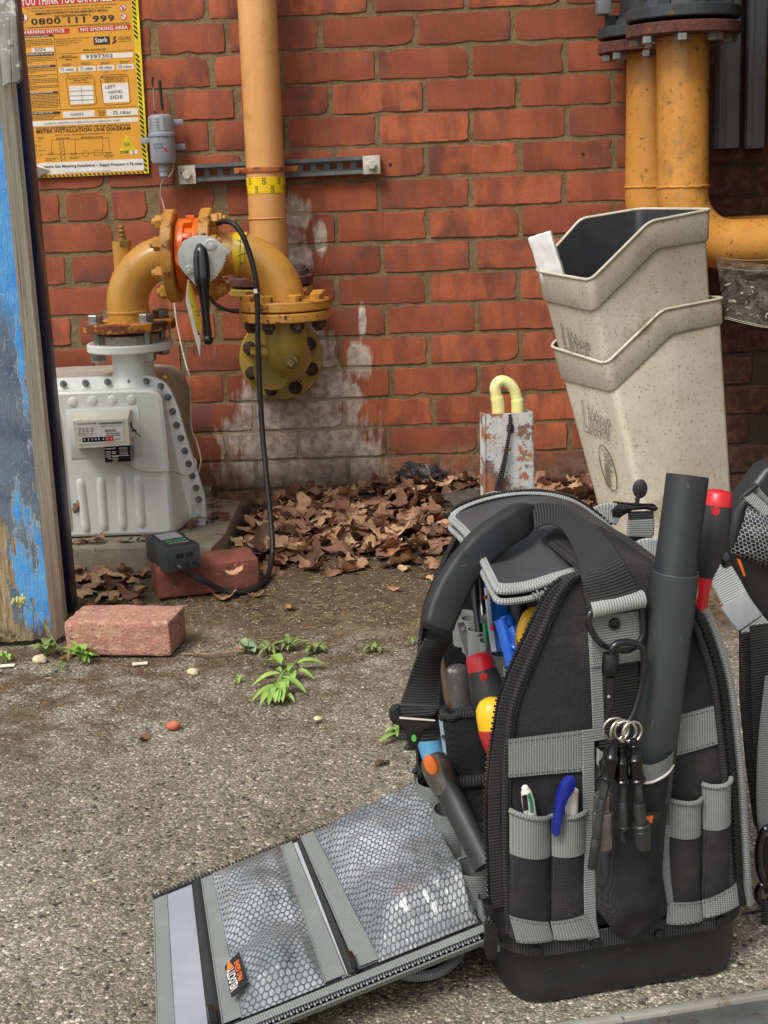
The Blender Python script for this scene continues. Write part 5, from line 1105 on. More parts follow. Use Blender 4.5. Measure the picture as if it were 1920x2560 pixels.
mb.grid(lambda u, v: Vector((p0.x + (p1.x - p0.x) * u, p0.y + (p1.y - p0.y) * u, zlo + .003 + (.01 * noise.noise((u * 5, 3, 0)) if v == 0 else 0) + (zhi - zlo) * v)) + Vector((-1, -1, 0)) * .0018 * noise.noise((u * 9, v * 2, 5)), 10, 40); mb.add([Vector((p1.x, p1.y, .006)), Vector((p1.x, p1.y, zhi)), Vector((p1.x, p1.y + .03, zhi)), Vector((p1.x, p1.y + .03, .006))], [(0, 3, 2, 1)]); mb.build('edge_strip', M['wood'], door, smooth=40)
M['capm'] = mat('chalky_grey_metal', s3(150, 152, 146), .6, .2, s3(120, 120, 112), 12, ((s3(206, 202, 188), 30, .6, .05), (s3(78, 70, 60), 50, .66, .06)), (50, .3, .002))
mb = MB(); mb.prism([D(x, y, .012) for x, y in ((22, -60), (34, -60), (52, 196), (44, 208), (30, 206), (26, 130))], .012, DN, bev=.003); mb.prism([D(x, y, .006) for x, y in ((-6, -60), (24, -60), (28, 206), (6, 214), (-2, 120))], .006, DN, bev=.002); mb.build('metal_cap', M['capm'], door, smooth=40)
frm = thing('door_frame', 'narrow navy door frame post behind the bare timber edge', 'door frame', G(170, 1530))
g = G(181, 1531); mb = MB(); wq_ = .03; mb.box((g.x - wq_ / 2, g.y + .025, .78), (wq_, .05, 1.56), bev=.003); po = mb.build('post', M['navy'], frm)
mb = MB(); mb.box((g.x - wq_ * .62, g.y - .004, .78), (.006, .008, 1.54), bev=.002); mb.build('bead', M['navy'], frm)
# ------------------------------------------------------------------ fallen oak leaves
def leaf_mat(name, use_attr):
    t = NT(name); p = t.coord()
    if use_attr: a = t.n('ShaderNodeAttribute'); a.attribute_name = 'tint'; r = a.outputs['Fac']
    else: r = t.rnd()
    q = t.n('ShaderNodeValToRGB'); cr = q.color_ramp; cols = [(0, s3(88, 64, 52)), (.25, s3(136, 100, 80)), (.45, s3(172, 130, 102)), (.62, s3(148, 108, 86)), (.8, s3(196, 154, 120)), (.92, s3(214, 182, 138)), (1, s3(172, 110, 70))]
    cr.elements[0].position, cr.elements[0].color = 0, cols[0][1] + (1,); cr.elements[1].position, cr.elements[1].color = 1, cols[-1][1] + (1,)
    for x, c in cols[1:-1]: e = cr.elements.new(x); e.color = c + (1,)
    t.ln(r, q.inputs[0]); c = q.outputs[0]
    c = t.mix(t.ramp(t.noise(45, 5, .7, p), .4, .7, 0, .55), c, s3(84, 58, 44)); c = t.mix(t.ramp(t.noise(160, 3, .6, p), .62, .7, 0, .4), c, s3(206, 176, 140))
    return t.done(c, .8, 0, t.bump(t.noise(130, 4, .6, p), .4, .0015), spec=.25)
M['leaf'] = leaf_mat('dry_oak_leaf', False); M['leafm'] = leaf_mat('leaf_litter', True)
def oak(seed, Lh=.08):
    q = random.Random(seed); N = 15; v, f = [], []; ph = q.uniform(0, 6); cu = q.uniform(-14, 22); tw = q.uniform(-8, 8); fold = q.uniform(0, .5); wav = q.uniform(.004, .009)
    for i in range(N + 1):
        s_ = i / N; base = .33 * math.sin(math.pi * min(1, s_ * .94 + .05)) ** .75 * (.55 + .6 * s_) * Lh
        for side in (-1, 1):
            w = base * (1 + .30 * math.sin(s_ * 21 + ph + (0 if side > 0 else 1.2))) * q.uniform(.88, 1.1) + .0006; 
            if side == -1: wl = w
            else: wr = w
        x = (s_ - .5) * Lh; zc = cu * x * x + .0
        for (yy) in (-wl, -wl * .5, 0, wr * .5, wr):
            z = zc + fold * abs(yy) + tw * x * yy + wav * noise.noise((x * 70 + seed, yy * 90, 1.0)); v.append((x, yy, z))
    for i in range(N):
        for k in range(4): a = i * 5 + k; f.append((a, a + 1, a + 6, a + 5))
    zmin = min(p[2] for p in v); v = [(x, y, z - zmin) for x, y, z in v]
    b = len(v); v += [(-.5 * Lh, -.0008, v[2][2]), (-.5 * Lh, .0008, v[2][2]), (-.66 * Lh, .0006, v[2][2] + .004), (-.66 * Lh, -.0006, v[2][2] + .004)]; f.append((b, b + 1, b + 2, b + 3))
    return v, f
OAK = [oak(s_) for s_ in range(12)]
OAKM = [mesh_of('leaf', v, f, M['leaf'], smooth=60) for v, f in OAK]
def heap(x, y):
    a = min(1, max(0, (y + .66) / .34)); b = min(1, max(0, (x + .40) / .16)); c = .022 * a * a * (3 - 2 * a) * b
    c += .04 * math.exp(-(((x - .07) / .16) ** 2 + ((y + .10) / .12) ** 2)) + .02 * math.exp(-(((x - .45) / .2) ** 2 + ((y + .2) / .2) ** 2))
    return c * (1 + .25 * noise.noise((x * 12, y * 12, 3)))
hv = MB(); hv.grid(lambda u, v: Vector((-.40 + 1.22 * u, -.70 + .695 * v, heap(-.40 + 1.22 * u, -.70 + .695 * v) - .006 + .006 * noise.noise((u * 60, v * 40, 1)))), 90, 55)
M['mulch'] = mat('dark_leaf_mould', s3(74, 54, 42), .95, 0, s3(44, 34, 28), 40, ((s3(120, 90, 66), 90, .62, .08),), ((60, .8, .01), (160, .6, .004)))
pile = hv.build('leaf_pile', M['mulch'], None, smooth=180); tag(pile, 'heap of fallen brown oak leaves along the foot of the brick wall', 'leaf pile')
ql = random.Random(21)
def put_leaf(x, y, z, sc, tilt, par, m=None):
    o = link('leaf', m or ql.choice(OAKM), par)
    fl_ = ql.random() < .4
    o.matrix_basis = Matrix.Translation((x, y, z + (.013 * sc if fl_ else 0))) @ Matrix.Rotation(ql.uniform(0, 6.28), 4, 'Z') @ Matrix.Rotation(ql.gauss(0, tilt), 4, 'X') @ Matrix.Rotation(ql.gauss(0, tilt), 4, 'Y') @ Matrix.Rotation(math.pi if fl_ else 0, 4, 'X') @ Matrix.Diagonal((sc, sc * ql.uniform(.8, 1.15), sc, 1))
    return o
# deep litter: one part
lv, lf, lt = [], [], []
def litter(x, y, z, sc, tilt):
    v, f = ql.choice(OAK); mt = Matrix.Translation((x, y, z)) @ Matrix.Rotation(ql.uniform(0, 6.28), 4, 'Z') @ Matrix.Rotation(ql.gauss(0, tilt), 4, 'X') @ Matrix.Rotation(ql.gauss(0, tilt), 4, 'Y') @ Matrix.Diagonal((sc, sc, sc, 1)); b = len(lv); r = ql.random() ** 1.35
    lv.extend(mt @ Vector(p) for p in v); lf.extend(tuple(i + b for i in q) for q in f); lt.extend([r] * len(v))
def in_pile(x, y):
    edge = -.56 + .10 * noise.noise((x * 5, 2, 8)) + (.10 if x > .1 else 0)
    return y > edge and (x > -.33 or y > -.02)
k = 0
while k < 900:
    x, y = ql.uniform(-.36, .8), ql.uniform(-.64, -.03)
    if not in_pile(x, y) and ql.random() > .16: continue
    if x < -.33 and y > -.45: continue
    litter(x, y, heap(x, y) + ql.uniform(-.008, .008), ql.choice((.3, .5, .7, .9)) * ql.uniform(.8, 1.15), .26); k += 1
k = 0
while k < 255:
    x, y = ql.uniform(-.34, .62), ql.uniform(-.62, -.04)
    if not in_pile(x, y): continue
    if x < -.30 and y > -.40: continue
    put_leaf(x, y, heap(x, y) + ql.uniform(-.002, .014), ql.uniform(.55, 1.25), .22, pile); k += 1
lp = link('leaf_litter', mesh_of('leaf_litter', lv, lf, M['leafm'], smooth=60, tint=lt), pile); lp['kind'] = 'stuff'
# leaves on the plinth, in front of it and loose on the ground belong to the ground
for (px, py, z, sc) in ((545, 1290, .055, 1.0), (500, 1305, .055, .95), (535, 1262, .056, .6), (478, 1312, .056, .7), (250, 1352, .055, .5), (310, 1350, .055, .55), (200, 1355, .055, .5), (362, 1345, .058, .55), (225, 1352, .056, .6)):
    p = G(px, py, z); put_leaf(p.x, p.y, z, sc, .15, slab)
gl = [(268, 1432, 1.0), (210, 1425, .9), (180, 1470, 1.0), (232, 1466, 1.1), (280, 1484, .9), (310, 1425, .8), (345, 1440, .8), (330, 1490, .8), (200, 1450, 1.0), (240, 1440, .95), (262, 1490, 1.05), (215, 1480, .8), (290, 1470, .9), (320, 1455, .7), (190, 1500, .6), (340, 1500, .6), (250, 1462, .8), (180, 1430, .9), (300, 1440, .8), (228, 1505, .5), (352, 1470, .5), (330, 1515, .55), (285, 1505, .6), (872, 1425, .75), (835, 1430, .6), (725, 1516, .42), (560, 1497, .65), (640, 1492, .5), (985, 1475, .4), (960, 1395, .6), (900, 1400, .5), (1010, 1420, .5), (560, 1440, .8), (590, 1425, .9), (600, 1460, .6), (360, 1838, .35), (955, 1905, .3), (665, 1690, .25), (575, 1408, .7), (620, 1400, .7), (760, 1398, .6), (690, 1395, .6), (1070, 1440, .45), (165, 1640, .35), (508, 1498, .4)]
for px, py, sc in gl:
    p = G(px, py, .002); put_leaf(p.x, p.y, ground_z(p.x, p.y) + .001, sc, .12, ground)
put_leaf(*W(196, 1266, YFR - .008), .45, 1.2, meter); p = G(572, 1440, .064); put_leaf(p.x, p.y, .066, .8, .5, bpy.data.objects['loose_brick'])
for px, py, r in ((976, 412, .0045), (1457, 385, .004)):
    mb = MB(); c = W(px, py, -.0046); mb.lathe(c, NY, [(r, 0), (r, .0006)], 14); mb.build('drill_hole', M['blackrub'], wall)
# twigs, straw and crumbs trodden into the soil
mb = MB(); qt = random.Random(4); 
for i in range(420):
    x, y = qt.uniform(-.62, .25), qt.uniform(-1.12, -.5); a = qt.uniform(0, 3.14); l = qt.uniform(.006, .03); z = ground_z(x, y) + .0015
    mb.tube([(x, y, z), (x + math.cos(a) * l * .5, y + math.sin(a) * l * .5, z + qt.uniform(0, .003)), (x + math.cos(a + .3) * l, y + math.sin(a + .3) * l, z)], qt.uniform(.0004, .0011), 4)
M['straw'] = mat('dry_straw', s3(168, 142, 102), .85, 0, s3(104, 80, 56), 30)
tag(mb.build('twigs', M['straw'], None), kind='stuff')
cv, cf, ct = [], [], []
for i in range(2600):
    x, y = qt.uniform(-.66, .3), qt.uniform(-1.2, -.45); r = qt.choice((.0012, .002, .003)) * qt.uniform(.6, 1.2); n0 = len(cv); pebble(cv, cf, (x, y, ground_z(x, y) + r * .15), r, qt); ct += [qt.random() ** 2 * .8] * (len(cv) - n0)
t_ = NT('soil_crumb'); at = t_.n('ShaderNodeAttribute'); at.attribute_name = 'tint'; M['crumb'] = t_.done(t_.mix(at.outputs['Fac'], s3(70, 56, 42), s3(190, 168, 132)), .95)
tag(link('soil_crumbs', mesh_of('soil_crumbs', cv, cf, M['crumb'], smooth=60, tint=ct)), kind='stuff')
def lump(name, label, cat, c, r, m, seed, amp=.35, nn=(24, 16), fr=2.2):
    mb = MB(); mb.ball((0, 0, 0), 1, nn[0], nn[1]); 
    for i, v in enumerate(mb.v):
        d = 1 + amp * noise.noise(v * fr + Vector((seed, 0, 0))) + amp * .5 * noise.noise(v * fr * 2.5 + Vector((seed, 3, 0))); mb.v[i] = Vector((v.x * r[0] * d, v.y * r[1] * d, v.z * r[2] * d)) + c
    return tag(mb.build(name, m, None, smooth=40), label, cat)
M['plas'] = mat('crumpled_black_plastic', s3(58, 58, 60), .45, 0, s3(40, 40, 42), 30, ((s3(110, 100, 90), 60, .66, .1),), ((50, .6, .008),))
lump('plastic_scrap', 'crumpled black plastic scrap on top of leaves by the wall', 'rubbish', W(1052, 1200, -.08), (.055, .04, .034), M['plas'], 3, .55, fr=2.6)
M['stone'] = mat('dark_stone', s3(84, 76, 68), .75, 0, s3(60, 54, 48), 18, ((s3(120, 108, 92), 50, .62, .1),), ((60, .5, .005),))
lump('dark_stone', 'dark flat stone half buried in leaves behind the tool bag', 'stone', W(1165, 1262, -.24), (.075, .06, .034), M['stone'], 8, .2)
M['pale'] = mat('pale_stone', s3(222, 210, 180), .8, 0, s3(190, 176, 140), 60, ((s3(150, 130, 90), 120, .6, .1),), ((120, .4, .002),))
M['chipo'] = mat('orange_brick_chip', s3(206, 124, 92), .9, 0, s3(180, 98, 70), 60, (), (120, .4, .002))
for i, (px, py, r, nm, lb_, cat, mm) in enumerate(((100, 1655, .011, 'pebble', 'cream pebble lying among weeds below the blue door', 'pebble', 'pale'), (482, 1685, .0085, 'pebble', 'whitish pebble on tarmac right of the pink brick', 'pebble', 'pale'), (433, 1820, .009, 'brick_chip', 'small orange brick chip lying on open tarmac', 'stone', 'chipo'), (795, 1800, .0055, 'pebble', 'tiny white pebble on tarmac below the big weed', 'pebble', 'pale'))):
    p = G(px, py); lump(nm, lb_, cat, p + Vector((0, 0, r * .45)), (r * 1.25, r, r * .75), M[mm], 20 + i, .25, (12, 8))
for px, py, lb_ in ((350, 1663, 'white paper scrap on tarmac in front of pink brick'), (18, 1668, 'white paper scrap at left edge below the blue door')):
    mb = MB(); c = G(px, py); mb.box(c + Vector((0, 0, .003)), (.026, .009, .0015), m=Matrix.Rotation(.15, 3, 'Z') @ Matrix.Rotation(.1, 3, 'X')); tag(mb.build('paper_scrap', M['paper']), lb_, 'litter')

# ------------------------------------------------------------------ weeds
def green(name, a, b):
    t = NT(name); r = t.rnd(); p = t.coord(); c = t.mix(t.ramp(r, 0, 1, 0, 1, 'LINEAR'), a, b); c = t.mix(t.ramp(t.noise(120, 4, .6, p), .4, .7, 0, .4), c, tuple(x * .65 for x in a))
    t.b.inputs['Subsurface Weight'].default_value = 0.0
    return t.done(c, .5, 0, t.bump(t.noise(240, 3, .6, p), .3, .001), spec=.35)
M['gr'] = green('fresh_green_leaf', s3(120, 158, 66), s3(158, 190, 96)); M['gr2'] = green('dull_green_leaf', s3(112, 128, 70), s3(140, 152, 92)); M['gr3'] = green('blue_green_leaf', s3(128, 158, 118), s3(150, 172, 128)); M['redl'] = green('reddish_leaf', s3(176, 100, 84), s3(150, 96, 80))
def blade(name, par, b0, t0, w, m, lift=.006, droop=.0, ser=.06, label=None):
    b0 = Vector(b0); t0 = Vector(t0); d = t0 - b0; l = d.length; sd = d.cross(BZ)
    sd = sd.normalized() if sd.length > 1e-6 else Vector((1, 0, 0)); mb = MB(); N = 10; v, f = [], []
    for i in range(N + 1):
        s_ = i / N; c = b0 + d * s_ + BZ * (lift * math.sin(math.pi * s_) - droop * s_ * s_); ww = w * .5 * math.sin(math.pi * (s_ ** .8)) ** .8 * (1 + ser * (1 if i % 2 else -1)) + .0005
        for k in (-1, -.5, 0, .5, 1): v.append(c + sd * ww * k + BZ * (abs(k) * ww * .45))
    for i in range(N):
        for k in range(4): a = i * 5 + k; f.append((a, a + 1, a + 6, a + 5))
    mb.add(v, f); return mb.build(name, m, par, label, smooth=70)
wd = thing('weed', 'bright green weed with long pointed leaves sprawling on bare tarmac', 'weed', G(742, 1658))
mb = MB(); mb.tube(spline([G(742, 1656, .004), G(720, 1672, .016), G(707, 1684, .02), G(692, 1712, .016)], 4), .0022, 8); mb.build('stem', M['gr'], wd)
for (bx, by, tx, ty, w, z0, z1) in ((716, 1660, 650, 1658, 17, .014, .004), (703, 1660, 675, 1640, 20, .018, .02), (742, 1658, 817, 1663, 18, .012, .004), (737, 1666, 720, 1678, 13, .016, .022), (701, 1684, 630, 1716, 18, .02, .004), (703, 1680, 683, 1678, 10, .02, .014), (692, 1711, 629, 1754, 11, .018, .003), (686, 1718, 650, 1764, 12, .018, .004), (688, 1719, 671, 1763, 12, .02, .005), (691, 1720, 688, 1757, 11, .022, .008), (694, 1718, 697, 1756, 10, .022, .008), (698, 1705, 707, 1755, 17, .022, .008), (708, 1698, 717, 1734, 15, .018, .008), (712, 1736, 736, 1756, 7, .008, .003), (707, 1692, 766, 1734, 13, .02, .004), (738, 1676, 786, 1699, 11, .012, .003), (728, 1676, 734, 1706, 14, .014, .006), (742, 1660, 764, 1670, 9, .012, .006), (690, 1716, 680, 1745, 10, .026, .012)):
    blade('leaf', wd, G(bx, by, z0), G(tx, ty, z1), w * 1.4 / 1500, M['gr'], .005)
def rosette(label, px, py, n_, r0, r1, m, seed, hgt=.02, ww=.010, name='weed', group=None, sq=1.0):
    q = random.Random(seed); c = G(px, py); t = thing(name, label, 'weed', c)
    for i in range(n_):
        a = 2 * math.pi * i / n_ + q.uniform(-.4, .4); r = q.uniform(r0, r1); e = c + Vector((math.cos(a) * r, math.sin(a) * r * sq, q.uniform(.1, 1) * hgt)); b = c + Vector((math.cos(a) * r * .1, math.sin(a) * r * .1, q.uniform(.002, hgt * .6)))
        blade('leaf', t, b, e, ww * q.uniform(.7, 1.2), m if not isinstance(m, tuple) else q.choice(m), q.uniform(.002, .007))
    mb = MB(); mb.tube([c, c + Vector((.002, .001, hgt * .7))], .0016, 6); mb.build('stem', M['gr2'], t); return t
rosette('small bushy green weed at the corner of the pink brick', 208, 1655, 26, .014, .034, M['gr'], 1, .035, .009)
rosette('low weed with rounded leaves under the blue door', 115, 1640, 8, .018, .036, M['gr2'], 2, .03, .016)
rosette('tiny round leaved seedling at the left edge of the photo', 15, 1655, 6, .008, .018, M['gr'], 3, .016, .012)
rosette('grey green seedling with one reddish leaf left of big weed', 620, 1630, 7, .014, .028, (M['gr3'], M['gr3'], M['redl']), 4, .016, .018)
rosette('feathery flat weed behind the left of the big weed', 675, 1630, 16, .012, .036, M['gr2'], 5, .014, .007)
rosette('feathery flat weed behind the middle of the big weed', 722, 1622, 20, .012, .042, M['gr2'], 6, .016, .006)
rosette('flat weed patch right behind the big weed leaf', 790, 1628, 18, .012, .036, M['gr2'], 7, .012, .007)
rosette('small sparse weed between big weed and tool bag', 935, 1628, 12, .01, .03, M['gr2'], 8, .01, .006)
rosette('pale flattened weed beside the hanging bag buckle', 1000, 1838, 14, .02, .05, M['gr'], 9, .012, .009)
rosette('tiny weed beside the bag strap on the soil', 1030, 1612, 7, .006, .018, M['gr2'], 10, .01, .007)
rosette('tiny pale green seedling left of the big weed', 598, 1705, 5, .006, .016, M['gr'], 11, .006, .005)
gs = thing('grass_stem', 'thin grass stem with pale seed head leaning across blue door', 'grass', G(165, 1655))
pts = [G(168, 1655, .002), G(150, 1625, .05).lerp(D(128, 1590, .06), .5), D(100, 1545, .05), D(55, 1508, .05)]; mb = MB(); mb.tube(spline(pts, 6), .0009, 5); mb.build('stalk', M['gr2'], gs)
mb = MB(); qg = random.Random(8)
for i in range(26): mb.ball(D(55 + qg.gauss(-8, 9), 1503 + qg.gauss(-3, 6), .05 + qg.uniform(-.004, .004)), .0025, 6, 4, (1, 1, 1.6))
M['seed'] = mat('pale_seed_head', s3(206, 206, 140), .7, 0, s3(170, 176, 110), 60); mb.build('seed_head', M['seed'], gs)
for (a, b_) in (((168, 1655), (90, 1690)), ((168, 1655), (185, 1600)), ((170, 1656), (140, 1668)), ((166, 1655), (150, 1685))): blade('blade', gs, G(*a, .003), G(*b_, .008), .004, M['gr2'], .008, ser=0)
mb = MB(); mb.tube(spline([G(455, 1634, .003), G(520, 1636, .008), G(570, 1632, .006), G(610, 1628, .004)], 5), .0018, 6); tag(mb.build('straw_stalk', M['straw']), 'dry straw stalk lying between pink brick and grey green seedling', 'straw')
# ------------------------------------------------------------------ the open tool bag
M['fab'] = fabric('black_ballistic_fabric', s3(33, 32, 34), s3(58, 57, 60), 1000, .5)
M['fabin'] = fabric('black_lining_fabric', s3(22, 22, 24), s3(40, 40, 42), 900, .4)
M['gweb'] = webbing('grey_webbing', s3(112, 116, 114), s3(142, 146, 142), .0026, strength=.4)
M['gweb2'] = webbing('grey_webbing_cross', s3(112, 116, 114), s3(142, 146, 142), .0026, along=False, strength=.4)
M['lweb'] = webbing('light_grey_binding', s3(126, 129, 127), s3(174, 177, 173), .0026, strength=.5)
M['bweb'] = webbing('black_webbing', s3(32, 32, 33), s3(62, 62, 61), .0030, strength=.5)
M['bwebf'] = webbing('black_fine_webbing', s3(36, 36, 37), s3(70, 70, 70), .0028)
M['pipe'] = webbing('black_piping', s3(34, 33, 35), s3(54, 52, 54), .0032, strength=.35)
M['tooth'] = mat('black_zip_teeth', s3(30, 30, 32), .28, 0, None, coat=.4)
M['silver'] = flat('zip_teeth_light', s3(150, 152, 154), .35)
M['tub'] = mat('black_moulded_tub', s3(38, 39, 41), .5, 0, s3(30, 31, 33), 20, ((s3(128, 126, 122), 210, .70, .03), (s3(84, 84, 84), 60, .72, .05)), ((160, .12, .001),), coat=.05)
M['eva'] = mat('black_leather_grain_foam', s3(72, 74, 76), .45, 0, s3(62, 64, 66), 10, (), ((620, .35, .0012), (20, .1, .003)))
M['rubber'] = mat('matt_black_handle_rubber', s3(44, 46, 48), .56, 0, s3(34, 35, 37), 20, ((s3(120, 120, 120), 240, .76, .02),), (90, .06, .001))
M['lilac'] = mat('grey_lilac_lining', s3(158, 160, 172), .7, 0, s3(146, 148, 158), 10, (), (300, .15, .0006))
M['orange'] = flat('orange_plastic', s3(240, 120, 40), .45)
bag = thing('tool_bag', 'open black tool bag with grey trim, packed with hand tools, standing on tarmac', 'tool bag', L(.12, .15, 0))
# moulded base
def rrect(u0, u1, v0, v1, r, z, n=6):
    out = []
    for (cu, cv_, a0) in ((u1 - r, v0 + r, -math.pi / 2), (u1 - r, v1 - r, 0), (u0 + r, v1 - r, math.pi / 2), (u0 + r, v0 + r, math.pi)):
        for k in range(n + 1): a = a0 + math.pi / 2 * k / n; out.append(L(cu + r * math.cos(a), cv_ + r * math.sin(a), z))
    return out
mb = MB(); loft(mb, [rrect(.001, .240, -.002, .290, .034, .001), rrect(-.003, .243, -.004, .293, .038, .006), rrect(-.006, .247, -.0045, .298, .045, .02), rrect(-.0085, .25, -.004, .30, .052, .050), rrect(-.0095, .251, -.005, .301, .052, .0535), rrect(-.0085, .2495, -.0035, .2995, .052, .056), rrect(-.004, .245, .0, .296, .05, .0575)], close_front=True, close_back=True); mb.f = [q[::-1] for q in mb.f]; mb.build('base_tub', M['tub'], bag, smooth=50)
path = [p for p in rrect(-.0135, .2525, -.0095, .3025, .052, .0655, 8)]
mb = MB(); mb.strap(path + path[:1], .021, .003, BZ); mb.build('base_belt', M['bwebf'], bag)
mb0 = MB(); mb0.lathe((0, 0, 0), (0, 0, 1), [(.0058, 0), (.0058, .0012), (.005, .0024), (.003, .0029)], 18); rivm = mesh_of('rivet', mb0.v, mb0.f, M['blackgloss'], smooth=40)
for px, py in ((1340, 2378), (1490, 2357), (1648, 2335), (1803, 2302)): link('rivet', rivm, bag, mw=frame(B(px, py, -.0108), -BV))
# front panel
outl = [(1250, 2352), (1236, 2300), (1229, 2251), (1224, 2150), (1223, 2047), (1228, 1930), (1242, 1813), (1253, 1744), (1269, 1700), (1287, 1656), (1326, 1574), (1366, 1492), (1390, 1461), (1413, 1446), (1455, 1432), (1500, 1414), (1545, 1404), (1600, 1402), (1650, 1416), (1700, 1456), (1745, 1514), (1785, 1580), (1815, 1650), (1836, 1730), (1850, 1820), (1858, 1939), (1866, 2087), (1871, 2217), (1872, 2268)]
OUT = [B(x, y, 0) for x, y in outl]
def uvz(P): q = P - BO; return q.dot(BU), q.dot(BV), P.z
cF = L(.115, 0, .24)
def inset(P, d, dv): 
    out = []
    for p in P:
        u, v, z = uvz(p); w = Vector((cF - p)); l = w.length; q = p + w * (d / l); out.append(q + BV * dv)
    return out
mb = MB(); loft(mb, [[p + BV * .010 for p in OUT], [p + BV * .004 for p in OUT], inset(OUT, .003, .002), inset(OUT, .012, -.001)], close_front=False)
N_ = len(OUT); rings = [inset(OUT, .012, -.001)]
for k, (f_, dv) in enumerate(((.25, -.0045), (.5, -.0065), (.75, -.007))): rings.append([p.lerp(cF, f_) + BV * (dv + .0016 * noise.noise((p.x * 30 + k, p.z * 18, 2))) for p in OUT])
loft(mb, rings, close_front=True); mb.build('front_panel', M['fab'], bag, smooth=60)
def teeth(mb, P, nrm, pitch=.0028, wd_=.0050, th=.0022, ln_=.0016):
    R_ = resample(P, pitch)
    for i in range(len(R_) - 1):
        t = (R_[i + 1] - R_[i]).normalized(); n = nrm[i * len(nrm) // len(R_)] if isinstance(nrm, list) else nrm; s_ = t.cross(n).normalized(); n = s_.cross(t)
        mb.box(R_[i] + s_ * (.0007 if i % 2 else -.0007), (wd_, ln_, th), m=Matrix((s_, t, n)).transposed())
    return mb
ZL = [(1226, 2270), (1223, 2200), (1220, 2120), (1218, 2047), (1221, 1930), (1237, 1813), (1249, 1744), (1265, 1700), (1283, 1656), (1322, 1574), (1363, 1491), (1386, 1462), (1411, 1445)]
def offs(pts, d):  # shift a pixel polyline sideways
    out = []
    for i, (x, y) in enumerate(pts):
        a = pts[max(0, i - 1)]; b = pts[min(len(pts) - 1, i + 1)]; l = math.hypot(b[0] - a[0], b[1] - a[1]); out.append((x - (b[1] - a[1]) / l * d, y + (b[0] - a[0]) / l * d))
    return out
zl = spline([B(x, y, .001) for x, y in offs(ZL, -1)], 5); mb = MB(); teeth(mb, zl, -BV); mb.build('zip_teeth', M['tooth'], bag, smooth=0)['kind'] = 'stuff'
mb = MB(); mb.strap(spline([B(x, y, -.0035) for x, y in offs(ZL, 18)], 5), .0125, .0014, BU); mb.build('zip_tape', M['pipe'], bag)
mb = MB(); PIP = [(1272, 2330), (1266, 2230), (1263, 2130), (1262, 2010), (1264, 1910), (1274, 1800), (1290, 1735), (1308, 1686), (1352, 1583), (1388, 1500), (1421, 1451), (1455, 1433)]; mb.tube(spline([B(x, y, -.004) for x, y in PIP], 6), .0036, 8); mb.tube(spline([B(x + 9, y + 3, -.003) for x, y in PIP], 6), .0028, 8); mb.build('piping', M['pipe'], bag)
ZR = [(1752, 1533), (1768, 1566), (1787, 1617), (1804, 1673), (1817, 1740), (1826, 1820), (1838, 1939), (1847, 2080), (1853, 2187)]
zr = spline([B(x, y, -.0075) for x, y in offs(ZR, 6)], 5); mb = MB(); teeth(mb, zr, -BV, .0026, .0060, .0025); mb.build('zip_teeth', M['tooth'], bag, smooth=0)['kind'] = 'stuff'
mb = MB(); mb.tube(spline([B(x, y, -.001) for x, y in offs(ZR, -14)] + [B(1873, 2260, .004)], 5), .0042, 8); mb.build('grey_piping', M['gweb'], bag)
mb = MB(); mb.tube(spline([B(x, y, -.008) for x, y in offs(ZR, 28)] + [B(1834, 2270, -.008)], 5), .0036, 8); mb.build('piping', M['pipe'], bag)
# shell: top and right side, back panel, divider, floor
i0 = 14; top_idx = list(range(i0, N_))
mb = MB(); rr_ = []
for k, vv in enumerate((.004, .10, .2, .285)): rr_.append([OUT[i] + BV * vv + (BU * .004 * math.sin(math.pi * k / 3)) for i in top_idx])
v = [p for r in rr_ for p in r]; n_ = len(top_idx); mb.add(v, [(j * n_ + i, j * n_ + i + 1, (j + 1) * n_ + i + 1, (j + 1) * n_ + i) for j in range(3) for i in range(n_ - 1)]); mb.build('shell', M['fab'], bag, smooth=60)
mb = MB(); mb.prism([p + BV * .285 for p in OUT], .012, -BV); mb.build('back_panel', M['fabin'], bag)
mb = MB(); bl = [OUT[i] + BV * .284 for i in range(2, 14)]; teeth(mb, bl, -BU, .0028, .005, .0024); mb.build('zip_teeth', M['tooth'], bag, smooth=0)['kind'] = 'stuff'
dv_ = [(.014, .064), (.286, .064), (.286, .40), (.23, .425), (.08, .425), (.014, .40)]
mb = MB(); mb.prism([L(.105, v_2, z_) for v_2, z_ in dv_], .008, -BU); mb.build('divider', M['fabin'], bag)
mb = MB(); mb.box(L(.05, .15, .066), (.12, .27, .006), m=rot_to(BZ, BU)); mb.build('floor_pad', M['fabin'], bag)
M['stitch'] = flat('dark_grey_thread', s3(84, 88, 86), .8)
# grey bands on the front
def quad(name, m, pts, v0, par=None, nu=10, th=.002, bulge=0.0, smooth=60):
    """strip given by pixel corners (tl, tr, br, bl) on the plane v0, slightly raised"""
    tl, tr, br_, bl_ = [B(x, y, v0) for x, y in pts]; mb = MB(); wu = (tr - tl).length; hv_ = (tl - bl_).length
    fn = lambda u, v: (bl_.lerp(br_, u)).lerp(tl.lerp(tr, u), v) - BV * (bulge * math.sin(math.pi * u) ** .6 if bulge else 0)
    mb.grid(fn, nu, 6, (wu, hv_)); mb.grid(lambda u, v: fn(u, v) + BV * th, nu, 6, (wu, hv_), flip=True); bo = mb.build(name, m, par or bag, smooth=smooth); sm = MB()
    for vv_ in (.07, .93):
        for i in range(int(wu / .0052)):
            u = (i + .3) * .0052 / wu; p = fn(u, vv_) - BV * .0003; sm.box(p, (.0030, .0006, .0007), m=rot_to(-BV, (tr - tl)))
    sm.build('stitching', M['stitch'], bo, smooth=0)['kind'] = 'stuff'; return bo
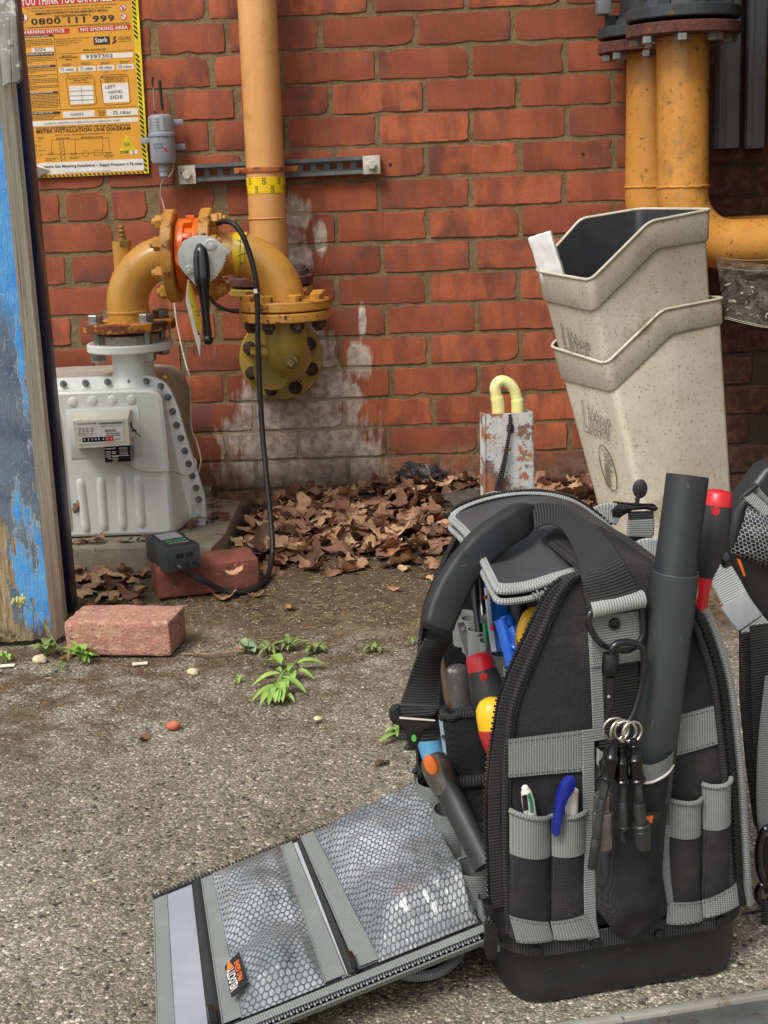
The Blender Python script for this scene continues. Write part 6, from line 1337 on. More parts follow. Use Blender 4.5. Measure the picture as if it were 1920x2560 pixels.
quad('grey_band', M['gweb2'], ((1272, 1850), (1462, 1826), (1462, 1928), (1272, 1944)), -.0095); quad('grey_band', M['gweb2'], ((1676, 1795), (1793, 1764), (1795, 1860), (1674, 1895)), -.0085)
mb = MB(); mb.strap([B(x, y, -.0115) for x, y in ((1470, 1825), (1472, 1950), (1474, 2080), (1474, 2200), (1476, 2300), (1484, 2345))], .0125, .002, BU); mb.build('binding_strip', M['gweb'], bag)
# narrow pockets left and right of the pouch
def tube_pocket(x0, x1, yt0, yt1, yb0, yb1, band, gl0, gl1, bul, v0=-.008):
    def fn(d0, d1): return lambda u, v: (lambda a, b: a.lerp(b, v))(B(x0 + (x1 - x0) * u, (yb0 + (yb1 - yb0) * u) * (1 - d0) + (yt0 + (yt1 - yt0) * u) * d0, v0), B(x0 + (x1 - x0) * u, (yb0 + (yb1 - yb0) * u) * (1 - d1) + (yt0 + (yt1 - yt0) * u) * d1, v0)) - BV * (bul * math.sin(math.pi * u) ** .7 * (.35 + .65 * min(1, (d0 + (d1 - d0) * v) * 1.3)))
    def sub(d0, d1, m, nm, ex=0.0):
        mb = MB(); f = fn(d0, d1); mb.grid(lambda u, v: f(u, v) - BV * ex, 14, 6, (.04, .05)); mb.grid(lambda u, v: f(u, v) - BV * (ex - .0018), 14, 6, (.04, .05), flip=True); mb.build(nm, m, bag, smooth=70)
    sub(0, 1 - band * .9, M['fab'], 'pocket'); sub(1 - band, 1, M['gweb2'], 'pocket_band', .0012); mb = MB(); f = fn(.985, .985); mb.tube([f(u, 0) - BV * .001 for u in np.linspace(0, 1, 14)], .0026, 8); mb.build('pocket_hem', M['gweb'], bag)
tube_pocket(1274, 1374, 2020, 2036, 2345, 2335, .345, 0, 0, .011); tube_pocket(1378, 1466, 2034, 2018, 2335, 2325, .345, 0, 0, .011)
tube_pocket(1662, 1752, 1990, 1992, 2300, 2290, .31, 0, 0, .012); tube_pocket(1756, 1826, 1955, 1940, 2285, 2262, .35, 0, 0, .012)
quad('lower_band', M['gweb2'], ((1274, 2290), (1372, 2306), (1384, 2350), (1292, 2356)), -.013, bulge=.004); quad('lower_band', M['gweb2'], ((1378, 2305), (1465, 2285), (1490, 2338), (1386, 2350)), -.013, bulge=.004)
quad('lower_band', M['gweb2'], ((1668, 2254), (1753, 2252), (1756, 2302), (1668, 2310)), -.013, bulge=.004); quad('lower_band', M['gweb2'], ((1757, 2252), (1842, 2208), (1848, 2262), (1758, 2296)), -.013, bulge=.004)
# central pouch
def pouch(u, v):
    xl = np.interp(v, [0, .06, .3, .6, 1], [1530, 1490, 1482, 1486, 1490]); xr = np.interp(v, [0, .07, .3, .6, 1], [1625, 1672, 1652, 1662, 1682]); yb = np.interp(u, [0, .2, .6, 1], [2300, 2348, 2338, 2302]); yt = np.interp(u, [0, .5, 1], [1868, 1872, 1846])
    p = B(xl + (xr - xl) * u, yb + (yt - yb) * v, -.010); d = (.026 + .012 * v) * math.sin(math.pi * min(1, max(0, u))) ** .55 * (min(1, v * 5) ** .6)
    return p - BV * (d + .009 * noise.noise((u * 3.2, v * 7, 4)) * (1 - v) * math.sin(math.pi * u))
mb = MB(); mb.grid(pouch, 22, 30, (.1, .2)); mb.build('centre_pouch', M['fab'], bag, smooth=80)
mb = MB(); mb.grid(lambda u, v: pouch(u, .91 + .09 * v) - BV * .0016, 22, 3, (.09, .016)); mb.build('pouch_hem', M['gweb2'], bag, smooth=80)
mb = MB(); mb.tube([pouch(u, .905) - BV * .0012 for u in np.linspace(.02, .98, 18)], .0016, 8); mb.build('white_piping', M['white'], bag)
mb = MB(); mb.strap([B(x, y, -.012) for x, y in ((1664, 2062), (1662, 2130), (1666, 2200), (1674, 2262))], .0095, .002, BU); mb.build('binding_strip', M['gweb'], bag)
emb = MB(); P_ = [B(x, y, -.053) for x, y in ((1572, 2033), (1656, 2032), (1629, 2090), (1600, 2092))]; emb.prism(P_, .003, -BV, bev=.001); e_ = emb.build('emblem', M['blackrub'], bag)
mb = MB(); mb.prism([B(x, y, -.054) for x, y in ((1612, 2042), (1634, 2040), (1630, 2056), (1622, 2062), (1612, 2056))], .001, -BV); mb.build('orange_inlay', M['orange'], e_, smooth=0)
# D-ring patch with strap roll, ring and snap
mb = MB(); mb.strap([B(x, y, -.0125) for x, y in ((1536, 1535), (1538, 1600), (1540, 1660))], .050, .003, BU); mb.build('strap_patch', M['gweb'], bag)
mb = MB(); mb.strap([B(x, y, -.0105) for x, y in ((1542, 1640), (1545, 1740), (1552, 1860))], .043, .002, BU); mb.build('centre_strap', M['bweb'], bag)
mb = MB(); mb.strap([B(x, y, -.0115) for x, y in ((1484, 1560), (1492, 1700), (1498, 1850))], .012, .002, BU); mb.build('strap_edge', M['gweb'], bag)
mb = MB(); mb.tube([B(1478, 1524, -.018), B(1510, 1516, -.019), B(1560, 1506, -.019), B(1607, 1497, -.018)], .0085, 12, up=BZ); mb.build('strap_roll', M['lweb'], bag)
link('snap', rivm, bag, mw=frame(B(1536, 1559, -.0145), -BV))
mb = MB(); mb.tube(spline([B(1490, 1525, -.019), B(1474, 1535, -.020), B(1472, 1560, -.021), B(1486, 1590, -.022), B(1510, 1614, -.023), B(1545, 1626, -.023), B(1580, 1622, -.022), B(1602, 1600, -.021), B(1608, 1570, -.020), B(1604, 1520, -.018)], 6), .0030, 10); mb.build('d_ring', M['blackgloss'], bag, smooth=70)
def sheet(mb, A, Bq, th=.002, nv=6, sub=8, bow=0.0, bd=None):
    a = spline(A, sub); b = spline(Bq, sub); n = len(a) - 1; ln_ = [0.0]
    for i in range(n): ln_.append(ln_[-1] + ((a[i + 1] + b[i + 1]) / 2 - (a[i] + b[i]) / 2).length)
    w = (a[0] - b[0]).length
    def P(i, k): 
        q = a[i].lerp(b[i], k / nv); return q + (bd * bow * math.sin(math.pi * k / nv) if bd is not None else Vector())
    nr = []
    for i in range(n + 1):
        t = (a[min(i + 1, n)] - a[max(i - 1, 0)]); nr.append((b[i] - a[i]).cross(t).normalized())
    for sgn in (0, 1):
        v = [P(i, k) - nr[i] * th * sgn for i in range(n + 1) for k in range(nv + 1)]; f = []; uv = []
        for i in range(n):
            for k in range(nv):
                q = (i * (nv + 1) + k, i * (nv + 1) + k + 1, (i + 1) * (nv + 1) + k + 1, (i + 1) * (nv + 1) + k); t4 = [(w * k / nv, ln_[i]), (w * (k + 1) / nv, ln_[i]), (w * (k + 1) / nv, ln_[i + 1]), (w * k / nv, ln_[i + 1])]
                f.append(q if sgn else q[::-1]); uv.append(t4 if sgn else t4[::-1])
        mb.add(v, f, uv)
    for side in (a, b):
        mb.tube([p - nr[i] * th * .5 for i, p in enumerate(side)], th * .62, 6)
    return mb
# lid
NE = [(1236, 1462), (1250, 1476), (1310, 1468), (1380, 1450), (1450, 1432), (1540, 1402), (1610, 1400), (1660, 1420)]; FE = [(1122, 1300), (1150, 1274), (1230, 1247), (1330, 1236), (1424, 1250), (1500, 1300), (1560, 1350), (1625, 1405)]
ne = spline([B(x, y, .035 if i else .045) for i, (x, y) in enumerate(NE)], 4); fe = spline([B(x, y, .265 if i > 1 else .25) for i, (x, y) in enumerate(FE)], 4)
for i in range(len(fe)):
    if i > 20: fe[i].z = min(fe[i].z, .43)
nl = len(ne) - 1
def lid(u, v):
    x = u * nl; i = min(int(x), nl - 1); p = ne[i].lerp(ne[i + 1], x - i).lerp(fe[i].lerp(fe[i + 1], x - i), v); return p + BZ * (.012 * math.sin(math.pi * v) * (1 - u * .3) + .003 * noise.noise((u * 4, v * 4, 2)) - .012 * math.exp(-((u - .3) ** 2 * 30 + (v - .3) ** 2 * 18)))
mb = MB(); mb.grid(lid, 40, 24); mb.grid(lambda u, v: lid(u, v) - BZ * .012, 40, 24, flip=True); mb.build('lid', M['eva'], bag, smooth=80)
edge = [lid(u, 0) for u in np.linspace(.62, 0, 30)] + [lid(0, v) for v in np.linspace(.06, .94, 14)] + [lid(u, 1) for u in np.linspace(0, .8, 34)]
es = [edge[max(0, i - 2):i + 3] for i in range(len(edge))]; edge = [sum(q, Vector()) / len(q) for q in es]
mb = MB(); inn = [p.lerp(lid(.3, .5), .062) + BZ * .004 for p in edge]; sheet(mb, [p + BZ * .0015 for p in edge], inn, .0016, 4, 1); mb.tube(edge, .0034, 8); mb.build('lid_binding', M['lweb'], bag, smooth=70)
mb = MB(); mb.tube([p - BZ * .0095 + (p - lid(.3, .5)).normalized() * .001 for p in edge], .0034, 8); mb.build('lid_piping', M['lweb'], bag)
mb = MB(); teeth(mb, [p + BZ * .003 + (p - lid(.3, .5)).normalized() * .006 for p in edge[44:]], BZ, .003, .006, .003); mb.build('lid_zip_teeth', M['tooth'], bag, smooth=0)['kind'] = 'stuff'
mb = MB(); teeth(mb, [p - BZ * .004 - BV * .006 for p in edge[4:16]], -BV, .0042, .003, .002, .002); mb.build('lid_zip_teeth', M['silver'], bag, smooth=0)['kind'] = 'stuff'
mb = MB(); tri = [(.30, .62), (.46, .70), (.52, .38)]; 
for a, b in ((0, 1), (1, 2), (2, 0)): mb.tube([lid(tri[a][0] + (tri[b][0] - tri[a][0]) * t, tri[a][1] + (tri[b][1] - tri[a][1]) * t) for t in np.linspace(0, 1, 8)], .0013, 6)
mb.build('lid_emblem', M['eva'], bag, smooth=70)
M['gclip'] = mat('grey_plastic_clip', s3(150, 152, 154), .4, 0, s3(128, 130, 132), 30)
mb = MB(); mb.prism([B(x, y, .285) for x, y in ((1213, 1240), (1222, 1234), (1240, 1230), (1262, 1232), (1290, 1238), (1316, 1232), (1330, 1240), (1326, 1256), (1230, 1262))], .006, -BV, bev=.0015); mb.cyl(B(1242, 1243, .284), B(1242, 1243, .278), .004, 14); mb.build('grey_clip', M['gclip'], bag)
# carrying handle and its straps
def hv_(pts, vs_): return [B(x, y, v) for (x, y), v in zip(pts, vs_)]
hc = [(1092, 1574), (1102, 1535), (1120, 1490), (1148, 1438), (1180, 1394), (1215, 1358), (1258, 1326), (1300, 1300), (1322, 1290)]; hw = [38, 42, 44, 43, 42, 45, 43, 44, 34]
hcs = spline(hv_(hc, np.linspace(.07, .13, 9)), 4); wr = np.interp(np.linspace(0, 1, len(hcs)), np.linspace(0, 1, 9), hw); wr[0] *= .84
nf = 16; sq = [(math.copysign(abs(math.cos(a)) ** .4, math.cos(a)), .6 * math.copysign(abs(math.sin(a)) ** .4, math.sin(a))) for a in np.linspace(0, 2 * math.pi, nf + 1)[:-1]]
tt_ = [(hcs[min(i + 1, len(hcs) - 1)] - hcs[max(i - 1, 0)]).normalized() for i in range(len(hcs))]; mb = MB()
vv = []; 
for i, p in enumerate(hcs):
    s_ = tt_[i].cross(-BV).normalized(); n2_ = s_.cross(tt_[i]); r = wr[i] / 2540 * (1 + .015 * math.sin(i * 1.5))
    for (a, b) in sq: vv.append(p + s_ * a * r + n2_ * b * r)
ff = [(i * nf + k, i * nf + (k + 1) % nf, (i + 1) * nf + (k + 1) % nf, (i + 1) * nf + k) for i in range(len(hcs) - 1) for k in range(nf)] + [tuple(range(nf))[::-1], tuple((len(hcs) - 1) * nf + k for k in range(nf))]
mb.add(vv, ff); mb.build('carry_handle', M['rubber'], bag, smooth=60)
mb = MB(); mb.tube([B(x, y, .068) for x, y in ((1138, 1420), (1166, 1412), (1160, 1378))], .0008, 6, closed=True); mb.build('handle_emblem', M['rubber'], bag)
mb = MB(); sheet(mb, hv_([(1328, 1262), (1372, 1258), (1424, 1272), (1490, 1320), (1548, 1392), (1590, 1470), (1604, 1506)], (.13, .13, .11, .06, -.004, -.018, -.021)), hv_([(1336, 1318), (1372, 1306), (1408, 1322), (1436, 1372), (1454, 1432), (1468, 1500), (1476, 1530)], (.10, .10, .085, .045, -.010, -.019, -.021)), .0022, 10, 8, .004, -BV); mb.build('carry_strap', M['bweb'], bag, smooth=70)
mb = MB(); sheet(mb, hv_([(1062, 1596), (1040, 1645), (1018, 1710), (1002, 1762), (999, 1800), (999, 1850)], (.07, .065, .06, .05, .045, .04)), hv_([(1124, 1600), (1100, 1650), (1096, 1710), (1094, 1762), (1093, 1800), (1092, 1850)], (.085, .09, .08, .06, .05, .045)), .002, 8, 8, .004, -BV); mb.build('buckle_strap', M['bweb'], bag, smooth=70)
mb = MB(); mb.strap([B(1000 + 46, 1762, .042), B(1046, 1772, .040), B(1046, 1790, .040)], .042, .003, BU); mb.build('strap_loop', M['bwebf'], bag)
bk = [(976, 1800), (977, 1782), (985, 1770), (998, 1766), (1000, 1790), (1090, 1797), (1093, 1772), (1096, 1790), (1092, 1812), (1082, 1818), (1060, 1826), (1052, 1838), (1048, 1860), (1044, 1868), (1049, 1878), (1014, 1878), (1021, 1866), (1018, 1842), (1013, 1826), (1000, 1816), (984, 1812)]
mb = MB(); mb.prism([B(x, y, .036) for x, y in bk], .008, -BV, bev=.0015); bkl = mb.build('buckle', M['blackgloss'], bag)
mb = MB(); mb.prism([B(1035 + 6 * math.cos(t), 1846 + 8.5 * math.sin(t), .0352) for t in np.linspace(0, 6.28, 21)[:-1]], .0008, -BV); mb.build('green_dot', flat('green_inlay', s3(92, 190, 88), .4), bkl, smooth=0)
mb = MB(); mb.prism([B(x, y, .0352) for x, y in ((999, 1792), (1088, 1800), (1088, 1803), (999, 1797))], .0008, -BV); mb.build('buckle_slot', M['white'], bkl, smooth=0)
# shoulder strap fittings at the back right
mb = MB(); mb.strap(spline([B(1486, 1296, .27), B(1510, 1284, .268), B(1536, 1284, .265), B(1552, 1290, .265)], 4), .024, .003, Vector((0.2, 0, 1))); mb.build('strap_end', M['lweb'], bag)
mb = MB(); mb.prism([B(x, y, .262) for x, y in ((1530, 1276), (1545, 1258), (1580, 1262), (1616, 1264), (1642, 1264), (1648, 1272), (1640, 1280), (1612, 1274), (1582, 1278), (1552, 1296), (1532, 1294))], .012, -BV, bev=.003); mb.build('ladder_lock', M['blackgloss'], bag)
mb = MB(); mb.ball(B(1600, 1222, .262), .009, 14, 8, (.95, .4, 1.25)); mb.tube([B(1595, 1236, .262), B(1592, 1262, .262)], .0026, 8); mb.build('zip_tab', M['rubber'], bag)
mb = MB(); mb.strap(spline([B(1602, 1278, .266), B(1602, 1305, .264), B(1600, 1340, .262), B(1590, 1366, .262), B(1600, 1384, .26)], 4), .031, .004, BU); mb.build('hanging_strap', M['bwebf'], bag)
mb = MB(); mb.strap([B(1602, 1300, .258), B(1602, 1322, .257), B(1600, 1340, .257)], .033, .004, BU); mb.build('elastic_keeper', M['gweb'], bag)
mb = MB(); mb.strap(spline([B(1592, 1384, .22), B(1615, 1372, .215), B(1645, 1372, .21)], 4), .024, .004, Vector((.3, 0, 1))); mb.build('strap_end', M['lweb'], bag)
mb = MB(); mb.strap(spline([B(1784, 1410, .20), B(1812, 1452, .19), B(1850, 1520, .17), B(1905, 1590, .15), B(1960, 1640, .14)], 5), .030, .003, Vector((.8, 0, .5))); mb.build('shoulder_strap', M['lweb'], bag)
mb = MB(); mb.strap([B(1832, 1500, .175), B(1853, 1530, .166), B(1874, 1558, .158)], .033, .004, Vector((.8, 0, .5))); mb.build('elastic_keeper', M['gclip'], bag)
mb = MB(); mb.cyl(B(1796, 1404, .2), B(1822, 1392, .2), .011, 16, bev=.003); mb.build('strap_adjuster', M['blackgloss'], bag)
# side flap lying open on the ground
FA, FB, FC, FD = L(-.022, .028, .074), L(-.004, .345, .082), L(-.335, .287, .020), L(-.350, -.012, .016)
def fl(s_, t, h=0.0): return (FD.lerp(FA, s_)).lerp(FC.lerp(FB, s_), t) + BZ * h
fn_ = (FA - FD).cross(FC - FD).normalized()
mb = MB(); mb.grid(lambda u, v: fl(u, v), 20, 12); mb.grid(lambda u, v: fl(u, v) - BZ * .013, 20, 12, flip=True)
for (s0, t0, s1, t1) in ((0, 0, 1, 0), (1, 0, 1, 1), (1, 1, 0, 1), (0, 1, 0, 0)): mb.add([fl(s0, t0), fl(s1, t1), fl(s1, t1) - BZ * .013, fl(s0, t0) - BZ * .013], [(0, 3, 2, 1)])
flap = mb.build('side_flap', M['fabin'], bag, smooth=30)
def seg(f0, f1, n0, n1, m, nm, h=.0012, nu=8, nv=24, t0=0.03, t1=.97, bul=0.0, along=True):
    """strip across the flap: s from f0..f1 on the far edge and n0..n1 on the near edge"""
    fn = lambda u, v: fl((n0 + (n1 - n0) * u) * (1 - v) + (f0 + (f1 - f0) * u) * v, t0 + (t1 - t0) * v, h + bul * math.sin(math.pi * u))
    mb = MB(); mb.grid(fn, nu, nv, ((f1 - f0) * .35, .3)); 
    mb.tube([fn(0, v) - BZ * .0004 for v in np.linspace(0, 1, 16)], .0011, 6); mb.tube([fn(1, v) - BZ * .0004 for v in np.linspace(0, 1, 16)], .0011, 6); return mb.build(nm, m, flap, smooth=60)
seg(.0, .045, .0, .05, M['gweb'], 'binding'); seg(.045, .135, .05, .15, M['lilac'], 'lining_strip', .0008); seg(.135, .168, .15, .19, M['bwebf'], 'pocket_zip', .0014, bul=.003); seg(.168, .205, .19, .245, M['gweb'], 'binding', .003)
seg(.455, .492, .50, .56, M['gweb'], 'binding', .004); seg(.49, .52, .555, .575, M['lilac'], 'lining_strip', .001); seg(.515, .53, .573, .60, M['bwebf'], 'pocket_zip', .002, bul=.003); seg(.528, .572, .60, .665, M['gweb'], 'binding', .006)
def hexmat(name):
    t = NT(name); uv = t.coord('UV'); size = .0070
    p = t.vmath('SCALE', uv); p.node.inputs['Scale'].default_value = 1 / size
    r3 = math.sqrt(3)
    def cell(off):
        q = t.vmath('ADD', p, (off[0] + 100, off[1] + 100 * r3, 0)); md = t.n('ShaderNodeVectorMath', operation='MODULO'); t.ln(q, md.inputs[0]); md.inputs[1].default_value = (1, r3, 1)
        c = t.vmath('SUBTRACT', md.outputs[0], (.5, r3 / 2, 0)); a = t.sep(t.vmath('ABSOLUTE', c)); return t.math('MAXIMUM', a[0], t.math('ADD', t.math('MULTIPLY', a[0], .5), t.math('MULTIPLY', a[1], r3 / 2)))
    d = t.math('MINIMUM', cell((0, 0)), cell((.5, r3 / 2)))      # 0 in the middle of a hexagon, .5 on its edge
    line = t.ramp(d, .385, .425); w = t.noise(9, 4, .6); w2 = t.noise(34, 4, .65, None, .6)
    cellc = t.mix(t.ramp(w, .4, .6), s3(206, 210, 214), s3(150, 155, 158)); cellc = t.mix(t.ramp(w2, .5, .66, 0, .2), cellc, s3(92, 98, 100)); col = t.mix(line, cellc, s3(66, 70, 72))
    rough = t.ramp(line, 0, 1, .12, .55, 'LINEAR'); h = t.ramp(d, .30, .46, 1, 0); nm = t.bump(w2, .8, .008, t.bump(t.math('ADD', h, t.math('MULTIPLY', line, .9)), .7, .0012))
    t.b.inputs['Coat Weight'].default_value = .6; t.b.inputs['Coat Roughness'].default_value = .08
    return t.done(col, rough, 0, nm, spec=.6, alpha=t.ramp(line, 0, 1, .62, .97, 'LINEAR'))
M['hex'] = hexmat('clear_vinyl_with_hexagon_net')
def pocket(f0, f1, n0, n1, hfn, nm):
    fn = lambda u, v: fl((n0 + (n1 - n0) * u) * (1 - v) + (f0 + (f1 - f0) * u) * v, .02 + .96 * v, 0) + BZ * hfn(u, v)
    mb = MB(); mb.grid(fn, 60, 60, (abs(f1 - f0) * .37, .30)); return mb.build(nm, M['hex'], flap, smooth=180)
def h1(u, v): e = min(1, min(u, 1 - u) * 7, min(v, 1 - v) * 9); return .003 + e * (.010 + .012 * math.exp(-((u - .55) ** 2 * 9 + (v - .62) ** 2 * 20)) + .016 * math.exp(-((u - .5) ** 2 * 8 + (v - .2) ** 2 * 40)) - .010 * math.exp(-((v - .42) ** 2 * 120)) + .004 * noise.noise((u * 5, v * 9, 2)))
def h2(u, v): e = min(1, min(u * 6, 1), min((v * 7) ** .7, (1 - v) * 7)) * (1 + .45 * math.exp(-((v - .16) / .12) ** 2)); e2 = min(1, (1 - u) * 12 + .2); return .004 + e * e2 * (.030 - .012 * (1 - u) + .006 * math.exp(-((v - .8) ** 2 * 30)) + .006 * noise.noise((u * 4, v * 7, 7)) + .003 * noise.noise((u * 11, v * 16, 3)) + .003 * abs(noise.noise((u * 6 + v * 9, v * 3, 9))))
pk = pocket(.205, .455, .245, .50, h1, 'mesh_pocket'); pk2 = pocket(.572, .985, .665, .985, h2, 'mesh_pocket')
mb = MB(); teeth(mb, [fl(s_, -.012, -.004) for s_ in np.linspace(.02, .99, 40)], (fn_ - BV).normalized(), .0030, .0056, .0026, .0017); mb.build('flap_zip_teeth', M['silver'], flap, smooth=0)['kind'] = 'stuff'
mb = MB(); mb.strap([fl(s_, -.004, .0008) for s_ in np.linspace(0, 1, 20)], .012, .0016, (FC - FD)); mb.strap([fl(s_, -.02, -.011) for s_ in np.linspace(0, 1, 20)], .010, .002, Vector((0, -.6, 1))); mb.build('flap_zip_tape', M['gweb'], flap)
mb = MB(); teeth(mb, [fl(s_, 1.012, -.002) for s_ in np.linspace(.0, .98, 40)], BZ, .0042, .0065, .003, .0024); mb.build('flap_zip_teeth', M['tooth'], flap, smooth=0)['kind'] = 'stuff'
for k_, (s_, t_) in enumerate(((.16, .06), (.586, .05))):
    p = fl(s_, t_, .012); mb = MB(); mb.box(p, (.007, .028, .004), m=rot_to(BZ, BU), bev=.0015); mb.build('zip_puller', M['blackgloss'], flap)
lp0 = [fl(.222, .10, .013), fl(.272, .105, .02), fl(.260, .29, .022), fl(.212, .28, .014)]; mb = MB(); mb.add(lp0, [(0, 1, 2, 3)]); mb.add([p - BZ * .001 for p in lp0], [(3, 2, 1, 0)]); tg = mb.build('woven_label', M['blackrub'], flap)
ln3 = (lp0[1] - lp0[0]).cross(lp0[3] - lp0[0]).normalized(); a_ = lp0[0].lerp(lp0[1], .50); b_ = lp0[3].lerp(lp0[2], .50); mb = MB(); text_on(mb, 'VELOCITY', a_.lerp(b_, .08), a_.lerp(b_, .74), .0085, ln3, 1, .0008)
mb.build('label_lettering', M['white'], tg, smooth=0)
c_ = a_.lerp(b_, .88); d_ = (b_ - a_).normalized(); sdv = ln3.cross(d_); mb = MB(); mb.add([c_ - d_ * .008 + sdv * .008 + ln3 * .0008, c_ + d_ * .007 + ln3 * .0008 + sdv * .004, c_ - d_ * .008 + ln3 * .0008], [(0, 1, 2)]); a2 = lp0[0].lerp(lp0[1], .86); b2 = lp0[3].lerp(lp0[2], .86); text_on(mb, 'PRO GEAR', a2.lerp(b2, .2), a2.lerp(b2, .8), .0055, ln3, 1, .0008); mb.build('orange_lettering', M['orange'], tg, smooth=0)
# items seen through the vinyl
M['lpale'] = mat('pale_grey_lining', s3(186, 190, 192), .7, 0, s3(172, 176, 178), 10)
mb = MB(); mb.prism([fl(.20, .04, .0015), fl(.98, .04, .0015), fl(.98, .96, .0015), fl(.20, .96, .0015)], .0008, fn_); mb.build('pocket_lining', M['lpale'], flap, smooth=0)
M['pad'] = mat('white_paper_pad', s3(226, 228, 236), .6, 0, s3(214, 216, 226), 8); mb = MB(); mb.prism([fl(.66, .36, .009), fl(.86, .33, .010), fl(.90, .88, .010), fl(.65, .90, .009)], .006, fn_, bev=.001); mb.build('paper_pad', M['pad'], pk2)
M['vial'] = mat('pale_teal_plastic', s3(150, 176, 170), .3, 0, s3(120, 140, 138), 14, (), coat=.4); mb = MB(); mb.tube([fl(.74, .19, .012), fl(.82, .20, .013), fl(.92, .21, .013)], .009, 12); mb.build('tape_roll', M['vial'], pk2)
mb = MB(); mb.tube([fl(.30, .60, .008), fl(.38, .66, .011), fl(.44, .58, .010)], .008, 12); mb.tube([fl(.33, .20, .009), fl(.40, .24, .011)], .011, 12); mb.build('spare_parts', M['vial'], pk)['kind'] = 'stuff'
mb = MB(); p = fl(.80, .30, .016); mb.ball(p, .011, 12, 8, (1, 1, .2)); M['pinkish'] = flat('pinkish_red_tape', s3(214, 120, 120), .4); mb.build('red_item', M['pinkish'], pk2)
mb = MB(); mb.prism([G(x, y, .012) for x, y in ((985, 2420), (1010, 2436), (1060, 2436), (1110, 2420), (1150, 2380), (1150, 2330), (1080, 2330))], .010, BZ, bev=.003); tn = mb.build('base_tongue', M['fabin'], bag)
mb = MB(); mb.tube(spline([G(x, y, .013) for x, y in ((984, 2412), (1000, 2434), (1050, 2440), (1105, 2426), (1150, 2385), (1156, 2340))], 5), .0055, 8); mb.build('tongue_binding', M['gweb'], tn)
# zip pullers of the bag
mb = MB(); mb.prism([B(x, y, -.012) for x, y in ((1213, 2308), (1238, 2305), (1246, 2380), (1240, 2400), (1222, 2402), (1212, 2384))], .004, -BV, bev=.0015); mb.box(B(1216, 2268, -.008), (.009, .012, .016), m=rot_to(-BV, BU), bev=.002); mb.tube([B(1224, 2278, -.01), B(1228, 2300, -.013), B(1222, 2312, -.014), B(1216, 2298, -.013)], .002, 8, closed=True); mb.build('zip_puller', M['blackgloss'], bag)
mb = MB(); mb.box(B(1054, 1940, .27), (.016, .02, .024), m=rot_to(BZ, BU), bev=.005); mb.tube([B(1046, 1936, .268), B(1036, 1926, .266)], .004, 8); mb.build('zip_puller', M['blackgloss'], bag)
# ------------------------------------------------------------------ tools packed in the open side of the bag
def vI(x): return min(.27, max(.03, .03 + (1265 - x) * .0016))
def Q(x, y, v=None): return B(x, y, vI(x) if v is None else v)
def px2(r, v=.12): return r / (F_PX / (1.45 + v))
def axis_lathe(mb, p0, p1, prof, n=24, v0=None, v1=None):
    """profile of (fraction along, radius in photo pixels) between two image points at bag depths v0, v1"""
    a, b = Q(*p0, v0), Q(*p1, v1); l = (b - a).length; vv_ = (v0 if v0 is not None else vI(p0[0])); return mb.lathe(a, b - a, [(px2(r, vv_), f * l) for f, r in prof], n)
M['drv'] = mat('black_soft_grip', s3(52, 53, 54), .5, 0, s3(42, 43, 44), 30, ((s3(120, 116, 108), 120, .74, .04),), (120, .08, .001))
M['drvr'] = mat('red_plastic', s3(212, 34, 44), .38, 0, s3(196, 26, 36), 20, ((s3(120, 30, 34), 70, .72, .06),), coat=.2)
M['steel'] = mat('worn_tool_steel', s3(150, 148, 144), .35, .8, s3(108, 106, 102), 40, ((s3(70, 62, 54), 70, .64, .1),), (120, .15, .001))
M['dsteel'] = mat('dark_phosphated_steel', s3(92, 94, 94), .38, .7, s3(66, 68, 68), 40, (), (160, .12, .001))
M['blue'] = mat('blue_plastic', s3(28, 92, 176), .35, 0, s3(22, 78, 158), 20, (), coat=.2); M['blue2'] = mat('bright_blue_plastic', s3(44, 108, 214), .3, 0, s3(34, 92, 196), 20, (), coat=.3); M['cyan'] = mat('sky_blue_grip', s3(92, 158, 196), .45, 0, s3(80, 144, 184), 20); M['pblue'] = mat('pale_blue_painted_steel', s3(170, 192, 200), .4, .2, s3(150, 172, 182), 20, ((s3(60, 70, 76), 90, .7, .05),))
M['yelp'] = mat('yellow_plastic', s3(246, 196, 34), .38, 0, s3(236, 178, 28), 20, ((s3(180, 130, 40), 60, .68, .1),), coat=.15); M['rede'] = mat('dark_red_insulation', s3(180, 48, 42), .42, 0, s3(164, 40, 36), 16); M['grn'] = mat('green_grip', s3(40, 128, 84), .45, 0, s3(34, 112, 72), 20); M['brownrod'] = mat('rusty_brown_rod', s3(110, 86, 66), .6, .3, s3(78, 60, 48), 30)
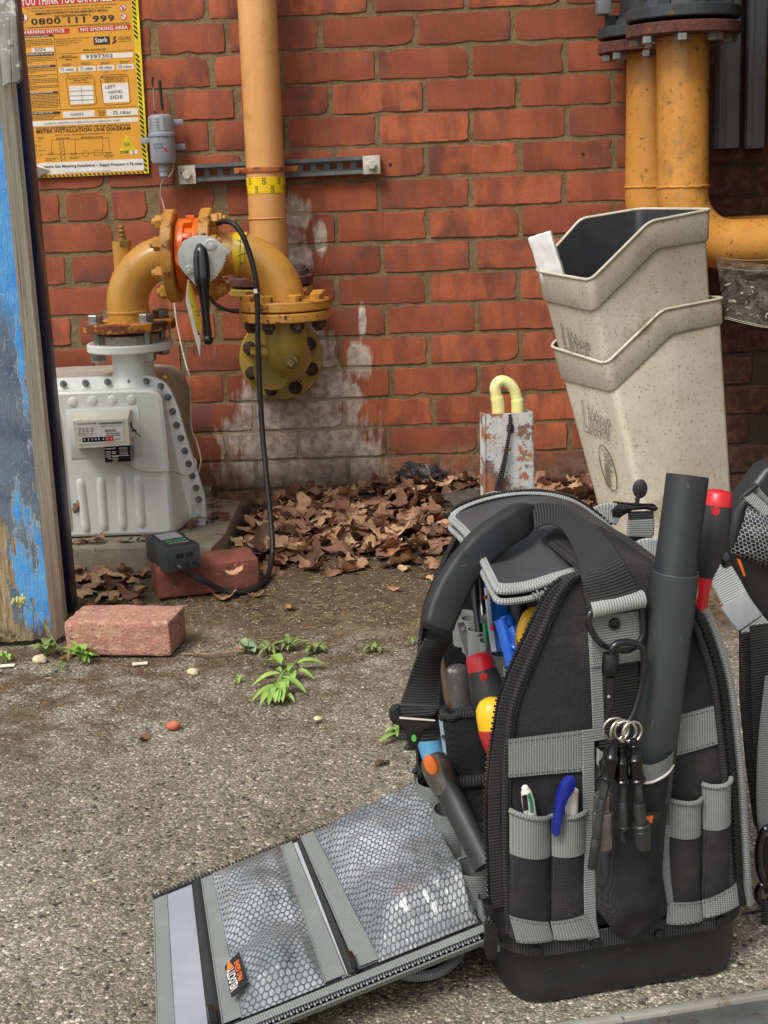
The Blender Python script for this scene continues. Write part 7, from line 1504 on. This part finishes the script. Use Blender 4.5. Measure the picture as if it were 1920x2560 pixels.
def screwdriver(name, label, top, low, caprad, prof, v0, v1, neck=None, hexp=None):
    a, b = Q(*top, v0), Q(*low, v1); t = thing(name, label, 'screwdriver', b); l = (b - a).length; ax = (b - a).normalized()
    mb = MB(); mb.lathe(a, ax, [(px2(caprad * .35, v0), -.004), (px2(caprad * .75, v0), -.0028), (px2(caprad * .95, v0), 0), (px2(caprad * 1.02, v0), l * .10), (px2(caprad * 1.06, v0), l * prof[0][0])], 28); mb.build('end_cap', M['drvr'], t, smooth=60)
    mb = MB(); mb.lathe(a, ax, [(px2(r, v0), f * l) for f, r in prof], 28); mb.build('handle', M['drv'], t, smooth=60)
    if neck: mb = MB(); mb.lathe(a, ax, [(px2(r, v0), f * l) for f, r in neck], 24); mb.build('collar', M['drvr'], t, smooth=60)
    c = Q(*hexp, v0); n = (CAM - c).normalized(); n = (n - ax * n.dot(ax)).normalized(); f_ = (c - a).dot(ax); r_ = px2(np.interp(f_ / l, [p[0] for p in prof], [p[1] for p in prof]), v0); cc = a + ax * f_ + n * (r_ - .0008)
    mb = MB(); mb.lathe(cc, n, [(.0044, 0), (.0044, .0016), (.0034, .0018), (.003, .001), (.0016, .001), (.0012, .002)], 6); mb.build('hexagon_mark', M['drvr'], t, smooth=20); return t
screwdriver('screwdriver', 'red capped black screwdriver inside bag next to yellow and red one', (1195, 1643), (1262, 1880), 30, [(.13, 32), (.25, 37), (.45, 43), (.65, 40), (1, 26)], .13, .10, hexp=(1200, 1689))
t_ = screwdriver('screwdriver', 'large red capped black screwdriver standing upright beside the grey tube', (1796, 1234), (1752, 1530), 33, [(.10, 34), (.2, 37), (.4, 37), (.55, 30), (.71, 16)], .055, .045, neck=[(.70, 16), (.73, 15.5), (.85, 12), (.95, 14), (1.0, 15), (1.0, 9), (1.08, 6)], hexp=(1802, 1276))
mb = MB(); a = Q(1786, 1345, .055); n = (CAM - a).normalized(); 
for (x0, y0, w, h, k) in ((1784, 1322, 18, 18, 6), (1768, 1362, 24, 40, 14)):
    qz = random.Random(x0)
    for i in range(k):
        x = x0 + qz.uniform(0, w); y = y0 + qz.uniform(0, h); p = Q(x, y, .055); p = p + n * px2(36, .05) * .96; mb.box(p, (.0028, .0006, .0022), m=rot_to(Vector((0, 0, 1))))
M['wornpr'] = flat('worn_white_print', s3(170, 170, 166), .6); mb.build('worn_print', M['wornpr'], t_)
vd = thing('insulated_screwdriver', 'yellow and red insulated screwdriver handle against the bag zip', 'screwdriver', Q(1250, 1900))
a, b = Q(1222, 1748, .075), Q(1264, 1925, .06); ax = (b - a); l = ax.length; P_ = [(8, -.02), (22, .01), (34, .10), (38, .22), (40, .40), (36, .6), (30, .8), (24, 1)]
mb = MB(); mb.lathe(a, ax, [(px2(r, .07), f * l) for f, r in [(p[1], p[0]) for p in P_]], 28); mb.build('handle', M['yelp'], vd, smooth=60)
mb = MB(); n_r = 28; mb.lathe(a, ax, [(px2(r + 1.2, .07), f * l) for f, r in ((.36, 37), (.40, 40), (.6, 37), (.8, 31), (1, 25))], 28); mb.build('insulation', M['rede'], vd, smooth=60)
ro = thing('soft_mallet', 'dark grey rounded mallet head between brown rod and red capped screwdriver', 'mallet', Q(1160, 1760)); mb = MB(); axis_lathe(mb, (1138, 1662), (1166, 1800), [(0, 12), (.04, 22), (.12, 27), (.5, 28), (1, 26)], 24, .19, .18); mb.build('head', mat('worn_mallet_rubber', s3(84, 82, 80), .45, 0, s3(58, 58, 58), 20, ((s3(150, 144, 132), 60, .62, .1),), (60, .15, .001)), ro, smooth=60)
rd = MB(); rd.tube([Q(1096, 1610, .24), Q(1112, 1690, .235), Q(1122, 1740, .23), Q(1134, 1800, .225)], [px2(7, .24), px2(9, .24), px2(12, .24), px2(9, .24)], 12); tag(rd.build('rod', M['brownrod'], None), 'brown rusty rod standing behind the black buckle strap', 'rod')
po = thing('fabric_holster', 'black tubular fabric holster with gathered mouth in the open bag side', 'holster', Q(1190, 1990)); a, b = Q(1166, 1772, .135), Q(1196, 2050, .10); ax = b - a
mb = MB(); mb.lathe(a, ax, [(px2(46, .12), .004), (px2(58, .12), .0), (px2(60, .12), .02), (px2(58, .12), .05), (px2(60, .12), .09), (px2(58, .12), ax.length)], 30, caps=(False, True)); mb.lathe(a, ax, [(px2(50, .12), .002), (px2(40, .12), .02), (px2(44, .12), .06)], 30, caps=(False, True))
for i, v in enumerate(mb.v): mb.v[i] = v + Vector((noise.noise(v * 50), noise.noise(v * 50 + Vector((9, 0, 0))), noise.noise(v * 40 + Vector((0, 9, 0))))) * .004
mb.build('sleeve', M['fabin'], po, smooth=70); c = a + ax.normalized() * .004; R_ = rot_to(ax)
mb = MB(); mb.tube([c + R_ @ Vector((math.cos(t) * px2(58, .12), math.sin(t) * px2(58, .12), .005 * noise.noise((math.cos(t) * 2, math.sin(t) * 2, 1)))) for t in np.linspace(0, 2 * math.pi, 41)[:-1]], .0042, 8, closed=True); mb.build('hem', M['bwebf'], po, smooth=70)
mb = MB(); c = a + ax.normalized() * (ax.length * .62); mb.tube([c + R_ @ Vector((math.cos(t) * px2(63, .12), math.sin(t) * px2(63, .12), 0)) for t in np.linspace(0, 2 * math.pi, 41)[:-1]], .0065, 8, closed=True); mb.build('keeper_band', M['bwebf'], po, smooth=70)
# grips, levels, pliers
bl_ = thing('pipe_wrench', 'sky blue gripped wrench with pale blue jaw beside the holster', 'wrench', Q(1110, 1960)); R2 = rot_to(-BV, BU)
a, b = Q(1062, 1822, .255), Q(1095, 1925, .24); mb = MB(); mb.tube(spline([a, a.lerp(b, .1), b], 4), [px2(16, .25), px2(24, .25), px2(27, .25)] + [px2(28, .25)] * 6, 16); mb.build('grip', M['cyan'], bl_, smooth=60)
mb = MB(); a, b = Q(1107, 1770, .215), Q(1128, 1975, .20); sd = BU; mb.strap([a, a.lerp(b, .3), b], [px2(26, .2), px2(24, .2), px2(16, .2)], .012, BU); mb.build('jaw', M['pblue'], bl_)
mb = MB(); mb.cyl(Q(1108, 1768, .213), Q(1111, 1788, .213), px2(13.5, .2), 14); mb.build('jaw_cap', M['blackrub'], bl_); mb = MB(); mb.cyl(Q(1108, 1842, .206), Q(1108, 1842, .2015), .0022, 10); mb.build('hole', M['blackrub'], bl_)
pl = thing('pliers', 'pliers with orange pivot disc and black sleeved handle slanting across pockets', 'pliers', Q(1200, 2150)); a, b, c = Q(1084, 1900, .10), Q(1112, 1962, .09), Q(1214, 2165, .03)
mb = MB(); mb.tube(spline([b, b.lerp(c, .3), b.lerp(c, .7), c], 5), px2(33, .1), 18, flat=[(math.cos(k * math.pi / 9), .8 * math.sin(k * math.pi / 9)) for k in range(18)]); mb.build('handle_sleeve', M['drv'], pl, smooth=60)
mb = MB(); ax = (b - a).normalized(); mb.tube([a - ax * .006, a - ax * .003, a + ax * .004, a.lerp(b, .5), b + ax * .006], [px2(16, .15), px2(27, .15), px2(33, .15), px2(34, .15), px2(31, .15)], 18); mb.build('head', M['steel'], pl, smooth=60)
nn_ = (CAM - a).normalized(); nn_ = (nn_ - BU * .55).normalized(); ce = Q(1077, 1912, .074); mb = MB(); mb.lathe(ce, nn_, [(px2(15, .15), -.004), (px2(15, .15), .001), (px2(12, .15), .0022)], 24)
for i, v in enumerate(mb.v): d = v - ce; s_ = d.dot(ax); mb.v[i] = v + ax * s_ * .5
mb.build('orange_pivot', M['orange'], pl, smooth=50)
# pocket loops sewn to the inside
def loop_(x, y, w, h, v, u=None, m='gweb'):
    c = Q(x, y, v); mb = MB(); r = px2(w / 2, v); hh = px2(h, v); mb.lathe(c - BZ * hh, BZ, [(r * .96, 0), (r, .003), (r, hh - .003), (r * 1.03, hh), (r * .95, hh), (r * .92, 0)], 22, caps=(False, False)); mb.build('tool_loop', M[m], bag, smooth=60)
for x, y, w, h, v in ((1158, 1532, 50, 75, .235), (1180, 1545, 50, 80, .21), (1198, 1572, 54, 80, .19), (1228, 1600, 56, 80, .165), (1258, 1632, 60, 90, .135), (1292, 1668, 60, 100, .10)): loop_(x, y, w, h, v)
for x, y, w, h, v in ((1092, 1950, 96, 90, .25), (1140, 2020, 110, 110, .185), (1200, 2070, 90, 110, .12), (1190, 2165, 110, 150, .085), (1240, 2240, 90, 120, .05)): loop_(x, y, w, h, v)
mb = MB(); mb.strap([Q(1152, 1556, .205), Q(1160, 1590, .2), Q(1184, 1665, .185)], px2(20, .2), .0015, BU); mb.cyl(Q(1157, 1572, .203), Q(1157, 1572, .199), .002, 10); tag(mb.build('feeler_strip', M['steel'], None), 'flat steel strip with a small hole in a grey tool loop', 'steel strip')
gd = thing('screwdriver', 'small green and black screwdriver in an inner tool loop', 'screwdriver', Q(1226, 1612)); mb = MB(); axis_lathe(mb, (1214, 1534), (1232, 1625), [(0, 7), (.06, 11), (.3, 12), (.42, 11), (1, 16)], 20, .16, .155); mb.build('handle', M['drv'], gd, smooth=60)
mb = MB(); a, b = Q(1217, 1556, .152), Q(1230, 1612, .147)
for dx in (-9, 0, 9): mb.tube([Q(1217 + dx * .7, 1558, .151), Q(1222 + dx, 1580, .148), Q(1228 + dx * 1.3, 1606, .147)], px2(4.2, .15), 8)
mb.build('grip_inlay', M['grn'], gd, smooth=60)
bt = thing('blue_level', 'blue boxed level with red dots standing in an inner loop', 'spirit level', Q(1255, 1630)); a, b = Q(1234, 1455, .17), Q(1262, 1632, .125); ax = (b - a); m3 = rot_to(ax, BU); mb = MB(); mb.box((a + b) / 2, (px2(42, .14), px2(26, .14), ax.length), m=m3, bev=.0015); mb.build('body', M['blue'], bt)
mb = MB(); mb.strap([Q(1217, 1470, .15), Q(1226, 1560, .13), Q(1236, 1630, .11)], px2(13, .13), .003, BU); mb.build('vial_strip', M['lilac'], bt); mb = MB(); 
for x, y in ((1214, 1493), (1230, 1568), (1233, 1571)): mb.ball(Q(x, y, .125), .0022, 8, 6)
mb.build('red_dot', M['drvr'], bt)
bc = thing('pipe_cutter', 'bright blue lever handled cutter in front of the blue level', 'pipe cutter', Q(1295, 1655)); mb = MB(); mb.tube(spline([Q(1252, 1548, .10), Q(1262, 1580, .095), Q(1272, 1620, .09), Q(1284, 1668, .085)], 4), px2(16, .1), 14); mb.cyl(Q(1254, 1560, .10), Q(1284, 1552, .10), px2(17, .1), 18, bev=.002); mb.build('body', M['blue2'], bc, smooth=50)
mb = MB(); mb.tube(spline([Q(1282, 1568, .085), Q(1290, 1590, .08), Q(1292, 1612, .08), Q(1284, 1622, .08)], 4), px2(12, .1), 12); mb.build('lever', M['blue2'], bc, smooth=60)
yp = thing('tape_key', 'yellow plastic handle with brass ring peeping past the zip', 'handle', Q(1325, 1600)); mb = MB(); mb.tube(spline([Q(1340, 1534, .07), Q(1322, 1545, .068), Q(1310, 1575, .066), Q(1312, 1598, .066)], 4), px2(17, .07), 14); mb.build('grip', M['yelp'], yp, smooth=60); mb = MB(); mb.tube([Q(1304 + 11 * math.cos(t), 1604 + 16 * math.sin(t), .068) for t in np.linspace(0, 6.28, 17)[:-1]], .0024, 8, closed=True); mb.build('ring', M['brass'], yp)
bp = thing('grips', 'black ribbed plier handles behind the small green screwdriver', 'pliers', Q(1200, 1580)); 
for a, b, c in (((1186, 1440), (1188, 1500), (1200, 1590)), ((1200, 1444), (1204, 1505), (1208, 1560))): mb = MB(); mb.tube(spline([Q(*a, .20), Q(*b, .195), Q(*c, .18)], 5), px2(8, .2), 10); mb.build('handle', M['blackgloss'], bp, smooth=60)
mb = MB(); mb.tube([Q(1292, 1455, .15), Q(1302, 1600, .13)], px2(20, .14), 16); tag(mb.build('torch', M['drv'], None), 'dark cylindrical torch standing in shade behind yellow handle', 'torch')
# pens in the front pockets
pn = thing('pen', 'white clicker pen with green clip in left front pocket', 'pen', B(1320, 2040, -.02)); mb = MB(); mb.tube([B(1314, 1972, -.015), B(1315, 1978, -.015), B(1320, 2000, -.014), B(1332, 2080, -.010)], [.0035, .0048, .006, .006], 14); mb.build('barrel', M['white'], pn, smooth=60); mb = MB(); mb.ball(B(1313, 1971, -.015), .0036, 10, 8); mb.build('button', M['white'], pn, smooth=60)
mb = MB(); mb.tube([B(1322, 1984, -.0205), B(1327, 2004, -.020), B(1330, 2030, -.0195)], .0016, 8); mb.build('green_clip', M['grn'], pn); mb = MB(); mb.strap([B(1311, 1988, -.021), B(1315, 2026, -.020)], .005, .001, BU); mb.build('black_clip', M['blackrub'], pn)
kn = thing('blue_knife', 'dark blue curved safety knife hooked over the second front pocket', 'knife', B(1395, 2085, -.024)); mb = MB(); M['navyp'] = mat('dark_blue_plastic', s3(30, 44, 148), .3, 0, s3(24, 36, 128), 20, (), coat=.3)
mb.prism([B(x, y, -.0265) for x, y in ((1438, 1946), (1441, 1956), (1438, 1975), (1424, 1996), (1413, 2022), (1406, 2060), (1399, 2090), (1388, 2094), (1385, 2086), (1388, 2050), (1393, 2012), (1398, 1984), (1410, 1958), (1424, 1946))], .007, -BV, bev=.0015); mb.build('body', M['navyp'], kn, smooth=40)
p2 = MB(); p2.tube([B(1430, 1976, -.013), B(1428, 2070, -.010)], .0062, 14); tag(p2.build('pen', M['white'], None), 'plain white pen behind the dark blue knife', 'pen')
# ------------------------------------------------------------------ grey tube standing in the centre pouch
M['tube'] = mat('scuffed_black_pipe', s3(50, 53, 55), .42, 0, s3(40, 43, 45), 10, ((s3(140, 140, 136), 90, .725, .02),), ((40, .08, .002),), stretch=(3, 3, .5)); M['sleeve'] = mat('scuffed_grey_sleeve', s3(60, 64, 66), .5, 0, s3(50, 53, 55), 10, ((s3(140, 140, 136), 100, .72, .03),), ((50, .10, .002),), stretch=(2, 2, .5))
tb = thing('plastic_tube', 'tall black plastic tube with grey lower sleeve standing in bag front', 'tube', B(1630, 1900, -.02)); a, b, c = B(1618, 1990, -.014), B(1688, 1428, -.012), B(1719, 1188, .0)
mb = MB(); ax = (b - a); r = .0222; mb.lathe(a, ax, [(r, 0), (r, ax.length - .001), (r * .96, ax.length), (r * .88, ax.length - .0005)], 36); mb.build('sleeve', M['sleeve'], tb, smooth=40)
mb = MB(); ax2 = c - b; r2 = .0196; mb.lathe(b - ax2.normalized() * .02, ax2, [(r2, 0), (r2, ax2.length + .019), (r2 * .95, ax2.length + .02), (r2 * .86, ax2.length + .0195), (r2 * .86, ax2.length - .03)], 36, caps=(True, True)); mb.build('inner_tube', M['tube'], tb, smooth=40)
# ------------------------------------------------------------------ carabiner, rings and bit adaptors
cb = thing('carabiner', 'black screw gate carabiner hanging from the bag D ring', 'carabiner', B(1560, 1620, -.03)); mb = MB(); mb.tube(spline([B(1529, 1640, -.034), B(1532, 1618, -.034), B(1552, 1607, -.034), B(1585, 1608, -.034), B(1606, 1622, -.035), B(1611, 1650, -.036), B(1606, 1700, -.037), B(1594, 1752, -.038), B(1580, 1790, -.039), B(1562, 1814, -.04), B(1543, 1820, -.04), B(1528, 1806, -.039), B(1522, 1785, -.038), B(1521, 1765, -.037)], 5), .0034, 10); mb.build('body', M['blackgloss'], cb, smooth=70)
mb = MB(); mb.cyl(B(1526, 1690, -.036), B(1523, 1775, -.037), .0046, 14, bev=.001); mb.build('gate', M['blackgloss'], cb); mb = MB(); mb.lathe(B(1525, 1684, -.036), B(1527, 1636, -.035) - B(1525, 1684, -.036), [(.0072, 0), (.0078, .001), (.0078, .018), (.0072, .019)], 22); M['knurl'] = mat('knurled_black_metal', s3(40, 40, 42), .4, .4, s3(26, 26, 28), 40, (), ((700, .8, .001),)); mb.build('locking_sleeve', M['knurl'], cb)
mb = MB(); mb.ball(B(1522, 1742, -.0425), .0016, 8, 6); mb.build('rivet_dot', M['silver'], cb)
M['nickel'] = mat('bright_nickel', s3(226, 222, 206), .18, .95, s3(200, 196, 180), 60)
for i, (x, y, r, tl, lb_) in enumerate(((1536, 1822, 27, .5, 'leftmost thin nickel split ring on the carabiner'), (1548, 1826, 26, .9, 'second nickel split ring from the left on the carabiner'), (1563, 1828, 25, .35, 'third nickel split ring from the left on the carabiner'), (1579, 1830, 25, .75, 'rightmost nickel split ring on the carabiner'))):
    c = B(x, y, -.050 - .003 * i); m3 = rot_to((-BV + BU * (tl - .6) * .9).normalized(), BU); R_ = px2(r, -.04)
    mb = MB(); mb.tube([c + m3 @ Vector((R_ * math.cos(t), R_ * math.sin(t), .0012 * math.sin(t * .5))) for t in np.linspace(0, 2 * math.pi, 41)[:-1]], .0013, 8, closed=True); tag(mb.build('split_ring', M['nickel'], None, smooth=70), lb_, 'ring', 'split rings on the carabiner')
M['grip'] = mat('glossy_black_anodised', s3(22, 22, 23), .2, .3, s3(16, 16, 17), 30, (), coat=.4)
def adaptor(label, g0, g1, segs, v, mats=None):
    t = thing('bit_adaptor', label, 'bit adaptor', B(*segs[-1][1], v), 'bit adaptors hanging on split rings'); a, b = B(*g0, v), B(*g1, v); l = (b - a).length
    mb = MB(); mb.lathe(a, b - a, [(px2(r, -.05), f * l) for f, r in ((-.02, 6), (0, 9), (.12, 9), (.13, 10), (.3, 11), (.42, 16), (.44, 18.5), (.48, 18.5), (.5, 16.5), (.7, 15), (.9, 17.5), (.93, 20), (.98, 20), (1, 17))], 26); mb.build('grip', M['grip'], t, smooth=30)
    for k, (p0, p1, r0, r1, n, nm, m) in enumerate(segs):
        mb = MB(); q0, q1 = B(*p0, v), B(*p1, v); h = (q1 - q0).length; mb.lathe(q0, q1 - q0, [(px2(r0, -.05) * .9, 0), (px2(r0, -.05), .0012), (px2(r1, -.05), h - .0015), (px2(r1, -.05) * .86, h)], n); mb.build(nm, M[m], t, smooth=28)
    return t
S3 = lambda *a: a
adaptor('broad dull nickel socket adaptor hanging behind the leftmost dark one', (1520, 1868), (1512, 1955), [S3((1510, 1955), (1509, 1990), 8, 8, 6, 'shaft', 'dsteel'), S3((1508, 1984), (1508, 2028), 22, 22, 6, 'hex_drive', 'steel'), S3((1507, 2026), (1505, 2120), 25, 24, 24, 'socket', 'steel')], -.056)
adaptor('long thin dark bit adaptor hanging leftmost on the rings', (1539, 1850), (1517, 1950), [S3((1515, 1950), (1506, 1998), 10, 10, 6, 'shaft', 'dsteel'), S3((1506, 1998), (1490, 2098), 9, 9.5, 20, 'shank', 'dsteel'), S3((1490, 2096), (1479, 2172), 11, 10, 20, 'socket', 'dsteel')], -.068)
adaptor('short dark bit adaptor with square ball end hanging in middle', (1552, 1862), (1556, 1955), [S3((1556, 1955), (1557, 2004), 9.5, 9.5, 6, 'shaft', 'dsteel'), S3((1557, 2004), (1560, 2066), 10, 11, 20, 'shank', 'dsteel'), S3((1560, 2064), (1560.5, 2075), 13, 12, 20, 'collar', 'dsteel'), S3((1560.5, 2072), (1561, 2104), 9, 8.5, 4, 'square_drive', 'dsteel')], -.064)
adaptor('dark bit adaptor with wide hexagon socket hanging rightmost', (1583, 1849), (1594, 1954), [S3((1594, 1954), (1597, 2006), 9.5, 9.5, 6, 'shaft', 'dsteel'), S3((1597, 2006), (1603, 2062), 13, 14, 20, 'shank', 'dsteel'), S3((1602, 2058), (1604, 2074), 21, 21, 24, 'collar', 'dsteel'), S3((1604, 2072), (1609, 2121), 20, 18, 12, 'socket', 'dsteel')], -.068)
# ------------------------------------------------------------------ manometer behind the bag
mn = thing('u_tube_manometer', 'rusty galvanised manometer case with yellow rubber tube behind bag lid', 'manometer', B(1274, 1300, .33)); M['rgalv'] = mat('rusty_galvanised_sheet', s3(206, 206, 200), .6, .1, s3(184, 184, 180), 60, ((s3(124, 96, 86), 20, .53, .05), (s3(164, 106, 72), 34, .57, .05), (s3(110, 108, 106), 150, .62, .06)), ((140, .25, .0015),))
vm = .33; tl, tr, br_, bl_ = B(1213, 1036, vm), B(1333, 1031, vm), B(1338, 1330, vm), B(1216, 1335, vm); bl_.z = max(bl_.z, .30)
mb = MB(); mb.prism([tl, tr, br_, bl_], .002, -BV); mb.prism([tl, tl + BV * .022, bl_ + BV * .022, bl_], .0018, (tl - tr).normalized()); mb.prism([tr, br_, br_ + BV * .022, tr + BV * .022], .0018, (tr - tl).normalized())
mb.build('case', M['rgalv'], mn, smooth=0)
mb = MB(); mb.prism([B(x, y, vm - .0006) for x, y in [(1276 + 10 * math.cos(t), 1072 + 14 * math.sin(t)) for t in np.linspace(0, 6.28, 17)[:-1]]], .0005, -BV); mb.prism([B(x, y, vm - .0007) for x, y in ((1271, 1046), (1281, 1046), (1280, 1068), (1272, 1068))], .0005, -BV); mb.build('keyhole', M['rust'], mn, smooth=0)
M['yrub'] = mat('pale_yellow_rubber', s3(236, 230, 160), .4, 0, s3(222, 212, 134), 16, (), (30, .1, .001)); 
mb = MB(); cl2 = [(1246, 1040), (1245, 1010), (1240, 985), (1238, 968), (1246, 955), (1258, 952), (1274, 960), (1286, 976), (1292, 996), (1294, 1012), (1294, 1040)]; pp = spline([B(x, y, vm + .012) for x, y in cl2], 5); rr = [.0068 * (1.08 if i < 9 or i > len(pp) - 11 else .93) for i in range(len(pp))]; mb.tube(pp, rr, 16, up=BV); mb.build('rubber_tube', M['yrub'], mn, smooth=70)
mb = MB(); mb.tube(spline([B(1275, 1036, vm - .002), B(1276, 1060, vm - .004), B(1268, 1110, vm - .005), B(1256, 1165, vm - .006), B(1240, 1220, vm - .006), B(1232, 1250, vm - .006)], 5), .0018, 6); mb.tube(spline([B(1276, 1048, vm - .003), B(1271, 1100, vm - .005), B(1262, 1160, vm - .006), B(1250, 1215, vm - .006), B(1240, 1250, vm - .006)], 5), .0018, 6); mb.build('cord', M['bwebf'], mn)
# ------------------------------------------------------------------ second bag and straps at the right edge
sb = thing('second_bag', 'black bag with silver mesh pocket cut off by the right edge', 'bag', B(1960, 2200, .2)); M['leather'] = mat('black_leather', s3(42, 42, 42), .38, 0, s3(32, 32, 32), 14, ((s3(110, 108, 104), 90, .74, .04),), ((90, .2, .002),))
v2 = .215; mb = MB(); mb.prism([B(x, y, v2) for x, y in ((1915, 1172), (1960, 1150), (2150, 1150), (2150, 2300), (1985, 2300), (1970, 1900), (1935, 1640), (1880, 1570), (1842, 1480), (1818, 1400), (1822, 1370), (1838, 1280), (1876, 1224))], .03, -BV, bev=.008); mb.build('body', M['leather'], sb, smooth=50)
def netmat():
    t = NT('silver_net_over_black'); t.b.inputs['Coat Weight'].default_value = .3; uv = t.coord('UV'); p = t.vmath('SCALE', uv); p.node.inputs['Scale'].default_value = 1 / .0066; r3 = math.sqrt(3)
    def cell(off):
        q = t.vmath('ADD', p, (off[0] + 100, off[1] + 100 * r3, 0)); md = t.n('ShaderNodeVectorMath', operation='MODULO'); t.ln(q, md.inputs[0]); md.inputs[1].default_value = (1, r3, 1); c = t.vmath('SUBTRACT', md.outputs[0], (.5, r3 / 2, 0)); a = t.sep(t.vmath('ABSOLUTE', c)); return t.math('MAXIMUM', a[0], t.math('ADD', t.math('MULTIPLY', a[0], .5), t.math('MULTIPLY', a[1], r3 / 2)))
    d = t.math('MINIMUM', cell((0, 0)), cell((.5, r3 / 2))); k = t.ramp(d, .39, .43); return t.done(t.mix(k, s3(36, 36, 38), s3(168, 170, 172)), .4, 0, t.bump(k, .8, .0015, t.bump(t.noise(30, 4), .5, .006)))
M['net'] = netmat()
mb = MB(); mb.prism([B(x, y, .19) for x, y in ((1868, 1560), (1990, 1560), (1990, 2090), (1904, 2080), (1884, 1930), (1868, 1760))], .02, -BV, bev=.005); mb.build('back_pad', M['fab'], sb)
mb = MB(); mb.strap(spline([B(1930, 1690, .10), B(1912, 1860, .10), B(1908, 2010, .098), B(1916, 2090, .095)], 5), .016, .003, BU); mb.build('grey_strap', M['gweb'], sb)
tl, tr, br_, bl_ = B(1872, 1236, v2 - .004), B(1980, 1316, v2 - .004), B(1990, 1452, v2 - .004), B(1824, 1382, v2 - .004)
mb = MB(); mb.grid(lambda u, v: bl_.lerp(br_, u).lerp(tl.lerp(tr, u), v) - BV * (.022 * math.sin(math.pi * min(1, u * .8 + .1)) * math.sin(math.pi * v) ** .6 + .003 * noise.noise((u * 6, v * 6, 2))), 24, 24, (.11, .10)); mb.build('mesh_pocket', M['net'], sb, smooth=180)
mb = MB(); mb.strap([B(1866, 1234, v2 - .012), B(1900, 1264, v2 - .014), B(1950, 1308, v2 - .014)], .013, .002, Vector((.5, 0, -.8))); mb.build('binding', M['lweb'], sb)
mb = MB(); mb.tube([B(1850, 1246, v2 - .01), B(1866, 1232, v2 - .012), B(1892, 1212, v2 - .012)], .0032, 8); mb.build('zip_puller', M['blackgloss'], sb); mb = MB(); mb.tube(spline([B(1884, 1214, v2 - .006), B(1900, 1236, v2 - .008), B(1930, 1266, v2 - .008), B(1960, 1286, v2 - .008)], 4), .004, 8); mb.build('pocket_zip', M['gweb'], sb)
mb = MB(); mb.prism([B(x, y, v2 - .003) for x, y in ((1842, 1396), (1852, 1400), (1864, 1438), (1860, 1442), (1848, 1412))], .002, -BV, bev=.0005); mb.build('orange_emblem', M['orange'], sb)
mb = MB(); mb.strap(spline([B(1862, 1582, .13), B(1866, 1700, .13), B(1876, 1850, .13), B(1892, 2000, .125), B(1912, 2130, .12), B(1922, 2230, .12)], 5), .011, .004, BU); mb.build('side_strap', M['bwebf'], sb)
mb = MB(); mb.strap(spline([B(1908, 1560, .12), B(1912, 1700, .118), B(1918, 1900, .115), B(1930, 2100, .11)], 5), .032, .003, BU); mb.build('wide_strap', M['bweb'], sb)
mb = MB(); mb.box(B(1884, 1650, .135), (.022, .003, .05), m=rot_to(BZ, BU)); mb.build('strap_patch', M['fabin'], sb)
cb2 = thing('clip_ring', 'black plastic clip ring hanging at the right edge', 'clip', B(1915, 2130, .07)); mb = MB(); mb.tube(spline([B(1920 + 24 * math.cos(t), 2140 + 70 * math.sin(t), .08) for t in np.linspace(0, 6.28, 13)[:-1]], 3, closed=True), .0042, 10, closed=True); mb.tube(spline([B(1912 + 18 * math.cos(t), 2235 + 24 * math.sin(t), .08) for t in np.linspace(0, 6.28, 11)[:-1]], 3, closed=True), .0042, 10, closed=True); mb.build('ring', M['blackgloss'], cb2)
mb = MB(); mb.strap([B(1924, 2250, .078), B(1924, 2330, .076), B(1928, 2420, .07)], .02, .006, BU); mb.build('hanging_tab', M['bweb'], cb2)
mb = MB(); mb.strap(spline([B(1855, 2312, .10), B(1880, 2306, .10), B(1925, 2298, .105)], 4), .028, .004, BZ); mb.build('waist_strap', M['bweb'], bag)
bw = thing('side_buckle', 'black plastic side release buckle lying right of the bag base', 'buckle', B(1890, 2395, .07)); mb = MB(); mb.strap([B(1852, 2378, .075), B(1870, 2366, .08), B(1905, 2344, .09)], .018, .004, Vector((.4, 0, 1))); mb.build('webbing', M['bweb'], bw)
mb = MB(); mb.tube(spline([B(1856, 2398, .07), B(1880, 2408, .065), B(1905, 2432, .06), B(1930, 2436, .055)], 4), .0045, 8); mb.tube(spline([B(1868, 2384, .075), B(1890, 2388, .07), B(1912, 2404, .065), B(1935, 2404, .06)], 4), .0045, 8); mb.build('frame', M['blackgloss'], bw)
# ------------------------------------------------------------------ steel threshold strip at the bottom right
M['strip'] = mat('worn_steel_edging', s3(186, 186, 174), .45, .3, s3(150, 146, 132), 12, ((s3(120, 76, 48), 20, .6, .1), (s3(70, 64, 56), 60, .64, .08)), ((60, .2, .002),))
a, b = G(1300, 2588), G(2050, 2468); d = (b - a).normalized(); n2 = Vector((d.y, -d.x, 0)); st = thing('threshold_strip', 'worn steel edging strip set across tarmac at the bottom right', 'edging', G(1800, 2550))
mb = MB(); mb.prism([p + BZ * .008 for p in (a, b, b + n2 * .010, a + n2 * .010)], .012, BZ, bev=.0015); mb.build('raised_lip', M['strip'], st)
mb = MB(); mb.prism([p + BZ * .0035 for p in (a + n2 * .0102, b + n2 * .0102, b + n2 * .045, a + n2 * .045)], .01, BZ, bev=.001); mb.build('channel_bed', M['galv'], st)
